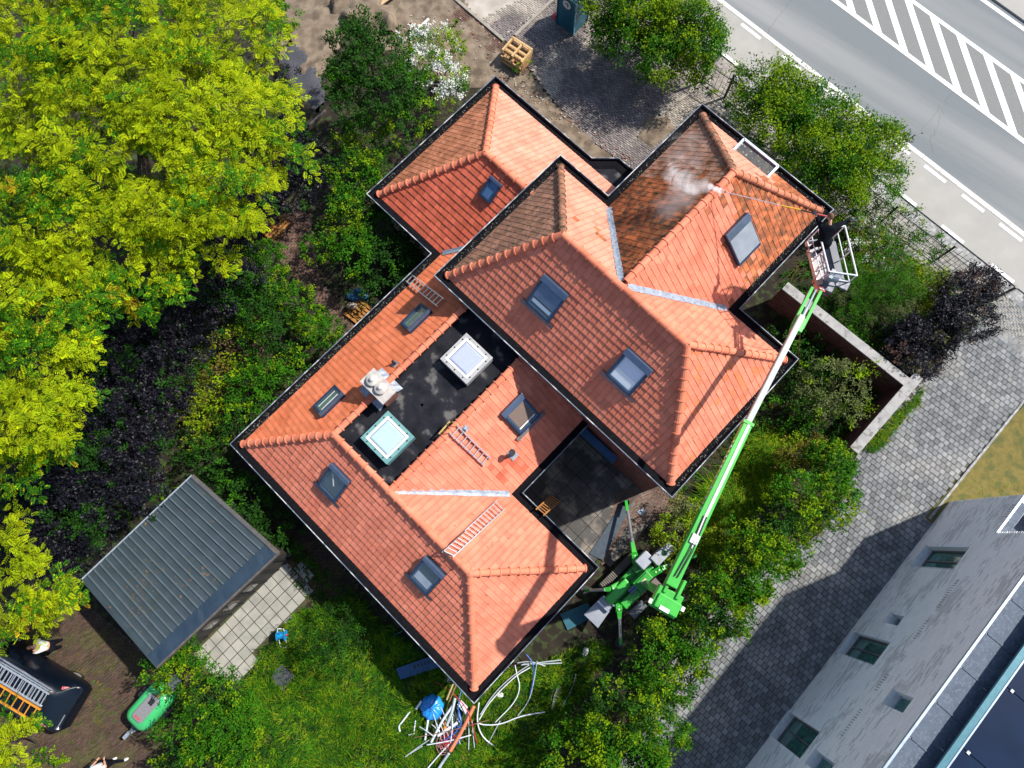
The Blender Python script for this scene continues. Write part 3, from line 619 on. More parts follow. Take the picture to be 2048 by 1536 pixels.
# ---- roof windows
def plane_hit(px, py, n, E, zE, m):
    o = np.array([0, 0, CAMH]); r = P(px, py, 0)-o; nn = UU*(-n[0]*m)+VV*(-n[1]*m)+UP; p0 = hv(n[0]*E, n[1]*E, zE)
    return o+r*((nn@(p0-o))/(nn@r))
def pf(n, m):                                        # world axes of a roof plane: along eave, up slope, normal
    k = math.sqrt(1+m*m); e = UU*n[1]-VV*n[0]; s = (UU*n[0]+VV*n[1]+UP*m)/k; return e, s, np.cross(e, s)
PL = {'mSW': ((0, 1), 5.0, Z5, mm), 'nSE': ((-1, 0), .45, Z5, m2), 'wSW': ((0, 1), -5.2, ZL, .7), 'wSE': ((-1, 0), 1.65, ZL, .7), 'wNW': ((1, 0), -10.75, ZL, .7), 'xSW': ((0, 1), 6.1, ZL, .7), 'wNE': ((0, -1), -.85, ZL, .7)}
BLIND = mat('blind_slats', (.10, .15, .24), (.13, .18, .28), rough=.4, metal=.4, scale=3)
BLINDG = mat('shutter_slats', (.36, .4, .46), (.3, .34, .4), rough=.4, metal=.4, scale=3)
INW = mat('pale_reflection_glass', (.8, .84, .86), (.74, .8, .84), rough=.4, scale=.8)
BROWNP = mat('brown_pleated_blind', (.12, .085, .07), (.17, .12, .10), rough=.7, scale=25)
def roof_window(px, py, plane, w_, h_, kind, label, hood=.2, k=1.0):
    n, E_, zE, m = PL[plane]; c = plane_hit(px, py, n, E_, zE+.09, m); e, s, nn = pf(n, m); R = np.array([e, s, nn]).T
    L = lambda x, y, z=0: c+e*x+s*y+nn*z
    fr = MB(); t = .09
    for x, y, a, b in ((-w_/2+t/2, 0, t, h_), (w_/2-t/2, 0, t, h_), (0, -h_/2+t/2, w_-2*t, t), (0, h_/2-t/2, w_-2*t, t)): fr.box(L(x, y, .03), (a, b, .19), R)
    o = obj('roof_window', fr, BLUEG, house, bevel=.008); o['label'] = label
    ins = MB()
    for x, y, a, b in ((-w_/2+t+.02, 0, .04, h_-2*t), (w_/2-t-.02, 0, .04, h_-2*t), (0, -h_/2+t+.02, w_-2*t-.08, .04), (0, h_/2-t-.02, w_-2*t-.08, .04)): ins.box(L(x, y, .075), (a, b, .05), R)
    obj('sash', ins, BLUEL, o)
    obj('hood', MB().box(L(0, h_/2-hood/2+.02, .115), (w_+.03, hood, .10), R), BLUEL, o, bevel=.015)
    gw, gh = w_-2*t-.06, h_-2*t-.06
    if kind == 'half':                                 # roller shutter half down
        for i in range(13): obj('shutter_slat', MB().box(L(0, h_/2-hood-.03-i*.046, .10), (w_-.16, .04, .02), R), BLIND, o)
        obj('glass', MB().box(L(0, 0, .05), (gw, gh, .02), R), GLASSD, o)
        obj('pane_reflection', MB().box(L(0, -h_*.28, .0655), (gw*.96, gh*.13, .004), R).box(L(0, -h_*.11, .0655), (gw*.96, gh*.13, .004), R), INW, o)  # bright reflection drawn as two pale bands on the glass
    elif kind == 'shutter':
        N = int((h_-hood-.1)/.05)
        for i in range(N): obj('shutter_slat', MB().box(L(0, h_/2-hood-.03-i*.05, .13), (w_-.08, .043, .025), R), BLINDG, o)
        obj('glass', MB().box(L(0, 0, .05), (gw, gh, .02), R), GLASSD, o)
    elif kind == 'white':
        obj('glass', MB().box(L(0, 0, .05), (gw, gh, .02), R), mat('lilac_reflection_glass', (.6, .64, .76), (.56, .61, .74), rough=.3, coat=.5, scale=1), o)  # lilac sky reflection held in the glass colour
        obj('blind', MB().box(L(0, -gh*.29, .066), (gw*.97, gh*.36, .004), R), INW, o)  # white lower part of the same painted sky reflection
    elif kind == 'brown':
        obj('glass', MB().box(L(0, 0, .05), (gw, gh, .02), R), GLASSD, o)
        obj('blind', MB().box(L(0, .04, .066), (gw*.92, gh*.8, .006), R), BROWNP, o)
        obj('sill', MB().box(L(0, -gh*.42, .07), (gw*.94, .07, .01), R), KERB, o)
    elif kind == 'lower':
        obj('glass', MB().box(L(0, 0, .05), (gw, gh, .02), R), GLASSD, o)
        obj('blind', MB().box(L(0, -gh*.27, .066), (gw*.95, gh*.36, .004), R), mat('grey_blind', (.3, .36, .42), (.25, .3, .36), rough=.2, scale=3), o)
    elif kind == 'blue':
        obj('glass', MB().box(L(0, 0, .05), (gw, gh, .02), R), mat('blue_blind_glass', (.05, .12, .26), (.07, .16, .32), rough=.15, coat=.5, scale=2), o)
    else:
        obj('glass', MB().box(L(0, 0, .05), (gw, gh, .02), R), GLASSD if kind == 'dark' else GLASSG, o)
        if kind == 'dark': obj('reflected_line', MB().beam(L(-gw*.3, gh*.3, .068), L(gw*.1, -gh*.1, .068), .05, .006, nn), KERB, o)  # on the dark pane, a pale bar painted as a reflected line
        else: obj('inner_sill', MB().box(L(0, gh*.22, .066), (gw*.9, .09, .006), R).box(L(0, -gh*.3, .066), (gw*.9, .05, .006), R), KERB if kind == 'green' else LEADF, o)
    a = MB(); N = 10; rows = []
    for i in range(N+1):
        x = -w_/2-.22+(w_+.44)*i/N; rows.append([L(x, -h_/2+.0, .03+.0), L(x, -h_/2-.10-.02*(i % 2), .0-.01*(i % 2)), L(x, -h_/2-.20, -.03)])
    a.loft(rows, cap=False, closed=False)
    if kind != 'shutter' and h_ > 1: obj('apron_flashing', a, LEADF, o)
    return o
roof_window(1095, 597, 'mSW', 1.14, 1.34, 'half', 'roof window with its blue roller shutter half closed', .26)
roof_window(1259, 744, 'mSW', 1.14, 1.34, 'white', 'roof window with a pale lilac sky reflection in its glass', .26)
roof_window(1483, 479, 'nSE', 1.2, 1.5, 'shutter', 'roof window fully covered by a grey roller shutter', .32)
roof_window(1040, 828, 'wSE', 1.1, 1.25, 'brown', 'roof window with a brown pleated blind', .26)
roof_window(669, 965, 'wSW', 1.0, 1.25, 'dark', 'roof window with dark glass reflecting white lines', .2)
roof_window(855, 1150, 'wSW', 1.0, 1.25, 'lower', 'roof window with its blind half drawn', .2)
roof_window(833, 637, 'wNW', 1.2, .82, 'grey', 'low wide roof window beside the short ladder', .16)
roof_window(659, 803, 'wNW', 1.2, .82, 'green', 'low wide roof window with green glass', .16)
roof_window(982, 380, 'xSW', .62, .9, 'blue', 'small roof window with a bright blue blind', .12)
# ---- skylight domes
def dome(px, py, s, z, fm, gm, lab):
    c = P(px, py, z); sk = thing('skylight', lab, 'skylight', c); sk.parent = house; sk.location = Vector(c-ori(house)); del sk['category']
    obj('upstand', MB().box(c-UP*.2, (s-.02, s-.02, .4), HR, taper=.98), fm, sk)
    fr = MB()
    for x, y, a, b in ((-s/2+.07, 0, .14, s), (s/2-.07, 0, .14, s), (0, -s/2+.07, s-.28, .14), (0, s/2-.07, s-.28, .14)): fr.box(c+HR @ np.array([x, y, .02]), (a, b, .05), HR)
    obj('frame', fr, fm, sk, bevel=.01)
    wf = MB(); s2 = s-.28
    for x, y, a, b in ((-s2/2+.05, 0, .10, s2), (s2/2-.05, 0, .10, s2), (0, -s2/2+.05, s2-.2, .10), (0, s2/2-.05, s2-.2, .10)): wf.box(c+HR @ np.array([x, y, .035]), (a, b, .05), HR)
    obj('dome_rim', wf, WHITE, sk)
    g = s2-.18; rings = []
    for k in range(6):
        f = 1-k/5*.9; zz = .045+.03*min(k, 1); rings.append([c+HR @ np.array([g/2*f*x, g/2*f*y, zz]) for x, y in ((-1, -1), (1, -1), (1, 1), (-1, 1))])
    obj('dome', MB().loft(rings), gm, sk, smooth=False, bevel=.05)
    for k in range(3):
        for sx, sy in ((-1, 0), (1, 0), (0, -1), (0, 1)):
            t = (k-1)*s*.3; x = sx*(s/2-.09) if sx else t; y = sy*(s/2-.09) if sy else t
            obj('screw', MB().box(c+HR @ np.array([x, y, .055]), (.045, .045, .03), HR), BLACK, sk)
dome(775, 875, 1.42, 5.45, mat('teal_frame', (.10, .24, .24), (.16, .32, .31), rough=.4, scale=3), DOME, 'square skylight dome with a teal frame')
dome(933, 717, 1.42, 5.45, mat('pale_frame', (.36, .36, .36), (.3, .3, .31), rough=.5, scale=3), DOMEL, 'square skylight dome with a pale frame and lilac glazing')
# ---- chimney
c = P(756, 772, 6.0); ch = bpy.data.objects.new('chimney', None); COL.objects.link(ch); ch.parent = house; ch.location = Vector(c-UP*1.6-ori(house))
obj('stack', MB().box(c-UP*.75, (1.1, .6, 1.3), HR), BR1, ch)
for r in range(9):
    for k in range(5): obj('brick', MB().box(c+HR @ np.array([-.44+k*.22, -.305, -.2-r*.07]), (.2, .03, .058), HR), BR1, ch)
for r in range(9):
    for k in range(3): obj('brick', MB().box(c+HR @ np.array([.555, -.2+k*.2, -.2-r*.07]), (.03, .19, .058), HR), BR1, ch)
obj('cap_slab', MB().box(c-UP*.06, (1.25, .72, .12), HR), mat('lime_slab', (.46, .43, .40), (.34, .31, .29), rough=.9, scale=5, bump=.5), ch, bevel=.015)
for x in (-.28, .16):
    q = c+HR @ np.array([x, .0, 0]); mb = MB()
    for z, r in ((0, .19), (.09, .19), (.1, .15), (.2, .14)): pass
    mb.loft([[q+np.array([r*math.cos(a), r*math.sin(a), z]) for a in np.linspace(0, 2*math.pi, 17)[:-1]] for z, r in ((0, .2), (.08, .2), (.09, .24), (.14, .22), (.2, .1), (.26, .08), (.3, .03))])
    obj('chimney_cowl', mb, mat('pale_stoneware', (.48, .45, .41), (.38, .35, .32), rough=.7, scale=5), ch, smooth=False)
fl = MB()
for sgn in (1, -1):
    nn = 9; ring1 = [c+HR @ np.array([-.62+.14*i, sgn*.36, -.62-.03*(i % 2)]) for i in range(nn)]; ring2 = [p+HR @ np.array([rng.normal(0, .02), sgn*.24, -.16*1+.05*(i % 2)*1]) for i, p in enumerate(ring1)]
    fl.loft([ring1, ring2], cap=False, closed=False)
obj('lead_flashing', fl, LEAD, ch)
# flue pipe and small vents
def on(plane, px, py, h=.05):
    n, E_, zE, m = PL[plane]; return plane_hit(px, py, n, E_, zE+h, m), pf(n, m)
c, (e, s, nn) = on('wSE', 1025, 909); R = np.array([e, s, nn]).T
fo = bpy.data.objects.new('flue', None); COL.objects.link(fo); fo.parent = house; fo.location = Vector(c-ori(house))
obj('flashing_plate', MB().box(c, (.32, .42, .03), R), LEAD, fo); obj('pipe', MB().tube([c, c+UP*.62], .075, 12), BLUEG, fo); obj('pipe_cap', MB().tube([c+UP*.6, c+UP*.72], .125, 16), BLACK, fo)
for nm, plane, px, py in (('roof_vent', 'wNW', 790, 728), ('roof_vent', 'wSE', 930, 857)):
    c, (e, s, nn) = on(plane, px, py); R = np.array([e, s, nn]).T
    v = obj(nm, MB().box(c, (.24, .2, .05), R), LEAD, house); obj('vent_pipe', MB().tube([c, c+nn*.2], .045, 8).box(c+nn*.06, (.1, .16, .08), R), BLACK if px < 800 else ZINC, v)
# glazed box on the rear eave
def q3(u, v, z): return hv(u, v, z)
gb = bpy.data.objects.new('eave_glazing', None); COL.objects.link(gb); gb.parent = house; gb.location = Vector(hv(-3, 16.5, 6)-ori(house))
g0 = P(1488, 279, 6.85); g1 = P(1560, 329, 6.85); g2 = P(1525, 368, 6.85); g3 = P(1453, 311, 6.85)
g1 = g0+UU*((g1-g0)@UU); g3 = g0+VV*((g3-g0)@VV); g2 = g1+(g3-g0)
fr = MB()
for a, b in ((g0, g1), (g1, g2), (g3, g0)): fr.beam(a, b, .09, .12)
obj('frame', fr, ZINC, gb); cc = (g0+g1+g2+g3)/4
obj('pane', MB().prism([p[:2] for p in (g0, g1, g2, g3)], 6.72, 6.82), mat('dirty_glass', (.09, .085, .07), (.05, .055, .06), rough=.2, scale=4, c3=(.35, .34, .3), s3=14, p3=(.64, .68)), gb)
obj('side_panel', MB().prism([p[:2] for p in (g0, g1, g2, g3)], 5.85, 6.72), GREYC, gb)
# ------------------------------------------------------------------ pale brick building on the right
nb = thing('apartment_building', 'pale grey brick building with deep white sills and a flat roof with dark panels', 'building', P(1800, 1150))
A0 = P(1899, 1003)[:2]; Bq = P(1490, 1536)[:2]; wd = (Bq-P(1855, 1060)[:2]); wd /= np.linalg.norm(wd); A0 = P(1855, 1060)[:2]-wd*np.dot(P(1855, 1060)[:2]-A0, wd); wn = np.array([wd[1], -wd[0]])
def wall_hit(px, py):
    o = np.array([0, 0, CAMH]); r = P(px, py)-o; t = ((A0-o[:2])@wn)/(r[:2]@wn); h = o+r*t; return float((h[:2]-A0)@wd), float(h[2])
def wp(s, z, off=0.): return np.array([*(A0+wd*s+wn*off), z])
WL = 22.0; s_hi = wall_hit(1993, 1066)[0]; z_lo = wall_hit(1993, 1066)[1]; z_hi = wall_hit(1786, 1511)[1]
wins = []
for q in (((1857, 1093), (1940, 1096), (1905, 1138), (1822, 1134)), ((1713, 1265), (1783, 1283), (1745, 1331), (1672, 1305)), ((1580, 1424), (1640, 1463), (1605, 1511), (1542, 1472)),
          ((1785, 1228), (1810, 1232), (1794, 1250), (1771, 1246)), ((1788, 1382), (1827, 1396), (1806, 1426), (1768, 1409))):
    h = [wall_hit(*p) for p in q]; wins.append([min(h[0][0], h[1][0]), max(h[2][0], h[3][0]), (h[0][1]+h[3][1])/2, (h[1][1]+h[2][1])/2])
h = [wall_hit(*p) for p in ((1632, 1508), (1668, 1526), (1655, 1552), (1612, 1528))]; wins.append([min(h[0][0], h[1][0]), max(h[2][0], h[3][0]), (h[0][1]+h[3][1])/2, (h[1][1]+h[2][1])/2])
zz_s = sorted({0., s_hi, WL, *[x for w_ in wins for x in w_[:2]]}); zz_z = sorted({0., z_lo, z_hi, *[x for w_ in wins for x in w_[2:]]})
body = MB(); bk = mat('white_mortar', (.84, .82, .79), (.8, .78, .75), rough=.9, scale=4)
for i in range(len(zz_s)-1):
    for j in range(len(zz_z)-1):
        a, b, c0, c1 = zz_s[i], zz_s[i+1], zz_z[j], zz_z[j+1]; ms, mz = (a+b)/2, (c0+c1)/2
        if any(w_[0] < ms < w_[1] and w_[2] < mz < w_[3] for w_ in wins) or (ms < s_hi and mz > z_lo): continue
        vs = [wp(a, c0), wp(b, c0), wp(b, c1), wp(a, c1), wp(a, c0, -.35), wp(b, c0, -.35), wp(b, c1, -.35), wp(a, c1, -.35)]
        body.add(vs, [(0, 1, 2, 3), (7, 6, 5, 4), (4, 5, 1, 0), (5, 6, 2, 1), (6, 7, 3, 2), (7, 4, 0, 3)])
fw = obj('facade', body, bk, nb)
def wcut(s, z):
    k = (s < s_hi) & (z > z_lo-.03)
    for w_ in wins: k |= (s > w_[0]-.05) & (s < w_[1]+.05) & (z > w_[2]-.03) & (z < w_[3]+.03)
    return k
c, V, tt = brick_wall(nb, A0, A0+wd*WL, 0.02, z_hi-.05, t=.012, L=.3, H=.062, g=.007, cut=wcut)
sm, zm = (c[:, 0]+c[:, 1])/2, (c[:, 2]+c[:, 3])/2
cl = np.sin(sm*1.7+np.sin(zm*2.1)*1.5)+np.sin(zm*3.3+sm*.8)+rng.normal(0, 1.0, len(sm)); tt = np.where(cl > 1.1, rng.uniform(0, .4, len(sm)), rng.uniform(.8, 1., len(sm)))
PB = mat('pale_brick', (.84, .82, .79), (.8, .78, .75), rough=.85, scale=3, tint=.22)
idx = np.argsort(np.abs(zm-5)+np.abs(sm-6)*.6); bs = idx[:300]; keep = np.ones(len(sm), bool)
build_bricks(fw, V[keep], tt[keep], PB)
hb = MB()
zc = wall_hit(1979, 1078)[1]
for s in np.arange(.5, WL-1, .11):
    if (math.sin(s*3.1)+math.sin(s*1.3+1)) > .2: hb.add([wp(s, zc-.12, .016), wp(s+.035, zc-.12, .016), wp(s+.035, zc+.08, .016), wp(s, zc+.08, .016)], [(0, 1, 2, 3)], 0, rng.random())
stuff(obj('soldier_course_bricks', hb, mat('grey_header', (.3, .29, .3), (.36, .35, .36), tint=.3), fw))
CURT = mat('green_curtain_glass', (.03, .2, .15), (.012, .09, .07), rough=.08, spec=.8, coat=.7, scale=2.5)
for i, w_ in enumerate(wins):
    sa, sb, za, zb = w_; D = .27
    wo_ = bpy.data.objects.new('window', None); COL.objects.link(wo_); wo_.parent = nb; wo_.location = Vector(wp((sa+sb)/2, za)-ori(nb))
    obj('sill', MB().beam(wp(sa-.02, za+.0, -.10), wp(sb+.02, za+.0, -.10), .36, .05), WHITE, wo_)
    fr = MB(); t = .06
    for p, q in ((wp(sa, za+t, -D), wp(sb, za+t, -D)), (wp(sa, zb-t/2, -D), wp(sb, zb-t/2, -D)), (wp(sa+t/2, za, -D), wp(sa+t/2, zb, -D)), (wp(sb-t/2, za, -D), wp(sb-t/2, zb, -D))): fr.beam(p, q, t, t, up=(*wn, 0))
    if sb-sa > 1: fr.beam(wp((sa+sb)/2, za, -D), wp((sa+sb)/2, zb, -D), .05, .05, up=(*wn, 0))
    obj('frame', fr, LEADF if sb-sa > 1 else ZINC, wo_)
    obj('pane', MB().add([wp(sa, za, -D-.02), wp(sb, za, -D-.02), wp(sb, zb, -D-.02), wp(sa, zb, -D-.02)], [(0, 1, 2, 3)]), CURT, wo_)
ROOFB = mat('blue_grey_roofing', (.075, .10, .14), (.055, .075, .11), rough=.75, scale=3, c3=(.10, .125, .165), s3=12, bump=.2)
for i in range(16):
    a = s_hi+.02+i*1.36; obj('roof_sheet', MB().loft([[wp(a, z_hi+.012, -.05), wp(a+1.34, z_hi+.012, -.05)], [wp(a, z_hi+.012, -8), wp(a+1.34, z_hi+.012, -8)]], cap=False, closed=False).beam(wp(a+1.33, z_hi+.02, -.12), wp(a+1.33, z_hi+.02, -8), .06, .03), ROOFB, nb)
obj('roof_slab', MB().loft([[wp(s_hi, z_hi-.4, -.36), wp(WL, z_hi-.4, -.36), wp(WL, z_hi-.4, -12), wp(s_hi, z_hi-.4, -12)], [wp(s_hi, z_hi-.08, -.36), wp(WL, z_hi-.08, -.36), wp(WL, z_hi-.08, -12), wp(s_hi, z_hi-.08, -12)]]), ROOFB, nb)
obj('coping', MB().beam(wp(s_hi, z_hi, -.0), wp(WL, z_hi, -.0), .08, .08), ZINC, nb)
obj('parapet_cap', MB().beam(wp(-.02, z_lo+.02, -.0), wp(s_hi, z_lo+.02, -.0), .08, .06), ZINC, nb)
obj('parapet_top', MB().beam(wp(0, z_lo-.03, -.2), wp(s_hi, z_lo+.0, -.2), .28, .05), ROOFB, nb)
obj('side_wall', MB().loft([[wp(0, 0, -.35), wp(0, 0, -12), wp(.3, 0, -12), wp(.3, 0, -.35)], [wp(0, z_lo, -.35), wp(0, z_lo, -12), wp(.3, z_lo, -12), wp(.3, z_lo, -.35)]]), bk, nb)
obj('terrace_floor', MB().loft([[wp(.3, 3.4, -.36), wp(s_hi, 3.4, -.36), wp(s_hi, 3.4, -12), wp(.3, 3.4, -12)], [wp(.3, 3.9, -.36), wp(s_hi, 3.9, -.36), wp(s_hi, 3.9, -12), wp(.3, 3.9, -12)]]), ROOFB, nb)
obj('end_wall', MB().loft([[wp(s_hi+.003, 3.9, -.36), wp(s_hi+.35, 3.9, -.36), wp(s_hi+.35, 3.9, -12), wp(s_hi+.003, 3.9, -12)], [wp(s_hi+.003, z_hi-.1, -.36), wp(s_hi+.35, z_hi-.1, -.36), wp(s_hi+.35, z_hi-.1, -12), wp(s_hi+.003, z_hi-.1, -12)]]), ROOFB, nb)
zp = z_hi+.5; pa = P(2048, 1297, zp)[:2]; pb = P(1884, 1511, zp)[:2]; off1 = float(((pa+pb)/2-A0)@wn)
so_ = thing('solar_array', 'row of dark navy panels in a pale frame on the flat roof', 'solar panels', wp(12, z_hi, off1-1))
obj('support_rail', MB().beam(wp(s_hi+.6, zp-.3, off1-.6), wp(WL, zp-.3, off1-.6), .5, .5), BLACK, so_)
obj('front_rail', MB().beam(wp(s_hi+.5, zp, off1-.1), wp(WL, zp, off1-.1), .22, .08), mat('pale_cyan_rail', (.06, .17, .21), (.08, .2, .24), rough=.4, metal=.3), so_)
obj('rail_lip', MB().beam(wp(s_hi+.5, zp+.02, off1-.22), wp(WL, zp+.02, off1-.22), .05, .08), ZINC, so_)
NAVY = mat('navy_solar_glass', (.002, .010, .032), (.003, .014, .042), rough=.35, spec=.2, scale=1)
for i in range(8):
    a = s_hi+.55+i*2.3; p_ = obj('panel', MB().loft([[wp(a, zp-.03, off1-.25), wp(a+2.27, zp-.03, off1-.25), wp(a+2.27, zp-.03, off1-2.0), wp(a, zp-.03, off1-2.0)], [wp(a, zp+.0, off1-.25), wp(a+2.27, zp+.0, off1-.25), wp(a+2.27, zp+.0, off1-2.0), wp(a, zp+.0, off1-2.0)]]), NAVY, so_)
    for o_ in (.45, 1.8): obj('clamp', MB().box(wp(a+2.285, zp+.02, off1-o_), (.09, .09, .05), HR), WHITE, p_)
obj('back_rail', MB().beam(wp(s_hi+.5, zp, off1-2.06), wp(WL, zp, off1-2.06), .07, .08), ALU, so_)
# ------------------------------------------------------------------ garden wall
COPE = mat('concrete_coping', (.33, .32, .31), (.25, .245, .24), rough=.9, scale=3, c3=(.16, .15, .13), s3=5, p3=(.58, .66), bump=.3)
gw = thing('garden_wall', 'dark brick garden wall with grey concrete coping forming a corner beside the drive', 'wall', P(1740, 780))
zt = 2.05; w1a, w1b = P(1570, 571, zt), P(1820, 769, zt); w2a, w2b = P(1838, 751, zt), P(1708, 901, zt)
for a, b in ((w1a, w1b), (w2a, w2b)):
    d = (b-a)[:2]; Ln = np.linalg.norm(d); d /= Ln; no = np.array([d[1], -d[0]]); ang = math.atan2(d[1], d[0])
    inner = obj('masonry', MB().beam([*a[:2], (zt-.06)/2], [*b[:2], (zt-.06)/2], .28, zt-.06), JNT, gw)
    pp = []
    for sg in (1, -1):
        p, q = (a[:2]+no*.14*sg, b[:2]+no*.14*sg)
        if sg == -1: p, q = q, p
        c, V, tt = brick_wall(gw, p, q, 0, zt-.07); pp.append((V, tt))
    build_bricks(inner, np.concatenate([x[0] for x in pp]), np.concatenate([x[1] for x in pp]), BR1)
    nn = int(Ln/1.0)
    for i in range(nn): obj('coping_stone', MB().beam([*(a[:2]+d*(Ln*i/nn+.004)), zt-.02], [*(a[:2]+d*(Ln*(i+1)/nn-.004)), zt-.02+.002*(i % 2)], .42, .07), COPE, gw)
# ------------------------------------------------------------------ railings
IRON = mat('black_iron', (.015, .015, .017), (.03, .03, .03), rough=.5)
def railing(lab, p, q, posts, group, h=1.7, step=.24, mid=True):
    p, q = P(*p), P(*q); d = q-p; L = np.linalg.norm(d); d /= L; t = thing('iron_railing', lab, 'railing', p, group)
    for zr in (.2, h-.35): obj('rail', MB().beam(p+UP*zr, q+UP*zr, .03, .04), IRON, t)
    n = int(L/step)
    for i in range(n+1):
        c = p+d*L*i/n; obj('bar', MB().tube([c+UP*.05, c+UP*(h-.08), c+UP*h], [.011, .011, .003], 5), IRON, t)
    for k in posts:
        c = p+d*L*k; obj('post', MB().box(c+UP*h*.5, (.09, .09, h), GRm).box(c+UP*(h+.03), (.13, .13, .05), GRm), IRON, t)
    return t
rg = 'black iron railings along the pavement'
railing('black iron gate and railing beside the drain grate', (1393, 158), (1500, 232), (0.1, .52), rg)
railing('black iron railing overgrown by the garden shrubs near the man lift basket', (1720, 418), (1868, 522), (.27, 1.), rg)
railing('black iron railing ending at the purple shrub', (1872, 525), (1985, 603), (.97,), rg)
# ------------------------------------------------------------------ shed
SH = [P(385, 952, 2.75), P(165, 1160, 2.75), P(315, 1335, 2.6), P(558, 1107, 2.6)]
sd = thing('garden_shed', 'dark grey shed with a standing seam metal roof and black timber front', 'shed', (SH[0]+SH[2])/2*[1, 1, 0])
SHM = mat('anthracite_sheet', (.04, .06, .072), (.03, .046, .056), rough=.5, metal=.2, scale=2, c3=(.17, .10, .05), s3=3.2, p3=(.68, .71), bump=.15)
SHF = mat('slate_blue_membrane', (.015, .03, .05), (.02, .038, .06), rough=.45, scale=2, bump=.5, bscale=4)
e0 = SH[1]-SH[0]; f0 = SH[2]-SH[3]; N = 19
for i in range(N):
    a, b = i/N+.0015, (i+1)/N-.0015
    t0, t1 = SH[0]+e0*a, SH[0]+e0*b; u0, u1 = SH[3]+f0*a, SH[3]+f0*b; u0 = t0+(u0-t0)*.87; u1 = t1+(u1-t1)*.87
    pn = obj('roof_panel', MB().add([t0, t1, u1, u0, t0-UP*.04, t1-UP*.04, u1-UP*.04, u0-UP*.04], [(0, 1, 2, 3), (7, 6, 5, 4), (4, 5, 1, 0), (5, 6, 2, 1), (6, 7, 3, 2), (7, 4, 0, 3)]), SHM, sd)
    obj('seam', MB().beam(t0+UP*.035, u0+UP*.035, .045, .085, w2=.055), mat('seam_metal', (.075, .10, .115), (.06, .08, .09), rough=.5, scale=3), pn)
s_up = lambda k, f: SH[0]+e0*k+((SH[3]+f0*k)-(SH[0]+e0*k))*f
ff = MB(); nn = 24; rr = [[], [], []]
for i in range(nn+1):
    k = i/nn; rr[0].append(s_up(k, .865)+UP*.012); rr[1].append(s_up(k, .93)+UP*(.03+rng.normal(0, .012))); rr[2].append(s_up(k, 1.0)+UP*.035)
ff.loft(rr, cap=False, closed=False); obj('front_flashing', ff, SHF, sd)
TIMB = mat('weathered_grey_timber', (.10, .085, .075), (.06, .05, .045), rough=.9, scale=6)
obj('fascia', MB().beam(SH[3]-UP*.03, SH[2]-UP*.03, .07, .2), TIMB, sd)
obj('side_capping', MB().beam(SH[0]+UP*.03, SH[3]+UP*.03, .16, .07), TIMB, sd)
obj('rear_gutter', MB().beam(SH[0]-UP*.03+(SH[0]-SH[3])*.01, SH[1]-UP*.03+(SH[1]-SH[2])*.01, .05, .06), ZINC, sd)
obj('left_capping', MB().beam(SH[1]+UP*.02, SH[2]+UP*.02, .05, .05), SHM, sd)
ins = lambda p, q, k: p+(q-p)*k
q4 = [ins(SH[i], (SH[0]+SH[2])/2, .04)[:2] for i in range(4)]
obj('walls', MB().prism(q4, 0, 2.5), mat('black_stained_boarding', (.018, .017, .016), (.03, .027, .024), rough=.8, scale=4), sd)
f1, f2 = np.array([*q4[3], 0]), np.array([*q4[2], 0]); fd = f2-f1; fn = np.cross(fd, UP); fn /= np.linalg.norm(fn)
if fn@(f1-ori(sd)) < 0: fn = -fn
for i in range(9):
    a = f1+fd*(i+.5)/9; obj('board', MB().beam(a+fn*.02+UP*.05, a+fn*.02+UP*2.4, .03, .1, up=fn), BLACK, sd)
for k in (.32, .5, .68):
    a = f1+fd*k+fn*.04; obj('window', MB().box(a+UP*1.35, (.5, .05, .7), np.array([fd/np.linalg.norm(fd), fn, UP]).T), TIMB, sd); obj('glass', MB().box(a+fn*.03+UP*1.35, (.4, .02, .6), np.array([fd/np.linalg.norm(fd), fn, UP]).T), GLASSD, sd)
# ------------------------------------------------------------------ ladders
def ladder(name, lab, ends, rungs, m, z_off=.03, wr=.035, group=None, extra=None):
    """ends: two points of one rail and two of the other"""
    a0, a1, b0, b1 = [np.array(x, float) for x in ends]; t = thing(name, lab, 'ladder', (a0+a1+b0+b1)/4, group)
    nn = np.cross(a1-a0, b0-a0); nn /= np.linalg.norm(nn); nn = nn if nn[2] > 0 else -nn
    obj('rail', MB().beam(a0, a1, wr, .07, nn), m, t); obj('rail', MB().beam(b0, b1, wr, .07, nn), m, t)
    for i in range(rungs):
        k = (i+.5)/rungs; obj('rung', MB().beam(a0+(a1-a0)*k, b0+(b1-b0)*k, .035, .03, nn), m, t)
    return t
def rp(plane, px, py, h=.16):
    n, E_, zE, m = PL[plane]; return plane_hit(px, py, n, E_, zE+h, m)
ladder('roof_ladder', 'short aluminium ladder lying beside the low wide roof window near the gutter', [rp('wNW', 822, 549), rp('wNW', 889, 599), rp('wNW', 810, 561), rp('wNW', 875, 613)], 10, ALU)
l2 = ladder('roof_ladder', 'aluminium ladder hooked over the ridge beside the flue pipe', [rp('wSE', 914, 851), rp('wSE', 981, 916), rp('wSE', 899, 866), rp('wSE', 969, 931)], 8, ALU)
obj('ridge_hook', MB().tube([rp('wSE', 915, 853), rp('wSE', 905, 843, .4), P(893, 850, 5.5)], .02, 6).tube([rp('wSE', 899, 866), rp('wSE', 893, 860, .4), P(881, 866, 5.5)], .02, 6).beam(P(900, 843, 5.5), P(878, 868, 5.5), .06, .06), mat('ochre_wood', (.45, .3, .1)), l2)
l3 = ladder('roof_ladder', 'long aluminium ladder lying on the pinkest slope with dark hooks at its lower end', [rp('wNE', 994, 1001), rp('wNE', 884, 1105), rp('wNE', 1010, 1017), rp('wNE', 905, 1115)], 17, ALU)
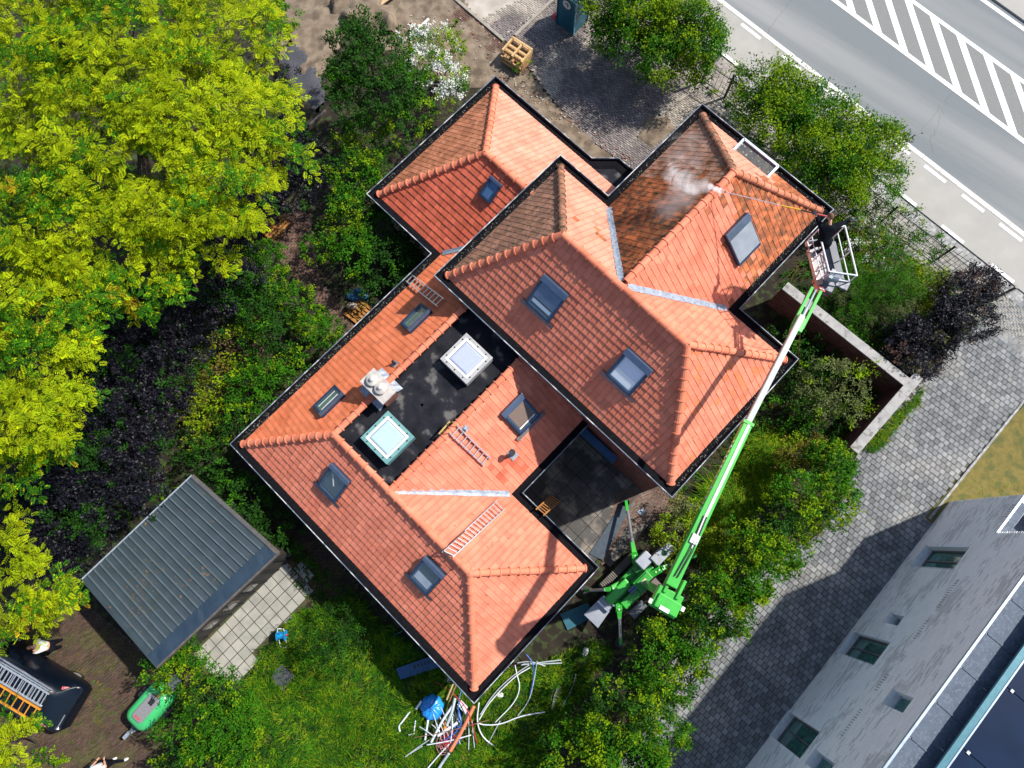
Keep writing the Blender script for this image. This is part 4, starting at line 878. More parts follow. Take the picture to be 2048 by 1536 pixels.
obj('ridge_hook', MB().beam(rp('wNE', 886, 1101, .22), P(902, 1124, 5.45), .04, .04).beam(rp('wNE', 930, 1062, .22), rp('wNE', 884, 1103, .22), .03, .05), IRON, l3)
WOODL = mat('orange_ladder_wood', (.45, .2, .05), (.36, .15, .04), rough=.7)
ladder('wooden_ladder', 'orange wooden ladder leaning from the courtyard against the gutter', [P(1073, 1018, 3.55), P(1104, 990, 0.3), P(1088, 1030, 3.55), P(1121, 1001, 0.3)], 9, WOODL, wr=.05)
# ------------------------------------------------------------------ tracked boom lift
GRN = mat('bright_green_paint', (.035, .40, .035), (.028, .33, .03), rough=.4, coat=.2, scale=2, c3=(.05, .2, .04), s3=9, p3=(.6, .72))
GRND = mat('deep_green_paint', (.015, .27, .02), (.012, .2, .015), rough=.4, coat=.3, scale=2)
LGREY = mat('light_grey_cover', (.33, .35, .39), (.26, .28, .33), rough=.45, scale=2)
DGREY = mat('dark_grey_panel', (.10, .11, .13), (.07, .08, .1), rough=.5, scale=4)
CHROME = mat('steel_cylinder', (.55, .57, .62), (.45, .47, .52), rough=.25, metal=.7, scale=4)
REDM = mat('red_paint', (.55, .03, .03), (.45, .02, .02), rough=.5)
lift = thing('boom_lift', 'bright green tracked boom lift with spread stabilisers and a long telescopic arm over the house', 'boom lift', P(1262, 1160))
LA = math.radians(43); lx = np.array([math.cos(LA), math.sin(LA), 0]); ly = np.array([-lx[1], lx[0], 0]); LR = np.array([lx, ly, UP]).T
Lc = P(1255, 1162); LP = lambda x, y, z: Lc+lx*x+ly*y+UP*z
for sg, nm in ((.62, 'track'), (-.62, 'track')):
    tr = MB(); prof_ = [(-1.05, .22), (-.9, .04), (.9, .04), (1.05, .22), (.95, .42), (-.95, .42)]
    tr.loft([[LP(x, sg-.14, z) for x, z in prof_], [LP(x, sg+.14, z) for x, z in prof_]]); to = obj(nm, tr, mat('track_rubber', (.03, .03, .03), (.09, .08, .07), rough=.9, scale=8), lift)
    for i in range(22): obj('tread', MB().box(LP(-.93+i*.088, sg, .435), (.04, .3, .03), LR), mat('dusty_tread', (.2, .18, .15), (.12, .11, .1), rough=.9), to)
obj('chassis', MB().box(LP(0, 0, .62), (2.0, .75, .4), LR).box(LP(.75, 0, .9), (.7, .8, .3), LR), GRND, lift, bevel=.03)
obj('engine_cover', MB().box(LP(-.65, .12, 1.05), (1.25, .42, .45), LR, taper=.92), GRN, lift, bevel=.04)
obj('battery_cover', MB().box(LP(-.45, -.42, 1.0), (1.0, .4, .4), LR, taper=.9), GRN, lift, bevel=.04)
for y in (-.12, -.24): obj('hydraulic_cylinder', MB().tube([LP(-.35, y, 1.45), LP(.45, y, 1.5)], .07, 12), BLUEL, lift)
obj('step_plate', MB().box(LP(-.55, -.95, .95), (.75, .35, .10), LR), DGREY, lift, bevel=.02)
hd = MB(); hd.add([P(1168, 1229, .8), P(1196, 1256, .8), P(1226, 1213, 1.0), P(1204, 1193, 1.0), P(1168, 1229, .72), P(1196, 1256, .72), P(1226, 1213, .92), P(1204, 1193, .92)], [(0, 1, 2, 3), (7, 6, 5, 4), (4, 5, 1, 0), (5, 6, 2, 1), (6, 7, 3, 2), (7, 4, 0, 3)])
obj('front_guard', hd, LGREY, lift); obj('guard_rib', MB().beam(P(1195, 1202, 1.08), P(1218, 1224, 1.08), .08, .08).beam(P(1206, 1192, 1.05), P(1230, 1213, 1.05), .06, .1), CHROME, lift)
obj('control_box', MB().box(P(1288, 1120, 1.3), (.65, .5, .45), LR), LGREY, lift, bevel=.04)
bx = obj('engine_box', MB().box(P(1324, 1107, 1.3), (1.0, .42, .6), LR), LGREY, lift, bevel=.03)
obj('exhaust_ring', MB().tube([P(1329, 1106, 1.6), P(1329, 1106, 1.64)], .12, 14), GRND, bx); obj('exhaust_hole', MB().tube([P(1329, 1106, 1.64), P(1329, 1106, 1.66)], .08, 14), BLACK, bx)
obj('box_grille', MB().box(P(1314, 1117, 1.62), (.35, .38, .03), LR), mat('grille_grey', (.3, .32, .35)), bx)
# stabilisers
for lab, pts in (('a', [P(1272, 1128, .9), P(1268, 1106, 1.25), P(1260, 1060, 1.0), P(1252, 1003, .3)]), ('b', [P(1240, 1168, .9), P(1222, 1178, 1.2), P(1195, 1180, 1.0), P(1172, 1181, .3)]),
                 ('c', [P(1236, 1204, .9), P(1238, 1222, 1.2), P(1239, 1250, .95), P(1241, 1288, .3)]), ('d', [P(1300, 1150, .9), P(1322, 1137, 1.2), P(1352, 1124, 1.0), P(1392, 1111, .3)])):
    lg = obj('stabiliser_leg', MB().beam(pts[0], pts[1], .26, .24).beam(pts[1], pts[2]*.5+pts[1]*.5, .2, .2, w2=.15), GRN, lift, bevel=.015); obj('lower_leg', MB().beam(pts[2]*.4+pts[3]*.6, pts[3], .12, .14), GRN, lg)
    obj('ram', MB().tube([pts[1]*.55+pts[2]*.45+UP*.08, pts[2]*.35+pts[3]*.65+UP*.08], .065, 10), CHROME, lg)
    obj('foot_pad', MB().tube([pts[3]*[1, 1, 0]+UP*.02, pts[3]*[1, 1, 0]+UP*.08], .2, 12).tube([pts[3]*[1, 1, 0]+UP*.08, pts[3]], .05, 8), BLACK, lg)
    for k in (.2, .5): q = pts[1]*(1-k)+pts[0]*k; obj('bolt', MB().tube([q+UP*.12, q+UP*.15], .035, 8), WHITE, lg)
# turret and riser
T0 = P(1286, 1163, 1.3)
obj('turret', MB().box(T0, (.85, .62, .6), LR, taper=.9), GRND, lift, bevel=.03)
obj('turret_tray', MB().box(T0+UP*.33+lx*.05, (.6, .42, .06), LR), GRND, lift); obj('type_plate', MB().box(T0+UP*.37, (.26, .2, .01), LR), mat('cream_plate', (.5, .5, .3), (.2, .35, .15), scale=30), lift)
E0 = P(1330, 1190, 9.2); Rb = P(1300, 1172, 1.6)
bd = P(1604, 632, 9.35)-P(1338, 1178, 9.5); bdir = bd/np.linalg.norm(bd); bx_ = np.cross(bdir, UP); bx_ /= np.linalg.norm(bx_); BRt = np.array([bdir, bx_, np.cross(bx_, bdir)]).T
for sg in (.17, -.17): obj('riser_arm', MB().beam(Rb+bx_*sg, E0+bx_*sg, .12, .28, up=bdir), GRN, lift)
obj('riser_ram', MB().tube([Rb+UP*.4+bdir*.1, Rb+(E0-Rb)*.6], .06, 10), CHROME, lift)
obj('riser_cover', MB().box(P(1307, 1170, 3.0), (.45, .35, .4), LR), mat('brown_cover', (.14, .1, .09)), lift)
KN = P(1333, 1200, 9.4)
obj('elbow_housing', MB().box(KN, (.62, .78, .34), BRt), GRN, lift, bevel=.03)
obj('counterweight', MB().box(KN-bdir*.12+bx_*.05+UP*.1, (.42, .72, .34), BRt).box(KN-bdir*.30, (.16, .8, .26), BRt), GRN, lift, bevel=.03)
obj('elbow_cheek', MB().box(KN+bdir*.45-bx_*.2, (.6, .10, .5), BRt).box(KN+bdir*.45+bx_*.2, (.6, .10, .5), BRt), GRN, lift, bevel=.02)
obj('name_plate', MB().box(KN-bdir*.27+UP*.30, (.12, .3, .01), BRt), WHITE, lift)
for q in (KN-bx_*.42-bdir*.25, KN+bx_*.5): obj('work_light', MB().box(q+UP*.1, (.14, .1, .12), BRt), WHITE, lift)
b0 = P(1340, 1172, 9.55); b1 = P(1495, 847, 9.5); b2 = P(1604, 632, 9.4)
bm_ = obj('main_boom', MB().beam(b0, b1, .36, .36, w2=.29, h2=.29), GRN, lift, bevel=.02)
obj('boom_top_stripe', MB().beam(b0+(b1-b0)*.23+UP*.19+bx_*.03, b1+UP*.155+bx_*.03, .085, .012), WHITE, bm_)  # white top plate; the boom's highlight is put into its colour
obj('boom_cover', MB().box(b0+(b1-b0)*.28+UP*.2+bx_*.02, (.3, .24, .08), BRt), WHITE, bm_, bevel=.02)
obj('boom_end_band', MB().beam(b1-bdir*.06, b1+bdir*.04, .34, .34), GRN, bm_)
for i in range(14):
    q = b0+(b1-b0)*(.45+i*.032)-bx_*.165; obj('warning_stripe', MB().box(q+UP*.02, (.07, .012, .2), BRt), mat('pale_yellow', (.7, .62, .2)) if i % 2 else WHITE, bm_)
obj('boom_extension', MB().beam(b1, b2, .165, .18), mat('white_boom', (.36, .40, .37), (.3, .35, .31), rough=.45), lift)
obj('edge_reflection', MB().beam(b1-bx_*.1, b2-bx_*.1, .03, .18), mat('brown_reflection', (.2, .12, .11)), lift)  # brown reflection painted as a thin strip down one side of the extension
jb0, jb1 = P(1594, 655, 9.35), P(1632, 580, 9.0)
jd = (jb1-jb0)/np.linalg.norm(jb1-jb0)
obj('boom_head', MB().box(jb0+jd*.1, (.5, .34, .3), BRt), GRN, lift, bevel=.02)
for sg in (.15, -.15): obj('jib_arm', MB().beam(jb0+bx_*sg, jb1+bx_*sg, .09, .16), GRN, lift)
obj('jib_ram', MB().tube([jb0+jd*.2+UP*.03, jb0+jd*.8+UP*.03], .06, 10).tube([jb0+jd*.8+UP*.03, jb1], .04, 10), CHROME, lift)
# hydraulic hoses along the arm
for o_ in (-.05, .04): obj('hydraulic_hose', MB().tube([b0+bdir*.3+UP*.22+bx_*o_, b0+bdir*1.2+UP*.24+bx_*(o_+.06), b0+bdir*2.3+UP*.22+bx_*o_], .018, 6), BLACK, lift)
# basket
zr, zf = 9.55, 8.45
c1, c2, c3, c4 = P(1637, 459, zr), P(1690, 452, zr), P(1714, 551, zr), P(1658, 543, zr)
bk_ = bpy.data.objects.new('basket', None); COL.objects.link(bk_); bk_.parent = lift; bk_.location = Vector((c1+c3)/2*[1, 1, 0]+UP*zf-ori(lift))
dn = lambda p, z: np.array([p[0], p[1], z]); cs = [c1, c2, c3, c4]
fl_ = MB().prism([p[:2] for p in cs], zf-.05, zf); obj('floor', fl_, mat('alu_floor', (.36, .34, .34), (.3, .28, .29), rough=.5, scale=14), bk_)
rm_ = mat('basket_tube', (.74, .75, .78), (.68, .69, .72), rough=.35, metal=.2)
top = MB()
for i in range(4):
    a, b = cs[i], cs[(i+1) % 4]
    if i != 0: top.tube([a, b], .027, 8)
    else: top.tube([a, a*.85+b*.15], .027, 8).tube([b*.85+a*.15, b], .027, 8)
    top.tube([dn(a, 9.0), dn(b, 9.0)], .02, 8) if i else None
obj('top_rail', top, rm_, bk_); po = MB()
for a in (c1, c2, c3, c4, c2*.5+c3*.5, c1*.5+c4*.5, c1*.25+c4*.75, c3*.5+c4*.5): obj('post', MB().tube([dn(a, zf), dn(a, zr)], .022, 8), rm_, bk_)
for i in range(4):
    a, b = cs[i], cs[(i+1) % 4]; obj('kick_plate', MB().beam(dn(a, zf+.09), dn(b, zf+.09), .02, .2), mat('pinkish_plate', (.6, .42, .36), (.55, .5, .48), rough=.35, metal=.4, scale=2) if i == 3 else DGREY if i == 1 else LGREY, bk_)
obj('toe_shelf', MB().beam(dn(c2*.95+c3*.05, zf+.2)-lx*.1, dn(c3*.95+c2*.05, zf+.2)-lx*.1, .24, .03), DGREY, bk_)
obj('control_console', MB().tube([P(1652, 550, 9.35), P(1676, 556, 9.35)], [.17, .17], 16).box(P(1664, 548, 9.5), (.34, .12, .06), BRt), mat('console_grey', (.2, .24, .29), (.15, .18, .22), rough=.35, scale=3), bk_, smooth=False)
for i in range(4): obj('joystick', MB().tube([P(1655+i*5, 545+i*1.2, 9.52), P(1655+i*5, 544+i*1.2, 9.6)], .018, 6), BLACK, bk_)
obj('basket_mount', MB().box(P(1650, 573, 8.8), (.45, .5, .4), BRt).box(P(1683, 568, 8.9), (.35, .5, .1), BRt), mat('mount_metal', (.13, .14, .17), (.03, .035, .05), rough=.45, metal=.2, scale=9), bk_, bevel=.03)
obj('pink_side_plate', MB().beam(P(1634, 560, 8.9), P(1640, 583, 8.8), .2, .3), mat('salmon_plate', (.5, .24, .16), (.6, .3, .2), rough=.4), bk_)
for i in range(3): obj('chevron', MB().beam(P(1638+i*2, 573+i*3, 9.08), P(1646+i*2, 577+i*3, 9.08), .05, .02), REDM if i != 1 else WHITE, bk_)
hose = thing('pressure_hose', 'dark red pressure hose looping through the basket and hanging down beside the arm', 'hose', P(1598, 725))
obj('hose', MB().tube([P(1612, 505, 9.2), P(1630, 506, 8.6), P(1645, 512, 8.6), P(1648, 522, 8.55), P(1640, 540, 8.6), P(1625, 570, 8.9), P(1612, 590, 9.2), P(1602, 615, 9.0), P(1601, 660, 7.5), P(1597, 700, 4.5), P(1597, 728, 1.0), P(1600, 735, .1)], .017, 6), mat('hose_red', (.12, .02, .015)), hose)
# ------------------------------------------------------------------ people
SKIN = mat('skin', (.50, .27, .18), (.46, .24, .16), rough=.6, scale=10)
HAIR = mat('brown_hair', (.16, .075, .035), (.10, .045, .02), rough=.8, scale=30)
JACK = mat('black_workwear', (.003, .004, .007), (.006, .008, .012), rough=.95, spec=.1, scale=12, bump=.4, bscale=12)
def skin(name, pts, edges, m, parent, sub=2):
    names = list(pts); me = bpy.data.meshes.new(name); v = np.array([pts[k][0] for k in names], float)-ori(parent)
    me.from_pydata(v.tolist(), [(names.index(a), names.index(b)) for a, b in edges], []); o = link(name, me, m, parent)
    md = o.modifiers.new('s', 'SKIN'); md.use_smooth_shade = True
    sv_ = me.skin_vertices[0].data
    for i, k in enumerate(names):
        r = pts[k][1]; sv_[i].radius = (r, r) if np.isscalar(r) else r; sv_[i].use_root = (i == 0)
    s2 = o.modifiers.new('u', 'SUBSURF'); s2.levels = s2.render_levels = sub; return o
def hand(pos, d, up, parent, m=SKIN, s=1.):
    d = np.array(d, float); d /= np.linalg.norm(d); up = np.array(up, float); sd_ = np.cross(d, up); sd_ /= np.linalg.norm(sd_); up = np.cross(sd_, d)
    q = lambda a, b, c: np.array(pos)+(d*a+sd_*b+up*c)*s
    pts = {'w': (q(0, 0, 0), .026*s), 'p': (q(.06, 0, 0), (.034*s, .017*s)), 'k': (q(.09, 0, 0), (.034*s, .015*s))}; E_ = [('w', 'p'), ('p', 'k')]
    for i, (b, l) in enumerate(((-.03, .065), (-.01, .075), (.01, .072), (.03, .055))):
        pts[f'a{i}'] = (q(.10, b, 0), .009*s); pts[f'b{i}'] = (q(.10+l*.5, b*1.1, -.012), .0085*s); pts[f'c{i}'] = (q(.10+l*.75, b*1.1, -.04), .0075*s); E_ += [('k', f'a{i}'), (f'a{i}', f'b{i}'), (f'b{i}', f'c{i}')]
    pts['t0'] = (q(.04, -.04, 0), .011*s); pts['t1'] = (q(.07, -.06, -.02), .0095*s); pts['t2'] = (q(.095, -.055, -.04), .0085*s); E_ += [('p', 't0'), ('t0', 't1'), ('t1', 't2')]
    return skin('hand', pts, E_, m, parent, 1)
def head(c, face, up, parent, hair=HAIR, cap=None):
    face = np.array(face, float); face /= np.linalg.norm(face); up = np.array(up, float); sd_ = np.cross(up, face); sd_ /= np.linalg.norm(sd_); up = np.cross(face, sd_); R = np.array([sd_, face, up]).T; c = np.array(c)
    q = lambda a, b, d: c+R @ np.array([a, b, d])
    mb = MB().sphere(c, (.078, .098, .118), 16, 12, R=R).sphere(q(0, .03, -.07), (.055, .07, .06), 12, 8, R=R).sphere(q(0, .105, -.015), (.014, .022, .026), 8, 6, R=R)
    for s_ in (1, -1): mb.sphere(q(.08*s_, -.005, -.01), (.014, .024, .034), 8, 6, R=R)
    h = obj('head', mb, SKIN, parent, smooth=True)
    obj('eyes', MB().sphere(q(.033, .088, .01), .013, 8, 6).sphere(q(-.033, .088, .01), .013, 8, 6), WHITE, h); obj('mouth', MB().box(q(0, .097, -.062), (.045, .012, .01), R), REDM, h)
    hb_ = MB(); n1, n2 = 18, 9; rings = []
    for i in range(n2):
        a = i/(n2-1)*math.radians(112); ring_ = []
        for j in range(n1):
            b = 2*math.pi*j/n1; k = 1+rng.normal(0, .025); v_ = np.array([math.sin(a)*math.cos(b)*.087, math.sin(a)*math.sin(b)*.105-.012, math.cos(a)*.127+.004])*k
            if v_[1] > .05: v_[2] = max(v_[2], .055)
            ring_.append(q(*v_))
        rings.append(ring_)
    obj('hair', hb_.loft(rings), hair if cap is None else cap, h, smooth=True); return h
man = thing('person', 'person in black workwear leaning out of the lift basket with a long spray lance', 'person', P(1640, 500, zf))
J = dict(pel=(P(1648, 484, 9.38), (.13, .10)), wa=(P(1650, 476, 9.55), (.135, .10)), hl=(P(1639, 486, 9.28), .1), hr=(P(1657, 487, 9.28), .1), kl=(P(1631, 489, 8.93), .07), kr=(P(1650, 494, 8.93), .07), al=(P(1620, 497, 8.55), .045), ar=(P(1641, 503, 8.55), .045))
FB = dict(J); FB.update(ch=(P(1655, 463, 9.85), (.13, .09)), nk=(P(1660, 448, 10.05), .055), sl_=(P(1643, 453, 9.95), .075), sr=(P(1677, 450, 9.95), .075), el=(P(1636, 441, 9.8), .05), er=(P(1691, 444, 9.9), .05), wl_=(P(1632, 432, 9.92), .033), wr_=(P(1703, 441, 10.0), .033), hd=(P(1661, 437, 10.15), .06))
EB = [('pel', 'hl'), ('pel', 'hr'), ('hl', 'kl'), ('hr', 'kr'), ('kl', 'al'), ('kr', 'ar'), ('pel', 'ch'), ('ch', 'nk'), ('nk', 'hd'), ('ch', 'sl_'), ('ch', 'sr'), ('sl_', 'el'), ('sr', 'er'), ('el', 'wl_'), ('er', 'wr_')]
skin('body', {k: v for k, v in FB.items() if k != 'wa'}, EB, SKIN, man)
gr = lambda v, k: tuple(x*k for x in v) if not np.isscalar(v) else v*k
skin('trousers', {k: (v[0], gr(v[1], 1.4)) for k, v in J.items()}, EB[:6]+[('pel', 'wa')], JACK, man)
jk = {k: (FB[k][0], gr(FB[k][1], 1.7 if k in ('ch', 'pel') else 1.4)) for k in ('ch', 'pel', 'sl_', 'sr', 'el', 'er', 'wl_', 'wr_')}; jk['col'] = (FB['nk'][0]-UP*.03, .085)
skin('jacket', jk, [('ch', 'pel'), ('ch', 'sl_'), ('ch', 'sr'), ('sl_', 'el'), ('sr', 'er'), ('el', 'wl_'), ('er', 'wr_'), ('ch', 'col')], JACK, man)
fc = P(1600, 415, 9.6)-P(1661, 437, 10.2); head(P(1661, 433, 10.2), fc, (.1, .25, .96), man)
GLV = mat('dark_glove', (.01, .05, .08), (.015, .02, .03), rough=.8)
hand(P(1632, 432, 9.93), P(1631, 426, 9.97)-P(1632, 432, 9.93), UP, man, GLV, 1.15); hand(P(1703, 441, 10.0), P(1712, 439, 9.98)-P(1703, 441, 10.0), UP, man, GLV, 1.15)
for k in ('al', 'ar'):
    a = J[k][0]; obj('boot', MB().sphere(a*[1, 1, 0]+UP*(zf+.05)+np.array([-.05, .03, 0]), (.13, .07, .055), 10, 6), BLACK, man, smooth=True)
lance = thing('spray_lance', 'long telescopic spray lance with a yellow grip reaching over the ridge', 'lance', P(1560, 410, 9.4))
lp = [P(1446, 383, 9.25), P(1562, 411, 9.62), P(1602, 420, 9.78), P(1634, 428, 9.93), P(1655, 433, 10.0)]
obj('tube', MB().tube(lp[:2], .016, 8), ALU, lance); obj('grip', MB().tube(lp[1:3], .024, 8), mat('yellow_grip', (.75, .42, .02)), lance); obj('rear_tube', MB().tube(lp[2:4], .022, 8), BLACK, lance); obj('handle', MB().tube(lp[3:5], .026, 8), mat('pink_red_grip', (.6, .1, .1)), lance)
obj('nozzle', MB().tube([lp[0]+(lp[1]-lp[0])*.0, lp[0]+(lp[1]-lp[0])*.05], .028, 8), BLACK, lance)
# water mist
def mist(name, blobs, dens, sc, seed):
    mb = MB()
    for c_, r_ in blobs: mb.sphere(c_, r_*1.25+.1, 20, 14)
    o = obj(name, mb, [], None); m = bpy.data.materials.new(name); m.use_nodes = True; n = m.node_tree.nodes; L = m.node_tree.links; n.clear()
    out = n.new('ShaderNodeOutputMaterial'); pv_ = n.new('ShaderNodeVolumePrincipled'); pv_.inputs['Color'].default_value = (1, 1, 1, 1); pv_.inputs['Anisotropy'].default_value = .1
    g_ = n.new('ShaderNodeNewGeometry'); den = None
    # density falls off around a chain of centres
    wz = n.new('ShaderNodeTexNoise'); wz.inputs['Scale'].default_value = 1.7; wz.inputs['Detail'].default_value = 5; L.new(g_.outputs['Position'], wz.inputs['Vector'])
    w1 = n.new('ShaderNodeVectorMath'); w1.operation = 'SUBTRACT'; L.new(wz.outputs['Color'], w1.inputs[0]); w1.inputs[1].default_value = (.5, .5, .5)
    w2 = n.new('ShaderNodeVectorMath'); w2.operation = 'SCALE'; L.new(w1.outputs[0], w2.inputs[0]); w2.inputs['Scale'].default_value = .9
    w3 = n.new('ShaderNodeVectorMath'); w3.operation = 'ADD'; L.new(w2.outputs[0], w3.inputs[0]); L.new(g_.outputs['Position'], w3.inputs[1])
    for c_, r_ in blobs:
        d_ = n.new('ShaderNodeVectorMath'); d_.operation = 'DISTANCE'; L.new(w3.outputs[0], d_.inputs[0]); d_.inputs[1].default_value = tuple(map(float, c_))
        mr = n.new('ShaderNodeMapRange'); mr.interpolation_type = 'SMOOTHSTEP'; mr.inputs[1].default_value = 0.05; mr.inputs[2].default_value = float(r_ if np.isscalar(r_) else max(r_)); mr.inputs[3].default_value = 1; mr.inputs[4].default_value = 0
        L.new(d_.outputs['Value'], mr.inputs[0]); k_ = n.new('ShaderNodeMath'); k_.operation = 'MULTIPLY'; L.new(mr.outputs[0], k_.inputs[0]); k_.inputs[1].default_value = float(.4/(r_ if np.isscalar(r_) else max(r_)))**2.3
        if den is None: den = k_.outputs[0]
        else:
            a_ = n.new('ShaderNodeMath'); a_.operation = 'MAXIMUM'; L.new(den, a_.inputs[0]); L.new(k_.outputs[0], a_.inputs[1]); den = a_.outputs[0]
    nz = n.new('ShaderNodeTexNoise'); nz.inputs['Scale'].default_value = sc; nz.inputs['Detail'].default_value = 4; L.new(g_.outputs['Position'], nz.inputs['Vector'])
    mr = n.new('ShaderNodeMapRange'); mr.inputs[1].default_value = .3; mr.inputs[2].default_value = .6; L.new(nz.outputs[0], mr.inputs[0])
    x_ = n.new('ShaderNodeMath'); x_.operation = 'MULTIPLY'; L.new(den, x_.inputs[0]); L.new(mr.outputs[0], x_.inputs[1]); y_ = n.new('ShaderNodeMath'); y_.operation = 'MULTIPLY'; L.new(x_.outputs[0], y_.inputs[0]); y_.inputs[1].default_value = dens
    L.new(y_.outputs[0], pv_.inputs['Density']); L.new(pv_.outputs[0], out.inputs['Volume']); o.data.materials.append(m); return stuff(o)
mist('water_mist', [(P(1441, 382, 9.2), .13), (P(1432, 378, 9.2), .16), (P(1421, 374, 9.2), .2), (P(1408, 371, 9.15), .25), (P(1393, 370, 9.1), .32), (P(1376, 368, 9.05), .38), (P(1358, 362, 9.0), .42), (P(1345, 350, 8.95), .36), (P(1362, 335, 8.9), .7), (P(1372, 300, 8.8), .8), (P(1365, 395, 8.8), .75), (P(1345, 425, 8.4), .9)], 3.2, 1.2, 1)
# ------------------------------------------------------------------ portable toilet
tl = thing('portable_toilet', 'dark teal portable toilet cabin beside the big hedge with a white round emblem', 'toilet cabin', P(1165, 20))
TEAL = mat('teal_plastic', (.008, .10, .16), (.006, .075, .12), rough=.45, scale=2, coat=.2)
k0 = P(1147, 73); ta = math.radians(-40); tx = np.array([math.cos(ta), math.sin(ta), 0]); ty = np.array([-tx[1], tx[0], 0]); TR = np.array([tx, ty, UP]).T
tc = k0-tx*.57+ty*.57; 
obj('cabin', MB().box(tc+UP*1.1, (1.1, 1.1, 2.1), TR), TEAL, tl, bevel=.03)
obj('roof', MB().box(tc+UP*2.23, (1.16, 1.16, .16), TR, taper=.8), mat('pale_blue_roof', (.2, .38, .55), (.15, .3, .45), rough=.5), tl, bevel=.02)
for x in (-.56, .56):
    for y in (-.56, .56): obj('corner_post', MB().box(tc+TR @ np.array([x, y, 0])+UP*1.1, (.05, .05, 2.1), TR), mat('pale_trim', (.2, .45, .55)) if y < 0 and x > 0 else TEAL, tl)
for k in range(6): obj('moulded_rib', MB().box(tc-ty*.56+tx*.08+UP*(.3+k*.18), (.5, .03, .05), TR), TEAL, tl)
em = MB(); ce = tc-ty*.575+UP*1.75
em.add([ce+tx*.24*math.cos(a)+UP*.24*math.sin(a) for a in np.linspace(0, 2*math.pi, 25)[:-1]], [tuple(range(24))]); eo = obj('emblem', em, WHITE, tl)
obj('emblem_mark', MB().beam(ce-ty*.006+tx*-.16, ce-ty*.006+tx*.16, .01, .03).beam(ce-ty*.006-UP*.15+tx*.05, ce-ty*.006+UP*.15+tx*.05, .03, .01, up=ty).beam(ce-ty*.006+tx*-.1+UP*.1, ce-ty*.006+tx*.12+UP*.06, .01, .03), TEAL, eo)
pb = obj('red_canister', MB().box(P(1110, 32, .15), (.25, .3, .3), TR, taper=.6), mat('pink_plastic', (.6, .08, .1))); tag(pb, 'small pink plastic canister lying beside the toilet cabin', 'canister')
# ------------------------------------------------------------------ pallets
PW = mat('pale_pallet_wood', (.52, .35, .17), (.42, .26, .11), rough=.8, scale=5, bump=.3); PO = mat('orange_pallet_wood', (.36, .16, .03), (.26, .11, .02), rough=.8, scale=5); PS = mat('split_timber', (.38, .22, .1), (.27, .14, .05), rough=.85, scale=7)
ps = thing('pallet_stack', 'stack of split timber under an upturned pallet frame on the brick driveway', 'pallet', P(1035, 110))
pa_ = math.radians(-37); px_ = np.array([math.cos(pa_), math.sin(pa_), 0]); py_ = np.array([-px_[1], px_[0], 0]); PR = np.array([px_, py_, UP]).T; pc = P(1034, 100, .9)*[1, 1, 0]
for lay in range(4):
    for i in range(8): obj('log', MB().beam(pc+PR @ np.array([-.55+i*.155+rng.normal(0, .01), -.45+rng.normal(0, .05), .15+lay*.15]), pc+PR @ np.array([-.55+i*.155, .42+rng.normal(0, .05), .15+lay*.15]), .12, .12), PS, ps)
obj('side_boards', MB().beam(pc+PR @ np.array([-.62, -.5, .2]), pc+PR @ np.array([.62, -.52, .2]), .05, .14).beam(pc+PR @ np.array([-.62, -.5, .5]), pc+PR @ np.array([.62, -.52, .5]), .05, .14), PW, ps)
for x in (-.58, 0, .58): obj('pallet_beam', MB().beam(pc+PR @ np.array([x, -.42, .86]), pc+PR @ np.array([x, .45, .86]), .09, .12), PW, ps)
for y in (-.2, .1, .44): obj('pallet_board', MB().beam(pc+PR @ np.array([-.62, y, .78]), pc+PR @ np.array([.62, y, .78]), .1, .03), PW, ps)
obj('pallet_board', MB().beam(pc+PR @ np.array([-.62, .45, .93]), pc+PR @ np.array([.62, .45, .93]), .1, .03), PW, ps)
for nm, lab, px, py, ang_, n_, s_ in (('wooden_pallet', 'orange wooden slatted pallet lying in deep shade on the garden path', 550, 455, 50, 6, 1.25), ('wooden_pallet', 'orange wooden pallet with a grey bag on it beside the gutter', 722, 628, -38, 6, 1.1)):
    t = thing(nm, lab, 'pallet', P(px, py), 'orange wooden pallets beside the garden path'); a = math.radians(ang_); R = np.array([[math.cos(a), -math.sin(a), 0], [math.sin(a), math.cos(a), 0], [0, 0, 1]]); c = P(px, py)
    for i in range(n_): obj('slat', MB().beam(c+R @ np.array([-s_/2, -.45+i*.18, .17]), c+R @ np.array([s_/2, -.45+i*.18, .17]), .12, .03), PO, t)
    for x in (-s_/2+.06, 0, s_/2-.06): obj('beam', MB().beam(c+R @ np.array([x, -.5, .09]), c+R @ np.array([x, .5, .09]), .1, .12), PO, t)
def lump(name, c, r, m, seed, parent=None, n=14, k=9, amp=.18):
    rr = np.random.default_rng(seed); mb = MB().sphere((0, 0, 0), 1, n, k); v = np.array(mb.v)
    f = 1+amp*(np.sin(v[:, 0]*4+rr.uniform(0, 6))*np.sin(v[:, 1]*5+rr.uniform(0, 6))+np.sin(v[:, 2]*6+v[:, 0]*7)*.6)+rr.normal(0, amp*.2, len(v)); v = v*f[:, None]*np.array(r)+np.array(c); mb.v = v.tolist()
    return obj(name, mb, m, parent, smooth=True)
tag(lump('grey_bag', P(704, 612, .35), (.25, .17, .14), mat('grey_sacking', (.3, .3, .3), (.4, .25, .15), rough=.7, scale=8), 3), 'crumpled grey bag lying on the orange pallet', 'bag')
tag(lump('blue_tarpaulin', P(715, 590, .1), (.5, .35, .15), mat('blue_sheet', (.01, .07, .16), (.01, .05, .12), rough=.4), 8), 'dark blue plastic sheet heaped beside the orange pallet', 'tarpaulin')
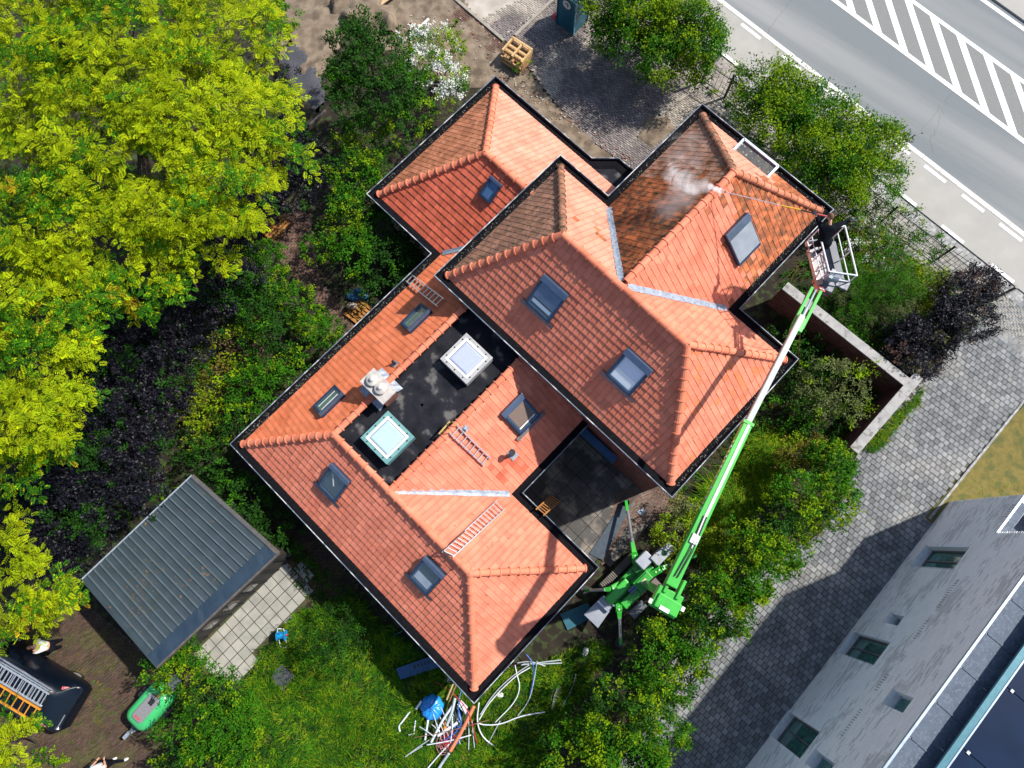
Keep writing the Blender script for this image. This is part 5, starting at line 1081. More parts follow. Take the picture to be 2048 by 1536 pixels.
# ------------------------------------------------------------------ van with ladders, trailer
va = math.radians(-27); vx = np.array([math.cos(va), math.sin(va), 0]); vy = np.array([-vx[1], vx[0], 0]); VR = np.array([vx, vy, UP]).T
van = thing('van', 'shiny dark navy van carrying ladders on its roof, parked on the brown brick yard', 'van', P(60, 1420))
rear = P(156, 1416, .6)*[1, 1, 0]; VP = lambda x, y, z: rear+vx*x+vy*y+UP*z      # x=0 rear bumper, negative = forward
NV = mat('navy_car_paint', (.002, .004, .009), (.003, .006, .012), rough=.3, coat=.25, spec=.25, scale=1)
secs = [(0.04, .8, .45, .8, .0), (0.02, .84, .42, .98, .0), (-.06, .95, .4, 1.1, .0), (-.25, .99, .38, 1.25, .0), (-.55, 1.0, .38, 1.75, .55), (-.95, 1.0, .38, 1.93, .74), (-2.2, 1.0, .38, 1.95, .76), (-3.4, 1.0, .38, 1.9, .72), (-4.1, .96, .38, 1.25, .6), (-5.0, .85, .4, .95, .5)]
rings = []
for x, hw, z0, z1, hr_ in secs:
    hr_ = hr_ or hw*.86; zs = min(z1-.05, 1.1)
    rings.append([VP(x, -hw*.92, z0), VP(x, -hw, z0+.15), VP(x, -hw, zs), VP(x, -(hw*.35+hr_*.65), (zs+z1)/2+.05), VP(x, -hr_, z1-.05), VP(x, -hr_*.7, z1), VP(x, hr_*.7, z1), VP(x, hr_, z1-.05), VP(x, (hw*.35+hr_*.65), (zs+z1)/2+.05), VP(x, hw, zs), VP(x, hw, z0+.15), VP(x, hw*.92, z0)])
bo = obj('body', MB().loft(rings), NV, van, smooth=True)
obj('rear_window', MB().add([VP(-.30, -.72, 1.30), VP(-.30, .72, 1.30), VP(-.60, .62, 1.74), VP(-.60, -.62, 1.74)], [(0, 1, 2, 3)]), GLASSD, van)
for y in (-.8, .8): obj('tail_light', MB().beam(VP(-.28, y, 1.16), VP(-.62, y*.93, 1.5), .1, .06), mat('tail_light_red', (.5, .01, .01), (.6, .3, .3), rough=.1, coat=1, scale=14), van)
obj('bumper', MB().box(VP(-.02, 0, .55), (.16, 1.66, .3), VR), NV, van, bevel=.05); obj('bumper_trim', MB().beam(VP(-.08, -.75, 1.13), VP(-.08, -.2, 1.15), .04, .02), CHROME, van)
for x in (-.9, -4.0):
    for y in (-.8, .8):
        wh = obj('wheel', MB().tube([VP(x, y-.1, .33), VP(x, y+.1, .33)], .33, 18), BLACK, van); obj('rim', MB().tube([VP(x, y-.105, .33), VP(x, y+.105, .33)], .2, 12), ALU, wh)
for x in (-1.3, -2.9): obj('roof_bar', MB().beam(VP(x, -.85, 2.05), VP(x, .85, 2.05), .06, .04), BLACK, van)
zl = 2.14
def lad(lab, y0, y1, x0, n, m, z, grp, rw=.04, rg_=.06): 
    t = ladder('extension_ladder', lab, [VP(x0, y0, z), VP(-4.6, y0, z), VP(x0, y1, z), VP(-4.6, y1, z)], n, m, wr=rw, group=grp)
    return t
lad('wide grey aluminium ladder strapped on the van roof', .62, .12, -.62, 24, ALU, zl, 'ladders on the van roof', .05)
lad('second aluminium ladder under the wide grey one on the van roof', .68, .05, -.75, 16, mat('dull_alu', (.35, .42, .47), (.3, .36, .4), rough=.4, metal=.6), zl-.09, 'ladders on the van roof')
lad('orange ladder lying along the lower edge of the van roof', 0., -.48, -.6, 13, mat('orange_ladder', (.6, .24, .02), (.5, .2, .02), rough=.5), zl, 'ladders on the van roof', .06)
obj('roof_rail', MB().beam(VP(-.65, .76, 2.05), VP(-4.5, .8, 2.05), .05, .06), CHROME, van)
# bending person behind the van
pn = thing('person', 'person in a white shirt bending over behind the dark van', 'person', VP(-2.55, 1.42, 0))
pc_ = VP(-2.55, 1.42, 0)
pj = dict(pel=(pc_+np.array([.32, .02, .95]), (.16, .12)), ch=(pc_+np.array([-.05, .02, 1.12]), (.18, .12)), nk=(pc_+np.array([-.25, -.02, 1.1]), .06), hd=(pc_+np.array([-.38, -.04, 1.05]), .08), sl_=(pc_+np.array([-.1, .2, 1.08]), .075), sr=(pc_+np.array([-.1, -.2, 1.08]), .075), el=(pc_+np.array([-.2, .24, .8]), .05), er=(pc_+np.array([-.2, -.26, .8]), .05), wl_=(pc_+np.array([-.38, .18, .6]), .035), wr_=(pc_+np.array([-.38, -.2, .6]), .035),
          hl=(pc_+np.array([.32, .13, .88]), .1), hr=(pc_+np.array([.32, -.1, .88]), .1), kl=(pc_+np.array([.24, .14, .48]), .07), kr=(pc_+np.array([.24, -.12, .48]), .07), al=(pc_+np.array([.3, .15, .08]), .05), ar=(pc_+np.array([.3, -.12, .08]), .05))
skin('body', pj, EB, SKIN, pn)
SHIRT = mat('white_cotton', (.72, .71, .69), (.6, .6, .6), rough=.9, scale=8)
skin('shirt', {k: (pj[k][0], gr(pj[k][1], 1.28)) for k in ('ch', 'pel', 'sl_', 'sr', 'el', 'er')}, [('ch', 'pel'), ('ch', 'sl_'), ('ch', 'sr'), ('sl_', 'el'), ('sr', 'er')], SHIRT, pn)
skin('trousers', {k: (pj[k][0], gr(pj[k][1], 1.2)) for k in ('pel', 'hl', 'hr', 'kl', 'kr', 'al', 'ar')}, EB[:6], JACK, pn)
head(pc_+np.array([-.40, -.04, 1.05]), (-.5, 0, -.8), (-.85, 0, .5), pn)
hand(pj['wl_'][0], (-.5, 0, -.8), (0, 1, 0), pn); hand(pj['wr_'][0], (-.5, 0, -.8), (0, 1, 0), pn)
# walking person at the lower edge
wk = thing('person', 'person in dark trousers and white shoes walking across the brown brick yard', 'person', P(240, 1519))
f1_, f2_ = P(228, 1519), P(251, 1520); hpv = P(206, 1532, .92)
wj = dict(pel=(hpv, (.16, .11)), hl=(hpv+[-.08, .05, -.06], .1), hr=(hpv+[.08, -.02, -.06], .1), kl=((hpv*.5+f1_*.5)+[0, .05, .03], .068), kr=((hpv*.5+f2_*.5)+[.0, .06, .03], .068), al=(f1_+UP*.09, .045), ar=(f2_+UP*.09, .045),
          ch=(hpv+[-.02, -.02, .42], (.19, .12)), nk=(hpv+[-.02, -.02, .62], .055), hd=(hpv+[-.02, -.02, .72], .07), sl_=(hpv+[-.2, .0, .5], .075), sr=(hpv+[.17, -.04, .5], .075), el=(hpv+[-.3, .08, .22], .05), er=(hpv+[.22, .1, .25], .05), wl_=(hpv+[-.25, .2, .05], .033), wr_=(hpv+[.1, .25, .15], .033))
skin('body', wj, EB, SKIN, wk); skin('trousers', {k: (wj[k][0], gr(wj[k][1], 1.22)) for k in ('pel', 'hl', 'hr', 'kl', 'kr', 'al', 'ar')}, EB[:6], JACK, wk)
skin('shirt', {k: (wj[k][0], gr(wj[k][1], 1.25)) for k in ('ch', 'pel', 'sl_', 'sr', 'el', 'er')}, [('ch', 'pel'), ('ch', 'sl_'), ('ch', 'sr'), ('sl_', 'el'), ('sr', 'er')], SHIRT, wk)
head(hpv+[-.02, -.01, .85], (.9, .3, -.2), UP, wk); hand(wj['wl_'][0], (.2, .6, -.6), UP, wk); hand(wj['wr_'][0], (-.3, .6, -.3), UP, wk)
for p_ in (f1_, f2_): obj('shoe', MB().sphere(p_+[.03, .03, .06], (.14, .06, .06), 12, 7, R=np.array([[.9, -.43, 0], [.43, .9, 0], [0, 0, 1]])), WHITE, wk, smooth=True)
# green trailer
tr = thing('trailer', 'small rounded green trailer with a grey lid and a tow bar', 'trailer', P(300, 1415)); tra = math.radians(50)
tcx = P(302, 1412, .7)*[1, 1, 0]; trx = np.array([math.cos(tra), math.sin(tra), 0]); tryv = np.array([-trx[1], trx[0], 0]); TP = lambda x, y, z: tcx+trx*x+tryv*y+UP*z; TRR = np.array([trx, tryv, UP]).T
def rrect(hx, hy, z, r, n=5):
    o = []
    for cx, cy, a0 in ((hx-r, hy-r, 0), (-hx+r, hy-r, 90), (-hx+r, -hy+r, 180), (hx-r, -hy+r, 270)):
        for i in range(n+1): a = math.radians(a0+90*i/n); o.append(TP(cx+r*math.cos(a), cy+r*math.sin(a), z))
    return o
GT = mat('jade_green_plastic', (.045, .42, .13), (.04, .36, .11), rough=.35, coat=.4, scale=2)
obj('body', MB().loft([rrect(.8, .5, .35, .3), rrect(.9, .58, .5, .33), rrect(.9, .58, .8, .33), rrect(.82, .5, 1.0, .3), rrect(.66, .36, 1.08, .25)]), GT, tr, smooth=True)
li = obj('lid', MB().loft([rrect(.58, .27, 1.04, .14), rrect(.58, .27, 1.12, .14), rrect(.54, .23, 1.14, .12)]), mat('grey_lid', (.14, .14, .15), (.2, .2, .21), rough=.7, scale=30), tr)
obj('lid_hatch', MB().box(TP(.33, -.02, 1.145), (.24, .2, .02), TRR), BLACK, li)
for i in range(5): obj('red_lettering', MB().box(TP(-.45, -.12+i*.06, 1.146), (.09+.02*(i % 2), .035, .006), TRR), REDM, li)
obj('indicator', MB().sphere(TP(.62, -.05, 1.06), (.07, .07, .05), 10, 6), mat('amber', (.7, .25, .02), rough=.3), tr)
obj('tow_bar', MB().beam(TP(-.85, 0, .45), TP(-1.45, 0, .45), .09, .09).beam(TP(-.8, .3, .42), TP(-1.25, .03, .45), .05, .05).beam(TP(-.8, -.3, .42), TP(-1.25, -.03, .45), .05, .05), mat('dull_steel', (.12, .15, .17), metal=.5), tr)
obj('hitch', MB().box(TP(-1.5, 0, .5), (.3, .14, .12), TRR).tube([TP(-1.2, -.12, .1), TP(-1.2, -.12, .7)], .035, 8), LEAD, tr)
for s_ in (1, -1): obj('wheel', MB().tube([TP(.1, s_*.6, .3), TP(.1, s_*.74, .3)], .3, 18), BLACK, tr); obj('mudguard', MB().loft([[TP(.1+.36*math.cos(a), s_*.6, .3+.36*math.sin(a)), TP(.1+.36*math.cos(a), s_*.76, .3+.36*math.sin(a))] for a in np.linspace(.2, 2.9, 8)], closed=False, cap=False), BLACK, tr)
obj('rear_rack', MB().box(TP(1.15, -.05, .6), (.55, .4, .08), TRR).beam(TP(.85, .1, .62), TP(1.4, .1, .62), .04, .1), DGREY, tr)
# ------------------------------------------------------------------ small things in the garden
hr0 = thing('hose_reel', 'blue and white hose reel standing on the grass by the slab terrace', 'hose reel', P(568, 1268)); c = P(569, 1272)
BLUEP = mat('bright_blue_plastic', (.01, .26, .55), (.01, .22, .48), rough=.35)
fr = MB().tube([c+[-.14, -.38, .04], c+[-.14, .3, .55], c+[-.12, .36, .6], c+[.12, .36, .6], c+[.14, .3, .55], c+[.14, -.38, .04], c+[.1, -.45, .04], c+[-.1, -.45, .04], c+[-.14, -.38, .04]], .02, 6)
obj('frame', fr, WHITE, hr0); obj('drum', MB().tube([c+[-.17, .08, .4], c+[.17, .08, .4]], .15, 14).tube([c+[-.18, .08, .4], c+[-.16, .08, .4]], .22, 16).tube([c+[.16, .08, .4], c+[.18, .08, .4]], .22, 16), BLUEP, hr0); obj('crank', MB().box(c+[.25, .1, .45], (.1, .05, .05)), REDM, hr0)
GH = mat('green_hose', (.01, .22, .12), (.01, .18, .1), rough=.4)
def wire(name, lab, cat, pts, r, m, z=.05, group=None, loops=None, n=5):
    p = [np.array(P(*q[:2], (q[2] if len(q) > 2 else z)+(.16 if name != 'garden_hose' else .05))) for q in pts]
    # smooth the polyline
    for _ in range(2):
        o = [p[0]]
        for a, b in zip(p[:-1], p[1:]): o += [a*.75+b*.25, a*.25+b*.75]
        p = o+[p[-1]]
    return tag(obj(name, MB().tube(p, r, n), m, smooth=True), lab, cat, group)
wire('garden_hose', 'green garden hose curling from the blue reel through the grass', 'hose', [(578, 1262), (592, 1275), (585, 1262), (600, 1256), (602, 1272), (585, 1278), (610, 1284), (640, 1284), (700, 1318), (725, 1310), (760, 1285), (805, 1262)], .018, GH)
def flat(name, lab, cat, pts, z, m, th=.03):
    return tag(obj(name, MB().prism(W(pts), z, z+th), m), lab, cat)
lump_m = mat('dark_grey_mat', (.05, .055, .062), (.035, .04, .045), rough=.8, scale=8)
flat('rubber_mat', 'dark grey square rubber mat lying on the lawn', 'mat', [(566, 1328), (592, 1350), (569, 1380), (548, 1362), (548, 1345)], .16, lump_m)
BB = mat('deep_blue_board', (.01, .07, .17), (.008, .055, .14), rough=.5)
b_ = flat('blue_board', 'long deep blue sign board lying half under the house eave', 'board', [(794, 1335), (880, 1305), (892, 1328), (803, 1357)], .2, BB, .04)
for i in range(6): obj('lettering', MB().prism(W([(828+i*7, 1328-i*2.2), (832+i*7, 1327-i*2.2), (834+i*7, 1334-i*2.2), (830+i*7, 1335-i*2.2)]), .24, .244), BLACK, b_)
flat('blue_board', 'teal blue board lying behind the white guard of the boom lift', 'board', [(1120, 1228), (1175, 1205), (1190, 1232), (1135, 1260)], .04, mat('teal_board', (.01, .1, .14), (.01, .08, .11)), .04)
flat('metal_plate', 'dark blue grey steel plate laid as a track beside the courtyard', 'plate', [(1178, 1108), (1240, 1012), (1256, 1000), (1262, 1012), (1205, 1120)], .05, mat('steel_plate', (.05, .07, .09), (.035, .05, .07), rough=.5, metal=.3), .03)
flat('white_card', 'small pale card lying in the grass below the boom lift', 'card', [(1168, 1293), (1178, 1297), (1173, 1314), (1163, 1309)], .05, WHITE)
flat('broken_board', 'grey ragged board lying under the hedge', 'board', [(1117, 1369), (1124, 1373), (1121, 1385), (1116, 1398), (1110, 1410), (1105, 1420), (1102, 1415), (1108, 1390)], .08, mat('ragged_grey', (.4, .4, .33), (.3, .3, .25), scale=6))
for k, (x, y) in enumerate(((1283, 1024),)): flat('drain_cover', 'square grey drain cover in the red brick apron', 'drain cover', [(x, y-9), (x+9, y-1), (x, y+8), (x-9, y)], .055, LEAD)
wire('grey_cable', 'thin grey cable curving on the ground beside the ragged board', 'cable', [(1152, 1348), (1145, 1375), (1132, 1400), (1124, 1412)], .015, LEAD)
# blue tarp bundle
tb = MB(); c = P(866, 1412, .0); nn, kk = 40, 12; rings = []
for i in range(kk+1):
    a = i/kk; r_ = math.sin(min(a*1.25, 1)*math.pi/2)*(1 if a < .9 else .9); z_ = .55*math.cos(a*math.pi/2)**.7 if a < 1 else 0
    rings.append([c+np.array([r_*.47*math.cos(t)*(1+.07*math.sin(t*9+a*7)+rng.normal(0, .015)), r_*.5*math.sin(t)*(1+.07*math.sin(t*9+a*7+1)), max(z_+.045*math.sin(t*11+a*9)*(1-.3*a), .01)]) for t in np.linspace(0, 2*math.pi, nn+1)[:-1]])
tag(obj('blue_tarpaulin', tb.loft(rings), mat('bright_blue_tarp', (.02, .28, .72), (.015, .2, .6), rough=.3, coat=.3, scale=3), smooth=True), 'bright blue tarpaulin bundled up on the pile of pipes', 'tarpaulin')
# pipes and cables of the pile: each one on its own
PG = 'pipes and cables piled at the house corner'
MW = mat('white_pvc', (.66, .68, .7), (.5, .55, .6), rough=.4, scale=4); MG = mat('grey_conduit', (.38, .43, .46), (.3, .34, .37), rough=.4, scale=4); MO = mat('orange_pvc', (.62, .2, .1), (.55, .16, .08), rough=.5, scale=4); MR = mat('red_cable', (.5, .02, .04), (.4, .02, .03), rough=.4); MBl = mat('blue_conduit', (.02, .13, .5), (.02, .1, .42), rough=.4); MBr = mat('brown_wood_strip', (.25, .13, .06), (.2, .1, .05)); MP = mat('pale_wood', (.5, .36, .2), (.42, .28, .15))
pile = [('orange drain pipe', 'thick orange drain pipe lying across the pile towards the house corner', [(948, 1412, .4), (925, 1460, .35), (900, 1503, .3)], .075, MO),
 ('grey pipe', 'dark grey pipe continuing from the lower end of the orange pipe', [(898, 1506, .25), (885, 1525, .1), (872, 1545, .1)], .06, MG),
 ('white pipe', 'thick white pipe sloping away from the blue tarpaulin', [(905, 1412, .3), (885, 1440, .3), (862, 1485, .2)], .05, MW), ('white pipe', 'short white pipe below the blue tarpaulin', [(856, 1440, .3), (850, 1480, .1)], .045, MW),
 ('white pipe', 'white pipe end standing out left of the blue tarpaulin', [(843, 1402, .2), (832, 1418, .1)], .05, MW), ('grey pipe', 'grey pipe fitting between the tarpaulin and the orange pipe', [(910, 1396, .3), (904, 1425, .35), (893, 1452, .3)], .06, MG),
 ('white pipe', 'long white pipe crossing the red cables', [(942, 1470, .2), (900, 1482, .3), (853, 1490, .2)], .025, MW), ('white pipe', 'white pipe under the orange pipe near its middle', [(915, 1445, .25), (875, 1472, .25)], .06, MW),
 ('white pipe', 'thin white pipe leaving the pile at its lower left', [(902, 1484, .2), (860, 1530, .05), (850, 1545, .05)], .03, MW), ('grey pipe', 'pair of grey conduits lying lower left of the pile', [(858, 1480, .1), (835, 1495, .05), (810, 1514, .05)], .022, MG),
 ('grey pipe', 'grey conduit standing right of the orange pipe', [(937, 1440, .15), (938, 1470, .1), (937, 1500, .05)], .025, MG), ('grey pipe', 'second grey conduit right of the orange pipe', [(944, 1442, .15), (947, 1480, .1), (949, 1496, .05)], .02, MG),
 ('brown stick', 'thin brown stick crossing the whole pile', [(978, 1440, .3), (900, 1462, .45), (826, 1476, .1)], .015, MBr), ('wooden lath', 'pale wooden lath at the eave above the pile', [(906, 1368, .3), (893, 1400, .2)], .035, MP), ('wooden lath', 'brown wooden lath beside the pale lath at the eave', [(912, 1370, .3), (898, 1404, .2)], .03, MBr),
 ('red cable', 'straight red cable running down right of the orange pipe', [(905, 1385, .2), (935, 1418, .5), (945, 1450, .4), (954, 1486, .05)], .02, MR), ('red cable', 'red cable lying in shade by the eave', [(868, 1364, .05), (890, 1372, .05), (905, 1388, .1)], .015, MR),
 ('blue conduit', 'bright blue conduit standing in the middle of the pile', [(922, 1382, .2), (916, 1410, .4), (917, 1445, .3)], .02, MBl), ('blue conduit', 'blue conduit hooked around the orange pipe', [(917, 1420, .4), (925, 1445, .4), (912, 1465, .35), (890, 1480, .3)], .02, MBl),
 ('blue conduit', 'blue conduit arching out of the eave on the right side', [(1052, 1308, .3), (1066, 1325, .3), (1068, 1345, .2), (1066, 1365, .1), (1060, 1390, .1)], .02, MBl),
 ('white hose', 'long pale conduit looping across the grass to the right', [(955, 1420, .1), (953, 1440, .1), (960, 1450, .1), (1000, 1450, .1), (1040, 1432, .1), (1090, 1424, .1)], .028, MW),
 ('white hose', 'pale conduit bending down from the corner towards the lawn', [(958, 1405, .2), (953, 1445, .15), (965, 1475, .1), (988, 1492, .05)], .028, MW),
 ('white hose', 'pale conduit making a wide loop beside the house wall', [(1030, 1330, .1), (1034, 1350, .1), (1041, 1375, .1), (1030, 1405, .1), (990, 1445, .1)], .022, MW),
 ('white hose', 'pale conduit running along the wall foot', [(1058, 1330, .1), (1020, 1355, .1), (985, 1390, .1), (960, 1430, .1)], .025, MG), ('white hose', 'second pale conduit running along the wall foot', [(1062, 1334, .1), (1030, 1352, .15), (980, 1402, .1), (958, 1440, .1)], .025, MW),
 ('grey pipe', 'grey conduit bundle end pointing right above the loop', [(1042, 1330, .15), (1080, 1325, .1), (1122, 1320, .05)], .028, MG), ('grey pipe', 'lower grey conduit of the bundle pointing right', [(1046, 1328, .1), (1085, 1328, .1), (1124, 1326, .05)], .028, MG),
 ('grey pipe', 'grey conduit curving under the arch of the blue one', [(1034, 1326, .1), (1060, 1322, .2), (1090, 1332, .05)], .025, MG), ('grey pipe', 'grey conduit lying in the grass below the wide loop', [(1000, 1442, .1), (985, 1470, .05), (975, 1490, .05)], .018, MG),
 ('grey pipe', 'grey conduit hanging from the bundle across the lawn', [(1074, 1322, .2), (1070, 1350, .1), (1060, 1400, .05), (1035, 1432, .05)], .02, MG),
 ('white pipe', 'short white pipe with a ring end left of the tarpaulin', [(831, 1441, .05), (828, 1464, .05)], .028, MW), ('white pipe', 'small white pipe lying flat in the grass left of the pile', [(817, 1470, .05), (829, 1467, .05)], .022, MW),
 ('white strip', 'curved white strip in the grass left of the tarpaulin', [(820, 1423, .05), (806, 1442, .05), (797, 1452, .05), (800, 1463, .05)], .035, MW), ('grey pipe', 'grey conduit in the dark grass at the far lower left', [(845, 1492, .05), (812, 1512, .05)], .02, MG)]
for nm, lab, pts, r, m in pile: wire(nm.replace(' ', '_'), lab, nm.split()[-1], pts, r, m, n=8 if r > .03 else 6)
for k in range(14):
    t0_ = rng.uniform(0, 1); x0_, y0_ = 868+rng.uniform(0, 70), 1432+rng.uniform(0, 60); a_ = math.radians(rng.normal(118, 28)); L_ = rng.uniform(25, 60)
    wire('thin_pipe', 'thin pale conduit tangled in the pile between the tarpaulin and the orange pipe', 'pipe', [(x0_, y0_, .05+.02*k), (x0_+math.cos(a_)*L_*.5+2, y0_-math.sin(a_)*L_*.5, .12+.02*k), (x0_+math.cos(a_)*L_, y0_-math.sin(a_)*L_, .08+.02*k)], rng.uniform(.012, .024), (MW, MG, MW, MG, MBl, MR, MP)[k % 7] if k < 4 else (MW, MG)[k % 2], group='thin conduits tangled in the pile')
def coil(name, lab, px, py, z, r, n, m, tr_, ell=.9, group=None):
    c = P(px, py, z); p = []
    for i in range(n*14): a = i/14*2*math.pi; L_ = i/14; rr_ = r*(.75+.3*math.sin(L_*2.3+px)+.1*math.sin(i*.37)); p.append(c+np.array([.09*math.sin(L_*1.7+py)*r*3+rr_*math.cos(a)*(1+.25*math.sin(L_*1.1)), .09*math.cos(L_*2.1+px)*r*3+rr_*ell*math.sin(a)*(1+.35*math.cos(L_*1.9+px)), .03*math.sin(i*.5)]))
    return tag(obj(name, MB().tube(p, tr_, 5), m, smooth=True), lab, 'cable coil', group)
coil('cable_coil', 'red cable coil tangled in the middle of the pile', 898, 1478, .4, .24, 7, MR, .010, 1.2); coil('cable_coil', 'pink cable coil beneath the orange pipe', 888, 1488, .3, .26, 6, mat('pink_cable', (.6, .2, .25)), .009, 1.2)
coil('cable_coil', 'blue cable coil tangled beside the orange pipe', 912, 1470, .35, .22, 4, MBl, .016, 1.3); coil('cable_coil', 'thin orange cable coil at the lower end of the pile', 921, 1514, .1, .26, 3, mat('salmon_cable', (.6, .2, .12)), .014, .9); coil('cable_coil', 'single orange cable loop lowest of all', 922, 1528, .05, .2, 1, MO, .014, .6)
for k, (x, y, s_) in enumerate(((928, 1415, .22), (922, 1408, .2), (933, 1424, .16))):
    tag(obj('white_block', MB().box(P(x, y, .35), (s_, s_*1.1, .12), HR), WHITE), ['largest white plastic box piece', 'middle white plastic box piece', 'smallest white plastic box piece'][k]+' beside the orange pipe', 'plastic box', 'white box pieces in the pile')
tag(obj('orange_fitting', MB().tube([P(889, 1458, .4), P(892, 1444, .4)], .06, 10), mat('strong_orange', (.75, .25, .02))), 'short orange fitting lying among the white pipes', 'pipe fitting')
wtop = tag(lump('plastic_scrap', P(1000, 1390, .1), (.14, .12, .06), WHITE, 4), 'crumpled white scrap beside the wall foot conduits', 'scrap')
tag(lump('plastic_scrap', P(897, 1358, .1), (.16, .18, .08), WHITE, 6), 'crumpled pale plastic under the eave near the wooden slats', 'scrap')
for k, (x, y) in enumerate(((1222, 152), (1070, 147), (1077, 158), (1081, 148), (1092, 168), (1104, 164), (1066, 141))):
    tag(obj('loose_paver', MB().box(P(x if k else 1088, y, .06), (.2, .1, .07), np.array([[math.cos(k), -math.sin(k), 0], [math.sin(k), math.cos(k), 0], [0, 0, 1]])), mat('loose_paver', (.4, .34, .3), (.3, .25, .22))), ['loose pale paver on the driveway near the sandy mound', 'loose pale paver closest to the pallet stack', 'loose pale paver standing free in the sand by the driveway edge', 'loose pale paver lying against the last row of the driveway', 'loose pale paver furthest down the driveway edge', 'loose pale paver between driveway edge and roof corner', 'loose pale paver nearest the west roof corner'][k], 'paver', 'loose pavers at the driveway edge')
obj_ = thing('plywood_sheet', 'pale plywood sheets stacked on the sand heap at the picture edge', 'plywood', P(757, 5, .3))
obj('lower_sheet', MB().prism(W([(728, 2), (755, 27), (800, -5), (770, -30)]), .3, .34), MP, obj_); obj('upper_sheet', MB().prism(W([(745, -8), (762, 10), (785, -8), (768, -25)]), .35, .38), mat('brown_ply', (.22, .12, .09)), obj_)
t = obj('timber_beam', MB().beam(P(832, 62, .1), P(858, 38, .1), .12, .1), KERB); tag(t, 'grey timber beam lying in the sand by the white flowering shrub', 'timber')
for k, (a, b) in enumerate((((652, 222), (612, 258)), ((610, 262), (660, 305)))):
    tag(obj('timber_edging', MB().beam(P(*a, .1), P(*b, .1), .12, .2), TIMB), ['grey timber edging by the gravel patch', 'grey timber edging running towards the house hedge'][k], 'timber')
# scattered stones on the sand
rs = MB()
for _ in range(380):
    t = rng.random(); x, y = 985+t*275+rng.normal(0, 9), 135+t*190+rng.normal(0, 8)
    if rng.random() < .5: x, y = rng.uniform(700, 1000), rng.uniform(30, 130)
    q = P(x, y, .08); s_ = rng.uniform(.015, .06); a = rng.uniform(0, 3); rs.box(q, (s_*1.6, s_, s_*.7), np.array([[math.cos(a), -math.sin(a), 0], [math.sin(a), math.cos(a), 0], [0, 0, 1]]), 0 if rng.random() < .6 else 1)
stuff(obj('rubble', rs, [mat('pale_stone', (.42, .38, .32), (.3, .27, .23)), mat('brick_chip', (.3, .12, .07), (.22, .09, .05))]))
# ------------------------------------------------------------------ vegetation
def leafmat(name, c, c2, trans=.35, rough=.75, k=.42, spec=.12):
    return mat(name, c, c2, rough=rough, scale=2.2, tint=k, trans=trans, spec=spec)
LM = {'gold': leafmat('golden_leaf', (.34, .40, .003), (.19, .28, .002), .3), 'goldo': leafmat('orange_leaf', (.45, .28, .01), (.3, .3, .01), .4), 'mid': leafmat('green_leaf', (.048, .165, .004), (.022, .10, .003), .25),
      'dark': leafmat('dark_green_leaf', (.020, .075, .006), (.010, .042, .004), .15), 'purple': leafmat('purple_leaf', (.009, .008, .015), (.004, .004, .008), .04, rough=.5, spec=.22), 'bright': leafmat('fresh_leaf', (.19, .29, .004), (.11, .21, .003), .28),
      'lime': leafmat('lime_leaf', (.22, .27, .012), (.14, .2, .01), .4), 'sage': leafmat('sage_leaf', (.14, .17, .06), (.09, .12, .035), .3), 'bronze': leafmat('bronze_leaf', (.18, .13, .02), (.11, .11, .02), .35), 'white': mat('white_blossom', (.75, .76, .72), (.6, .65, .6), trans=.3, rough=.8), 'lilac': leafmat('pale_pink_leaf', (.13, .07, .06), (.09, .055, .035), .3)}
BARK = mat('grey_brown_bark', (.09, .065, .045), (.05, .035, .025), rough=.95, scale=9, bump=.8)
def unit(a): return a/(np.linalg.norm(a, axis=-1, keepdims=True)+1e-9)
def quads(c, d, nrm, l, w_):
    """rhombic leaves at c pointing along d"""
    s_ = unit(np.cross(d, nrm)); l = l[:, None]; w_ = w_[:, None]; n2 = unit(np.cross(s_, d))
    return np.stack([c, c+d*l*.5+s_*w_*.5+n2*w_*.12, c+d*l-n2*l*.12, c+d*l*.5-s_*w_*.5+n2*w_*.12], 1)
def lobe_pts(lobes, density, low=-.15):
    out = []; nr = []; R_ = []
    for (px, py, z, rp_, *e) in lobes:
        sc = FPX/(CAMH-z); r = rp_/sc; rz = r*(e[0] if e else .75); c = P(px, py, z-rz*.4)
        n = max(8, int(density*2*math.pi*r*r)); d = unit(rng.normal(0, 1, (n*3, 3))); d = d[d[:, 2] > low][:n]; k = rng.uniform(.72, 1.05, (len(d), 1))
        p = c+d*np.array([r, r, rz])*k; p[:, 2] = np.maximum(p[:, 2], .12); out.append(p); nr.append(unit(d/np.array([r, r, rz])*r)); R_.append(np.full(len(d), r))
    return np.concatenate(out), np.concatenate(nr), np.concatenate(R_)
def patchy(p, mi, k=.9):
    m = mi(len(p)); n = np.sin(p[:, 0]*k+np.sin(p[:, 1]*k*1.4)*1.5)+np.sin(p[:, 1]*k*1.2+p[:, 2]*1.1)+rng.normal(0, .5, len(p)); o = np.empty(len(p), int); o[np.argsort(-n)] = np.sort(m); return np.where(rng.random(len(p)) < .72, o, m)
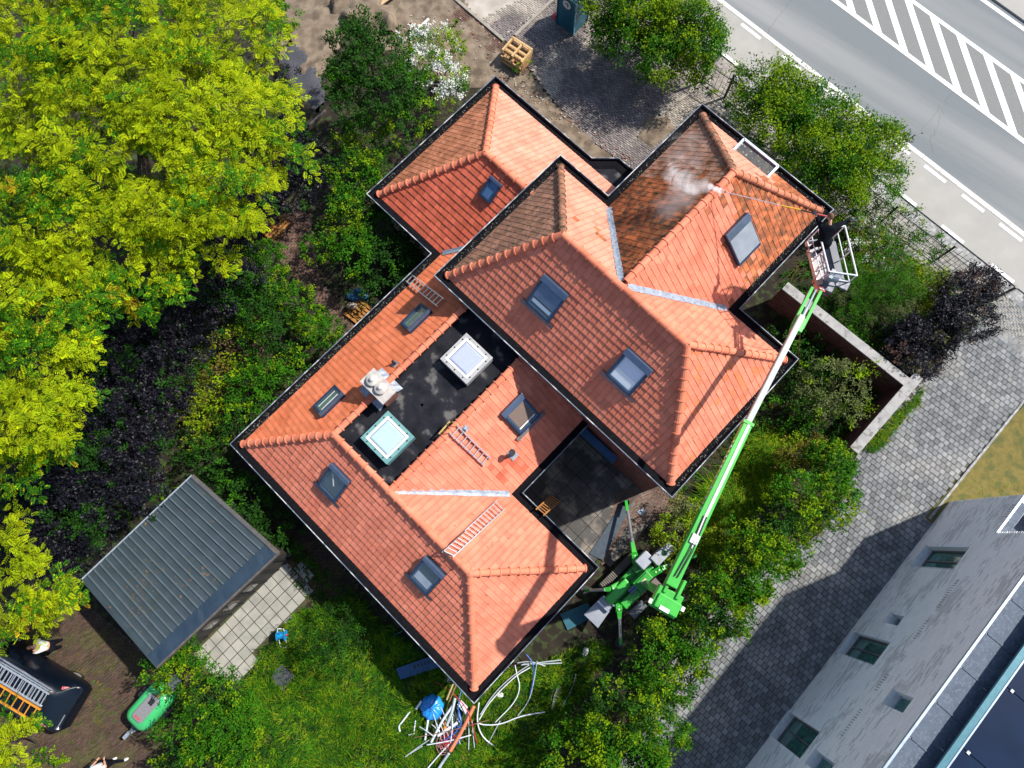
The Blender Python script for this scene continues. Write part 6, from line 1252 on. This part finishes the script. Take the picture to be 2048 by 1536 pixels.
def crown_pinnate(lobes, density, root, mi, fr_len=.36, leaf=.105):
    """sprays of pinnate fronds"""
    p, nr, r = lobe_pts(lobes, density); p, nr = clumpy(p, nr, 3.6, .8, amp=.22); p, nr = clumpy(p, nr, 1.5, .75, amp=.3); N = len(p); Q = []; M = []; T = []
    mm_ = patchy(p, mi); sd_ = unit(nr*[1, 1, .35]+rng.normal(0, .35, (N, 3)))                       # spray direction, outward
    K = 6
    for j in range(K):
        b = p+sd_*(j*.085)*(1+rng.normal(0, .1, (N, 1)))-UP*(.012*j*j*.5); side = 1 if j % 2 else -1
        lat = unit(np.cross(sd_, UP+rng.normal(0, .2, (N, 3))))*side; d = unit(sd_*.55+lat*(.9 if j < K-1 else .0)+rng.normal(0, .22, (N, 3))-UP*.12); fl = fr_len*rng.uniform(.6, 1.05, N)*(1-.05*j)
        up = unit(UP+nr*.5+rng.normal(0, .3, (N, 3))); tt_ = np.clip(rng.normal(.5, .3, N), 0, 1)
        for q_ in range(5):
            f = (q_+1)/5.2; c = b+d*(fl*f)[:, None]-UP*(.10*f*f*fl)[:, None]; l2 = leaf*(1.05-.3*abs(f-.5))
            for s_ in (1, -1):
                lt = unit(np.cross(d, up))*s_; dd = unit(lt*.85+d*.55); Q.append(quads(c, dd, up, np.full(N, l2), np.full(N, leaf*.34))); T.append(tt_+rng.normal(0, .08, N)); M.append(np.where(rng.random(N) < .85, mm_, mi(N)))
        Q.append(quads(b+d*fl[:, None]*.96, d, up, np.full(N, leaf*1.1), np.full(N, leaf*.45))); T.append(tt_); M.append(np.where(rng.random(N) < .85, mm_, mi(N)))
    return np.concatenate(Q), np.concatenate(M), np.clip(np.concatenate(T), 0, 1)
def clumpy(p, nr, k=2.1, cut=.6, sd=0, amp=.2):
    n3 = np.sin(p[:, 0]*k+np.sin(p[:, 1]*k*1.3+sd)*1.3)+np.sin(p[:, 1]*k*1.1+1.7+np.sin(p[:, 2]*k)*1.2)+np.sin(p[:, 2]*k*1.4+p[:, 0]*k*.7)
    keep = (n3 > -1.2+cut) | (rng.random(len(p)) < .35); p = p+nr*(n3*amp)[:, None]; return p[keep], nr[keep]
def crown_leafy(lobes, density, per, leaf, mi, spread=.18, low=-.15, aspect=.55, outb=.6):
    per = int(per*1.75); leaf = leaf*1.4; p, nr, r = lobe_pts(lobes, density, low); p, nr = clumpy(p, nr, 3.2); N = len(p); c = np.repeat(p, per, 0); n2 = np.repeat(nr, per, 0); tt_ = np.repeat(np.clip(rng.normal(.5, .2, N), 0, 1), per)
    m_ = np.repeat(patchy(p, mi, 1.6), per)
    # leaves along a short twig that points outward
    k = rng.uniform(0, 1, len(c))[:, None]; tw = np.repeat(unit(nr*outb+UP*.25+rng.normal(0, .4, (N, 3))), per, 0); c = c+tw*(k-.2)*spread*1.9+rng.normal(0, spread*.38, c.shape)
    c[:, 2] = np.maximum(c[:, 2], .05); d = unit(tw*.6+rng.normal(0, .6, c.shape)); up = unit(UP+n2*.6+rng.normal(0, .45, c.shape))
    l = leaf*rng.uniform(.65, 1.25, len(c)); return quads(c, d, up, l, l*aspect), m_, np.clip(tt_+rng.normal(0, .15, len(c)), 0, 1)
def pickm(ws):
    ws = np.array(ws, float); ws /= ws.sum(); return lambda n: rng.choice(len(ws), n, p=ws)
def plant(name, label, cat, lobes, mats, ws, style='leafy', density=9, per=16, leaf=.09, spread=.18, group=None, stems=None, base=None, kind=None, aspect=.55, low=-.15, extra=None, outb=.6):
    lob = np.array([l[:4] for l in lobes]); i = np.argmax(lob[:, 3]); b = base if base is not None else P(np.average(lob[:, 0], weights=lob[:, 3]**2), np.average(lob[:, 1], weights=lob[:, 3]**2), np.average(lob[:, 2], weights=lob[:, 3]**2)*.6)*[1, 1, 0]
    t = thing(name, label, cat, b, group)
    if style == 'pinnate': V, M, T = crown_pinnate(lobes, density, t, pickm(ws), leaf=leaf)
    else: V, M, T = crown_leafy(lobes, density, per, leaf, pickm(ws), spread, low, aspect, outb)
    big('crown', V, 4, [LM[m] for m in mats], t, tint=T, midx=M)
    # trunk and limbs up into the lobes
    tk = MB(); zmax = max(l[2] for l in lobes); zt_ = zmax*.45; r0 = .035*zmax/2+.02
    if cat == 'tree': tk.tube([b, b+[.05, .05, zt_*.5], b+[0, .1, zt_]], [r0*1.3, r0, r0*.8], 9); obj('trunk', tk, BARK, t, smooth=True)
    tl_ = MB()
    for l in lobes:
        sc = FPX/(CAMH-l[2]); c = P(l[0], l[1], l[2]-.5*l[3]/sc); s0_ = b+[0, .1, zt_] if cat == 'tree' else b+np.array([rng.normal(0, .1), rng.normal(0, .1), 0]); mid_ = s0_*.5+c*.5+[rng.normal(0, .1), rng.normal(0, .1), .1*zmax*.5]
        tl_.tube([s0_, mid_, c], [r0*.55, r0*.35, r0*.12], 6)
        for _ in range(3):
            e_ = c+unit(rng.normal(0, 1, 3)*[1, 1, .5])*(l[3]/sc)*.8; tl_.tube([mid_*.3+c*.7, e_], [r0*.2, r0*.06], 5)
    obj('branches', tl_, BARK, t); return t
G3 = 'golden leaved trees along the left edge'
plant('golden_tree', 'huge golden green tree filling the upper left corner', 'tree', [(90, 70, 9, 150), (270, 50, 9.5, 150), (430, 80, 8.7, 120), (510, 130, 8, 75), (210, 190, 10, 150), (380, 210, 9.5, 140), (500, 235, 8.2, 95), (535, 320, 7.6, 72), (440, 350, 8.5, 115), (290, 330, 9.5, 130), (130, 320, 9.7, 140), (330, 450, 8.3, 95), (210, 470, 8.7, 120), (90, 430, 9.2, 110), (40, 200, 9.5, 120), (300, 555, 7.3, 60), (160, 560, 7.6, 70), (420, 465, 6.8, 50), (370, 560, 6.8, 40), (540, 30, 7, 40), (20, 40, 9, 90)],
      ['gold', 'mid', 'goldo'], [.74, .245, .015], 'pinnate', density=16, leaf=.105, group=G3)
plant('golden_tree', 'golden green tree at the left edge above the purple shrubs', 'tree', [(30, 600, 9, 110), (95, 590, 8.6, 70), (50, 720, 8.6, 105), (115, 700, 8, 50), (25, 840, 8.2, 105), (90, 880, 7.4, 58), (30, 940, 7.4, 55), (118, 830, 7.2, 32)],
      ['gold', 'mid', 'goldo'], [.72, .265, .015], 'pinnate', density=16, leaf=.105, group=G3)
plant('golden_tree', 'smaller golden tree at the left edge beside the shed and van', 'tree', [(15, 1070, 6, 45), (55, 1185, 6, 60), (22, 1232, 6, 50), (95, 1200, 5.2, 34), (6, 1278, 5.2, 22), (80, 1250, 5, 30)],
      ['gold', 'mid', 'goldo'], [.82, .12, .06], 'pinnate', density=16, leaf=.105, group=G3)
plant('golden_sapling', 'golden leafy branch hanging over the lower edge of the van', 'shrub', [(38, 1432, 3.4, 17), (15, 1512, 3.2, 34), (5, 1540, 3, 40)], ['gold', 'mid'], [.9, .1], 'pinnate', density=14, leaf=.10)
plant('green_sapling', 'small green tree with light foliage over the sandy ground', 'tree', [(555, 35, 3.5, 28), (575, 60, 3.3, 18), (545, 10, 3.3, 24)], ['mid', 'bright'], [.6, .4], density=14, leaf=.09)
GP = 'dark purple shrubs'
kw = dict(mats=['purple', 'dark'], ws=[.88, .12], density=18, per=16, leaf=.085, group=GP, low=-.05)
plant('purple_shrub', 'glossy dark purple shrub beside the gravel patch', 'shrub', [(600, 320, 3, 48), (618, 370, 2.8, 36), (590, 270, 2.8, 30), (572, 170, 2.6, 26), (560, 215, 2.6, 26), (590, 400, 2.6, 34)], **kw)
plant('purple_shrub', 'dark purple shrub under the lower right of the golden tree', 'shrub', [(470, 440, 3.2, 60), (450, 500, 3.2, 60), (480, 560, 3, 45), (420, 570, 3, 60), (520, 400, 2.8, 40), (540, 330, 2.6, 34), (545, 420, 2.4, 30)], **kw)
plant('purple_shrub', 'largest dark purple shrub between the golden tree and the shed', 'shrub', [(330, 640, 3.3, 70), (250, 640, 3, 60), (380, 680, 3.2, 50), (280, 730, 3.6, 80), (210, 740, 3.3, 60), (200, 840, 3.6, 85), (290, 830, 3.6, 75), (250, 920, 3.6, 85), (170, 940, 3.4, 75), (110, 880, 3, 60), (120, 1010, 3.2, 70), (210, 1000, 3.2, 70), (60, 1000, 3, 60), (90, 1090, 2.8, 60), (180, 1060, 2.6, 50), (345, 760, 3.2, 55), (40, 1090, 2.8, 40), (130, 1140, 2.4, 35), (300, 990, 2.4, 35)], mats=['purple', 'dark'], ws=[.8, .2], density=17, per=16, leaf=.085, group=GP, low=-.05)
plant('purple_shrub', 'purple leaved shrub at the corner of the grey drive', 'shrub', [(1960, 572, 1.9, 32), (1930, 585, 2.1, 42), (1900, 615, 2.2, 46), (1935, 640, 2, 42), (1870, 660, 2.1, 46), (1840, 695, 2, 44), (1795, 700, 1.9, 44), (1890, 680, 1.8, 38), (1835, 725, 1.6, 34), (1985, 562, 1.6, 20), (1780, 670, 1.6, 34)], mats=['purple', 'lilac'], ws=[.95, .05], density=24, per=15, leaf=.075, group=GP)
plant('flowering_shrub', 'shrub covered in white blossom at the top of the garden', 'shrub', [(870, 90, 2.5, 45), (850, 130, 2.7, 48), (900, 120, 2.5, 38), (890, 165, 2.5, 38), (915, 185, 2.3, 30), (840, 80, 2.3, 32), (925, 140, 2.2, 20)], ['bright', 'white', 'mid'], [.42, .40, .18], density=14, per=14, leaf=.08)
plant('bushy_tree', 'dark green tree beside the white flowering shrub', 'tree', [(720, 90, 4.5, 60), (750, 130, 4.8, 75), (700, 150, 4.4, 55), (760, 190, 4.6, 65), (700, 200, 4.2, 45), (800, 170, 4, 45), (820, 200, 3.6, 35), (745, 60, 4, 35), (670, 165, 3.6, 25)], ['dark', 'mid'], [.85, .15], density=12, per=16, leaf=.085)
plant('garden_bush', 'mid green bush beside the red roof slope', 'shrub', [(800, 255, 2.8, 55), (745, 265, 2.9, 55), (700, 285, 2.7, 45), (840, 240, 2.4, 32), (740, 320, 2.9, 50), (700, 350, 2.8, 50), (690, 400, 2.7, 42), (735, 360, 2.6, 38)], ['mid', 'bright', 'dark'], [.5, .3, .2], density=13, per=14, leaf=.08)
plant('garden_bush', 'bright green bush next to the red roof corner', 'shrub', [(680, 450, 2.7, 38), (700, 485, 2.6, 36), (665, 490, 2.4, 26), (690, 530, 2.5, 34), (640, 500, 2, 26)], ['mid', 'bright'], [.75, .25], density=15, per=14, leaf=.085)
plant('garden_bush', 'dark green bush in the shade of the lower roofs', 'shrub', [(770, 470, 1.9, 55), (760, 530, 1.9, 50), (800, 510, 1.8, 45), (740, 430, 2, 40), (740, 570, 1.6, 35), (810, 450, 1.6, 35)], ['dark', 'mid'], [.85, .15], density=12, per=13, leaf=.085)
plant('clipped_hedge', 'clipped green hedge running diagonally beside the garden path', 'hedge', [(515, 510, 1.8, 40), (540, 545, 1.9, 38), (565, 580, 1.9, 38), (590, 610, 1.9, 40), (615, 640, 1.9, 38), (640, 662, 1.9, 34), (660, 685, 1.8, 26)], ['mid', 'bright', 'dark'], [.62, .26, .12], density=22, per=14, leaf=.065, spread=.12)
plant('garden_bush', 'dark green bush between the hedge and the purple shrubs', 'shrub', [(500, 600, 2.4, 50), (530, 640, 2.4, 50), (480, 570, 2.2, 40), (540, 690, 2.2, 40), (440, 610, 2.2, 35)], ['dark', 'mid'], [.7, .3], density=13, per=14, leaf=.085)
plant('variegated_shrub', 'yellow green variegated shrub below the diagonal hedge', 'shrub', [(440, 710, 1.8, 42), (490, 700, 1.8, 40), (400, 770, 1.8, 42), (450, 770, 1.8, 44), (380, 830, 1.7, 38), (400, 870, 1.5, 28), (520, 720, 1.7, 32), (420, 830, 1.6, 30), (500, 660, 1.6, 26)], ['lime', 'bright', 'bronze', 'lilac'], [.5, .25, .15, .1], density=11, per=10, leaf=.085, spread=.22)
plant('garden_bush', 'mid green bush beside the left gutter of the garden roof', 'shrub', [(540, 750, 2.2, 48), (500, 790, 2.2, 48), (470, 840, 2.1, 40), (580, 720, 2, 36), (520, 830, 1.8, 30)], ['mid', 'bright', 'dark'], [.6, .15, .25], density=13, per=14, leaf=.085)
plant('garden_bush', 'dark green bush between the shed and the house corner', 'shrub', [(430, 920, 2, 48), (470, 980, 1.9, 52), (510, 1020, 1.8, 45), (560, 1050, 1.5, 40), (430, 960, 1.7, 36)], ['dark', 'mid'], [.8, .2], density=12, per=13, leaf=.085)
plant('roadside_hedge', 'large dark green hedge behind the portable toilet ending yellow green at the pavement', 'hedge', [(1225, 20, 3.2, 57), (1280, 30, 3.4, 69), (1340, 60, 3.2, 69), (1250, 80, 2.8, 46), (1310, 105, 2.8, 52), (1390, 90, 3, 55), (1360, 20, 3, 52), (1385, 130, 2.6, 37), (1410, 70, 2.6, 32), (1200, -10, 3, 34)], ['mid', 'dark', 'bright'], [.42, .2, .38], density=26, per=17, leaf=.085, low=-.5, spread=.3, outb=1.1)
plant('roadside_hedge', 'large rounded green hedge between the rear roof and the road', 'hedge', [(1530, 170, 2.6, 48), (1570, 200, 3, 63), (1620, 235, 3.2, 69), (1560, 250, 3, 63), (1680, 285, 3, 67), (1620, 310, 3.2, 69), (1740, 300, 2.8, 52), (1690, 350, 3, 60), (1750, 350, 2.7, 46), (1530, 220, 2.7, 46), (1650, 370, 2.6, 52), (1770, 270, 2.5, 32), (1700, 400, 2.2, 34)], ['mid', 'bright', 'dark'], [.38, .50, .12], density=26, per=17, leaf=.08, low=-.5, spread=.3, outb=1.1)
plant('garden_bush', 'fine leaved grey green bush beside the lift basket', 'shrub', [(1725, 560, 1.8, 55), (1770, 590, 1.9, 58), (1715, 605, 1.8, 50), (1790, 550, 1.8, 45), (1695, 565, 1.6, 38), (1750, 635, 1.5, 42), (1790, 630, 1.4, 40), (1810, 580, 1.7, 36)], ['sage', 'mid'], [.25, .75], density=20, per=20, leaf=.05, aspect=.3)
plant('garden_bush', 'round yellow green bush between the grey green bush and the purple shrub', 'shrub', [(1860, 562, 1.8, 38), (1852, 595, 1.7, 34), (1832, 540, 1.7, 28), (1840, 622, 1.4, 28)], ['lime', 'bright'], [.8, .2], density=18, per=14, leaf=.075)
plant('rose_bush', 'low rose bush with tiny pale blossoms behind the railing', 'shrub', [(1720, 470, 1, 38), (1745, 505, 1.1, 40), (1790, 520, 1.1, 36), (1700, 430, 1, 30), (1780, 480, 1.1, 32), (1700, 510, 1, 30)], ['mid', 'lime', 'white', 'bronze'], [.5, .25, .15, .1], density=22, per=10, leaf=.065)
plant('garden_bush', 'dark green bush by the railing above the rose bush', 'shrub', [(1800, 450, 1.2, 34), (1820, 490, 1.2, 28), (1760, 430, 1.2, 26), (1870, 500, 1.5, 26)], ['mid', 'dark', 'bright'], [.4, .4, .2], density=14, per=12, leaf=.07)
plant('garden_bush', 'grey green loose bush inside the garden wall corner', 'shrub', [(1640, 750, 1.9, 36), (1680, 770, 1.9, 42), (1670, 810, 1.8, 38), (1630, 790, 1.7, 36), (1715, 750, 1.7, 22), (1700, 830, 1.6, 22)], ['sage', 'bright'], [.75, .25], density=12, per=13, leaf=.075)
plant('garden_bush', 'dark green ground bush along the inner side of the garden wall', 'shrub', [(1600, 620, .8, 30), (1560, 680, .8, 40), (1600, 710, .9, 45), (1640, 720, .8, 40), (1590, 780, 1.1, 50), (1570, 830, 1.0, 50), (1640, 860, .9, 50), (1700, 700, .7, 30), (1690, 650, .9, 40), (1730, 690, .9, 34)], ['dark', 'mid'], [.7, .3], density=9, per=11, leaf=.085)
plant('bronze_bush', 'golden brown bush at the top of the long hedge row', 'shrub', [(1600, 890, 2, 36), (1620, 915, 2, 32), (1580, 920, 1.8, 26)], ['bronze', 'bright'], [.75, .25], density=16, per=13, leaf=.07)
plant('long_hedge', 'long uneven green hedge row between the lawn and the grey drive', 'hedge', [(1679, 929, 2.9, 34), (1653, 957, 2.6, 48), (1693, 970, 2.8, 28), (1613, 1004, 3.8, 44), (1648, 1009, 2.8, 38), (1574, 1052, 2.6, 52), (1617, 1048, 2.3, 30), (1526, 1090, 3.7, 48), (1502, 1132, 3.7, 51), (1563, 1118, 3.2, 31), (1448, 1163, 2.8, 43), (1502, 1190, 3.5, 33), (1422, 1211, 3.6, 48), (1451, 1236, 3.1, 39), (1368, 1261, 2.4, 54), (1329, 1310, 3.3, 44), (1383, 1323, 2.2, 30), (1287, 1362, 2.8, 43), (1342, 1382, 2.2, 36), (1246, 1422, 3.3, 52), (1320, 1444, 2.6, 51), (1200, 1466, 2.3, 44), (1274, 1486, 2.7, 52), (1150, 1520, 2.6, 52), (1221, 1541, 3.1, 57), (1292, 1532, 3.2, 33)],
      ['mid', 'bright', 'dark'], [.46, .36, .18], density=25, low=-.35, per=15, leaf=.08)
plant('garden_bush', 'yellow green bush beside the lift arm below the house corner', 'shrub', [(1360, 1050, 1.6, 40), (1400, 1080, 1.6, 40), (1380, 1020, 1.4, 30), (1330, 1070, 1.3, 30), (1420, 1120, 1.5, 26), (1340, 1110, 1.2, 26)], ['lime', 'bright', 'sage'], [.3, .5, .2], density=14, per=13, leaf=.075)
plant('garden_bush', 'small dark conifer like bush on the lawn beside the lower gutter', 'shrub', [(650, 1270, 2, 42), (680, 1300, 1.8, 34), (640, 1300, 1.7, 32), (680, 1250, 1.5, 40), (720, 1290, 1.2, 34)], ['dark', 'mid', 'lime'], [.6, .32, .08], density=14, per=16, leaf=.065, aspect=.35)
plant('garden_bush', 'green bush overhanging the green trailer', 'shrub', [(390, 1300, 1.8, 26), (360, 1330, 2, 36), (330, 1345, 1.8, 30), (400, 1330, 1.7, 26)], ['mid', 'bright'], [.6, .4], density=17, per=14, leaf=.075)
plant('garden_bush', 'large round green bush beside the green trailer', 'shrub', [(430, 1420, 2, 60), (400, 1460, 2, 60), (460, 1470, 2, 58), (430, 1390, 1.8, 40), (480, 1430, 1.8, 36), (420, 1520, 1.9, 60), (360, 1530, 1.6, 40), (490, 1520, 1.7, 36)], ['mid', 'bright', 'dark'], [.6, .22, .18], density=14, per=16, leaf=.075)
for k, (x, y, r_, lab) in enumerate(((1048, 110, 6, 'beside the pallet stack'), (1040, 140, 7, 'below the pallet stack'), (75, 1505, 14, 'in the yard behind the van'), (115, 1530, 16, 'at the lower edge of the yard'), (1425, 185, 10, 'at the foot of the railing gate'), (1455, 210, 12, 'in the leaf litter below the gate'), (910, 45, 8, 'on the curb of the forecourt'), (340, 985, 14, 'behind the shed'), (390, 905, 18, 'between shed and variegated shrub'))):
    plant('weed_tuft', 'small green weed tuft '+lab, 'weed', [(x, y, .25, r_, .6)], ['bright', 'mid'], [.5, .5], density=40, per=8, leaf=.07, spread=.08)
# grass: blades in tufts
def grass(name, outline, n, h, mats, ws, tuft=7, excl=()):
    poly = W(outline); a = np.array(poly); x0, y0 = a.min(0); x1, y1 = a.max(0); p = rng.uniform((x0, y0), (x1, y1), (n*2, 2)); p = p[inpoly(p[:, 0], p[:, 1], poly)][:n]
    for e in excl: p = p[~inpoly(p[:, 0], p[:, 1], e)]
    dens = np.sin(p[:, 0]*1.3+np.sin(p[:, 1]*1.1)*2)+np.sin(p[:, 1]*1.9+p[:, 0]*.5); p = p[rng.random(len(p)) < .68+.16*dens]
    hh = np.repeat(h*(.7+.35*(np.sin(p[:, 0]*.9+2)*np.sin(p[:, 1]*1.2)+1)/1.0)*rng.uniform(.6, 1.2, len(p)), tuft); lean0 = np.repeat(np.stack([np.sin(p[:, 1]*1.4+p[:, 0]), np.cos(p[:, 0]*1.2-p[:, 1])], -1)*.5, tuft, 0); m_ = np.repeat(rng.choice(len(ws), len(p), p=np.array(ws)/sum(ws)), tuft); tt_ = np.repeat(np.clip(rng.normal(.5, .25, len(p)), 0, 1), tuft)
    q = np.repeat(p, tuft, 0)+rng.normal(0, .05, (len(p)*tuft, 2)); N = len(q); d = rng.normal(0, .55, (N, 2))+lean0; b = np.column_stack([q, np.full(N, .01)]); tip = b+np.column_stack([d*hh[:, None], hh*.75]); mid = (b+tip)/2+np.column_stack([-d*hh[:, None]*.12, hh*.18])
    wv = unit(np.column_stack([-d[:, 1], d[:, 0], np.zeros(N)]))*(.012+.004*rng.random((N, 1))); V = np.stack([b-wv*.6, b+wv*.6, mid+wv, mid-wv], 1); V2 = np.stack([mid-wv, mid+wv, tip+wv*.1, tip-wv*.1], 1)
    o = big(name, np.concatenate([V, V2]), 4, [LM[x] for x in mats], None, tint=np.concatenate([np.clip(tt_+rng.normal(0, .1, N), 0, 1)]*2), midx=np.concatenate([m_, m_])); return stuff(o)
hs = [[hv(*p)[:2] for p in ((-14.7, 6.2), (-10.7, 6.2), (-10.7, -5.15), (2.4, -5.15), (2.4, .8), (-1.7, .8), (-1.7, 5), (2.4, 5.05), (2.4, 11.3), (-14.7, 13.4))]]
LAWNP = [(600, 1225), (700, 1200), (860, 1330), (1060, 1340), (1190, 1280), (1230, 1300), (1150, 1400), (1090, 1480), (1060, 1600), (1050, 1750), (380, 1750), (420, 1600), (520, 1300)]
stp = [SP, W([(850, 1450), (880, 1400), (905, 1390), (940, 1420), (945, 1470), (910, 1510), (870, 1500)]), W([(566, 1326), (594, 1350), (569, 1382), (546, 1362)]), W([(790, 1335), (880, 1303), (894, 1328), (803, 1360)]), W([(1098, 1420), (1112, 1368), (1128, 1370), (1110, 1425)]), W([(1160, 1290), (1182, 1296), (1174, 1318), (1160, 1310)])]
grass('lawn_grass', LAWNP, 21000, .26, ['bright', 'mid', 'lime', 'dark'], [.22, .44, .10, .24], excl=hs+stp)
grass('tall_grass', [(1380, 1020), (1500, 880), (1580, 860), (1560, 960), (1450, 1090), (1400, 1120)], 2600, .5, ['mid', 'lime', 'bright'], [.5, .25, .25], tuft=9)
grass('garden_undergrowth', [(1350, 1000), (1560, 760), (1560, 560), (1680, 430), (1990, 610), (1840, 760), (1700, 905), (1500, 900)], 4200, .24, ['mid', 'dark', 'bronze'], [.4, .45, .15])
grass('verge_grass', [(1722, 900), (1842, 775), (1838, 800), (1760, 890), (1735, 905)], 1300, .2, ['mid', 'lime'], [.6, .4])
grass('dry_grass', [(1862, 1046), (1848, 1035), (2060, 795), (2300, 720), (2300, 1010), (1920, 1010)], 1500, .06, ['bronze', 'lime'], [.7, .3])
grass('yard_weeds', [(60, 1180), (330, 1340), (400, 1380), (330, 1590), (-60, 1590), (-60, 1250)], 900, .07, ['mid', 'bronze'], [.5, .5], tuft=5)
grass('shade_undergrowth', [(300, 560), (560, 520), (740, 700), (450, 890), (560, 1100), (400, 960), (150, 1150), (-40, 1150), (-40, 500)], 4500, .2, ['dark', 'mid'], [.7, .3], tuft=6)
grass('wall_undergrowth', [(560, 1060), (620, 1110), (760, 1230), (860, 1330), (760, 1320), (640, 1220), (560, 1120)], 1200, .2, ['dark', 'mid'], [.6, .4])
wl_v = []
for px, py, n_ in ((1690, 1010, 120), (1600, 1180, 120), (1500, 1310, 100), (1900, 880, 60), (1980, 760, 60), (1800, 850, 40)):
    for _ in range(n_): q_ = P(px+rng.normal(0, 45), py+rng.normal(0, 45), .06); wl_v.append(q_)
wl_v = np.array(wl_v); N = len(wl_v); stuff(big('scattered_leaves', quads(wl_v, unit(rng.normal(0, 1, (N, 3))*[1, 1, .1]), unit(UP+rng.normal(0, .2, (N, 3))), np.full(N, .05), np.full(N, .03)), 4, [LM['bronze'], LM['mid'], LM['lilac']], None, tint=rng.random(N), midx=rng.choice(3, N)))
sl_v = []
for kx, ky, n_ in ((.75, .35, 70), (.85, .55, 60), (.6, .3, 40), (.5, .6, 30), (.3, .2, 20)):
    for _ in range(n_): sl_v.append(s_up(min(max(kx+rng.normal(0, .07), .02), .98), min(max(ky+rng.normal(0, .1), .02), .95))+UP*.03)
sl_v = np.array(sl_v); N = len(sl_v); stuff(big('leaves_on_shed_roof', quads(sl_v, unit(rng.normal(0, 1, (N, 3))*[1, 1, .1]), unit(UP+rng.normal(0, .2, (N, 3))), np.full(N, .06), np.full(N, .04)), 4, [mat('brown_dead_leaf', (.22, .09, .03), (.15, .07, .03), tint=.3), LM['bronze']], None, tint=rng.random(N), midx=rng.choice(2, N)))
# fallen leaves
lv = rng.uniform((1400, 160), (1640, 440), (2600, 2)); pts_ = np.array([P(x, y, .04) for x, y in lv if abs((y-170)-(x-1405)*.93) < 45 and not (1420 < x < 1600 and y < x*.7-840)])
N = len(pts_); d = unit(rng.normal(0, 1, (N, 3))*[1, 1, .2]); stuff(big('leaf_litter', quads(pts_, d, unit(UP+rng.normal(0, .3, (N, 3))), np.full(N, .1), np.full(N, .06)), 4, [LM['lilac'], LM['bronze']], None, tint=rng.random(N), midx=rng.choice(2, N)))
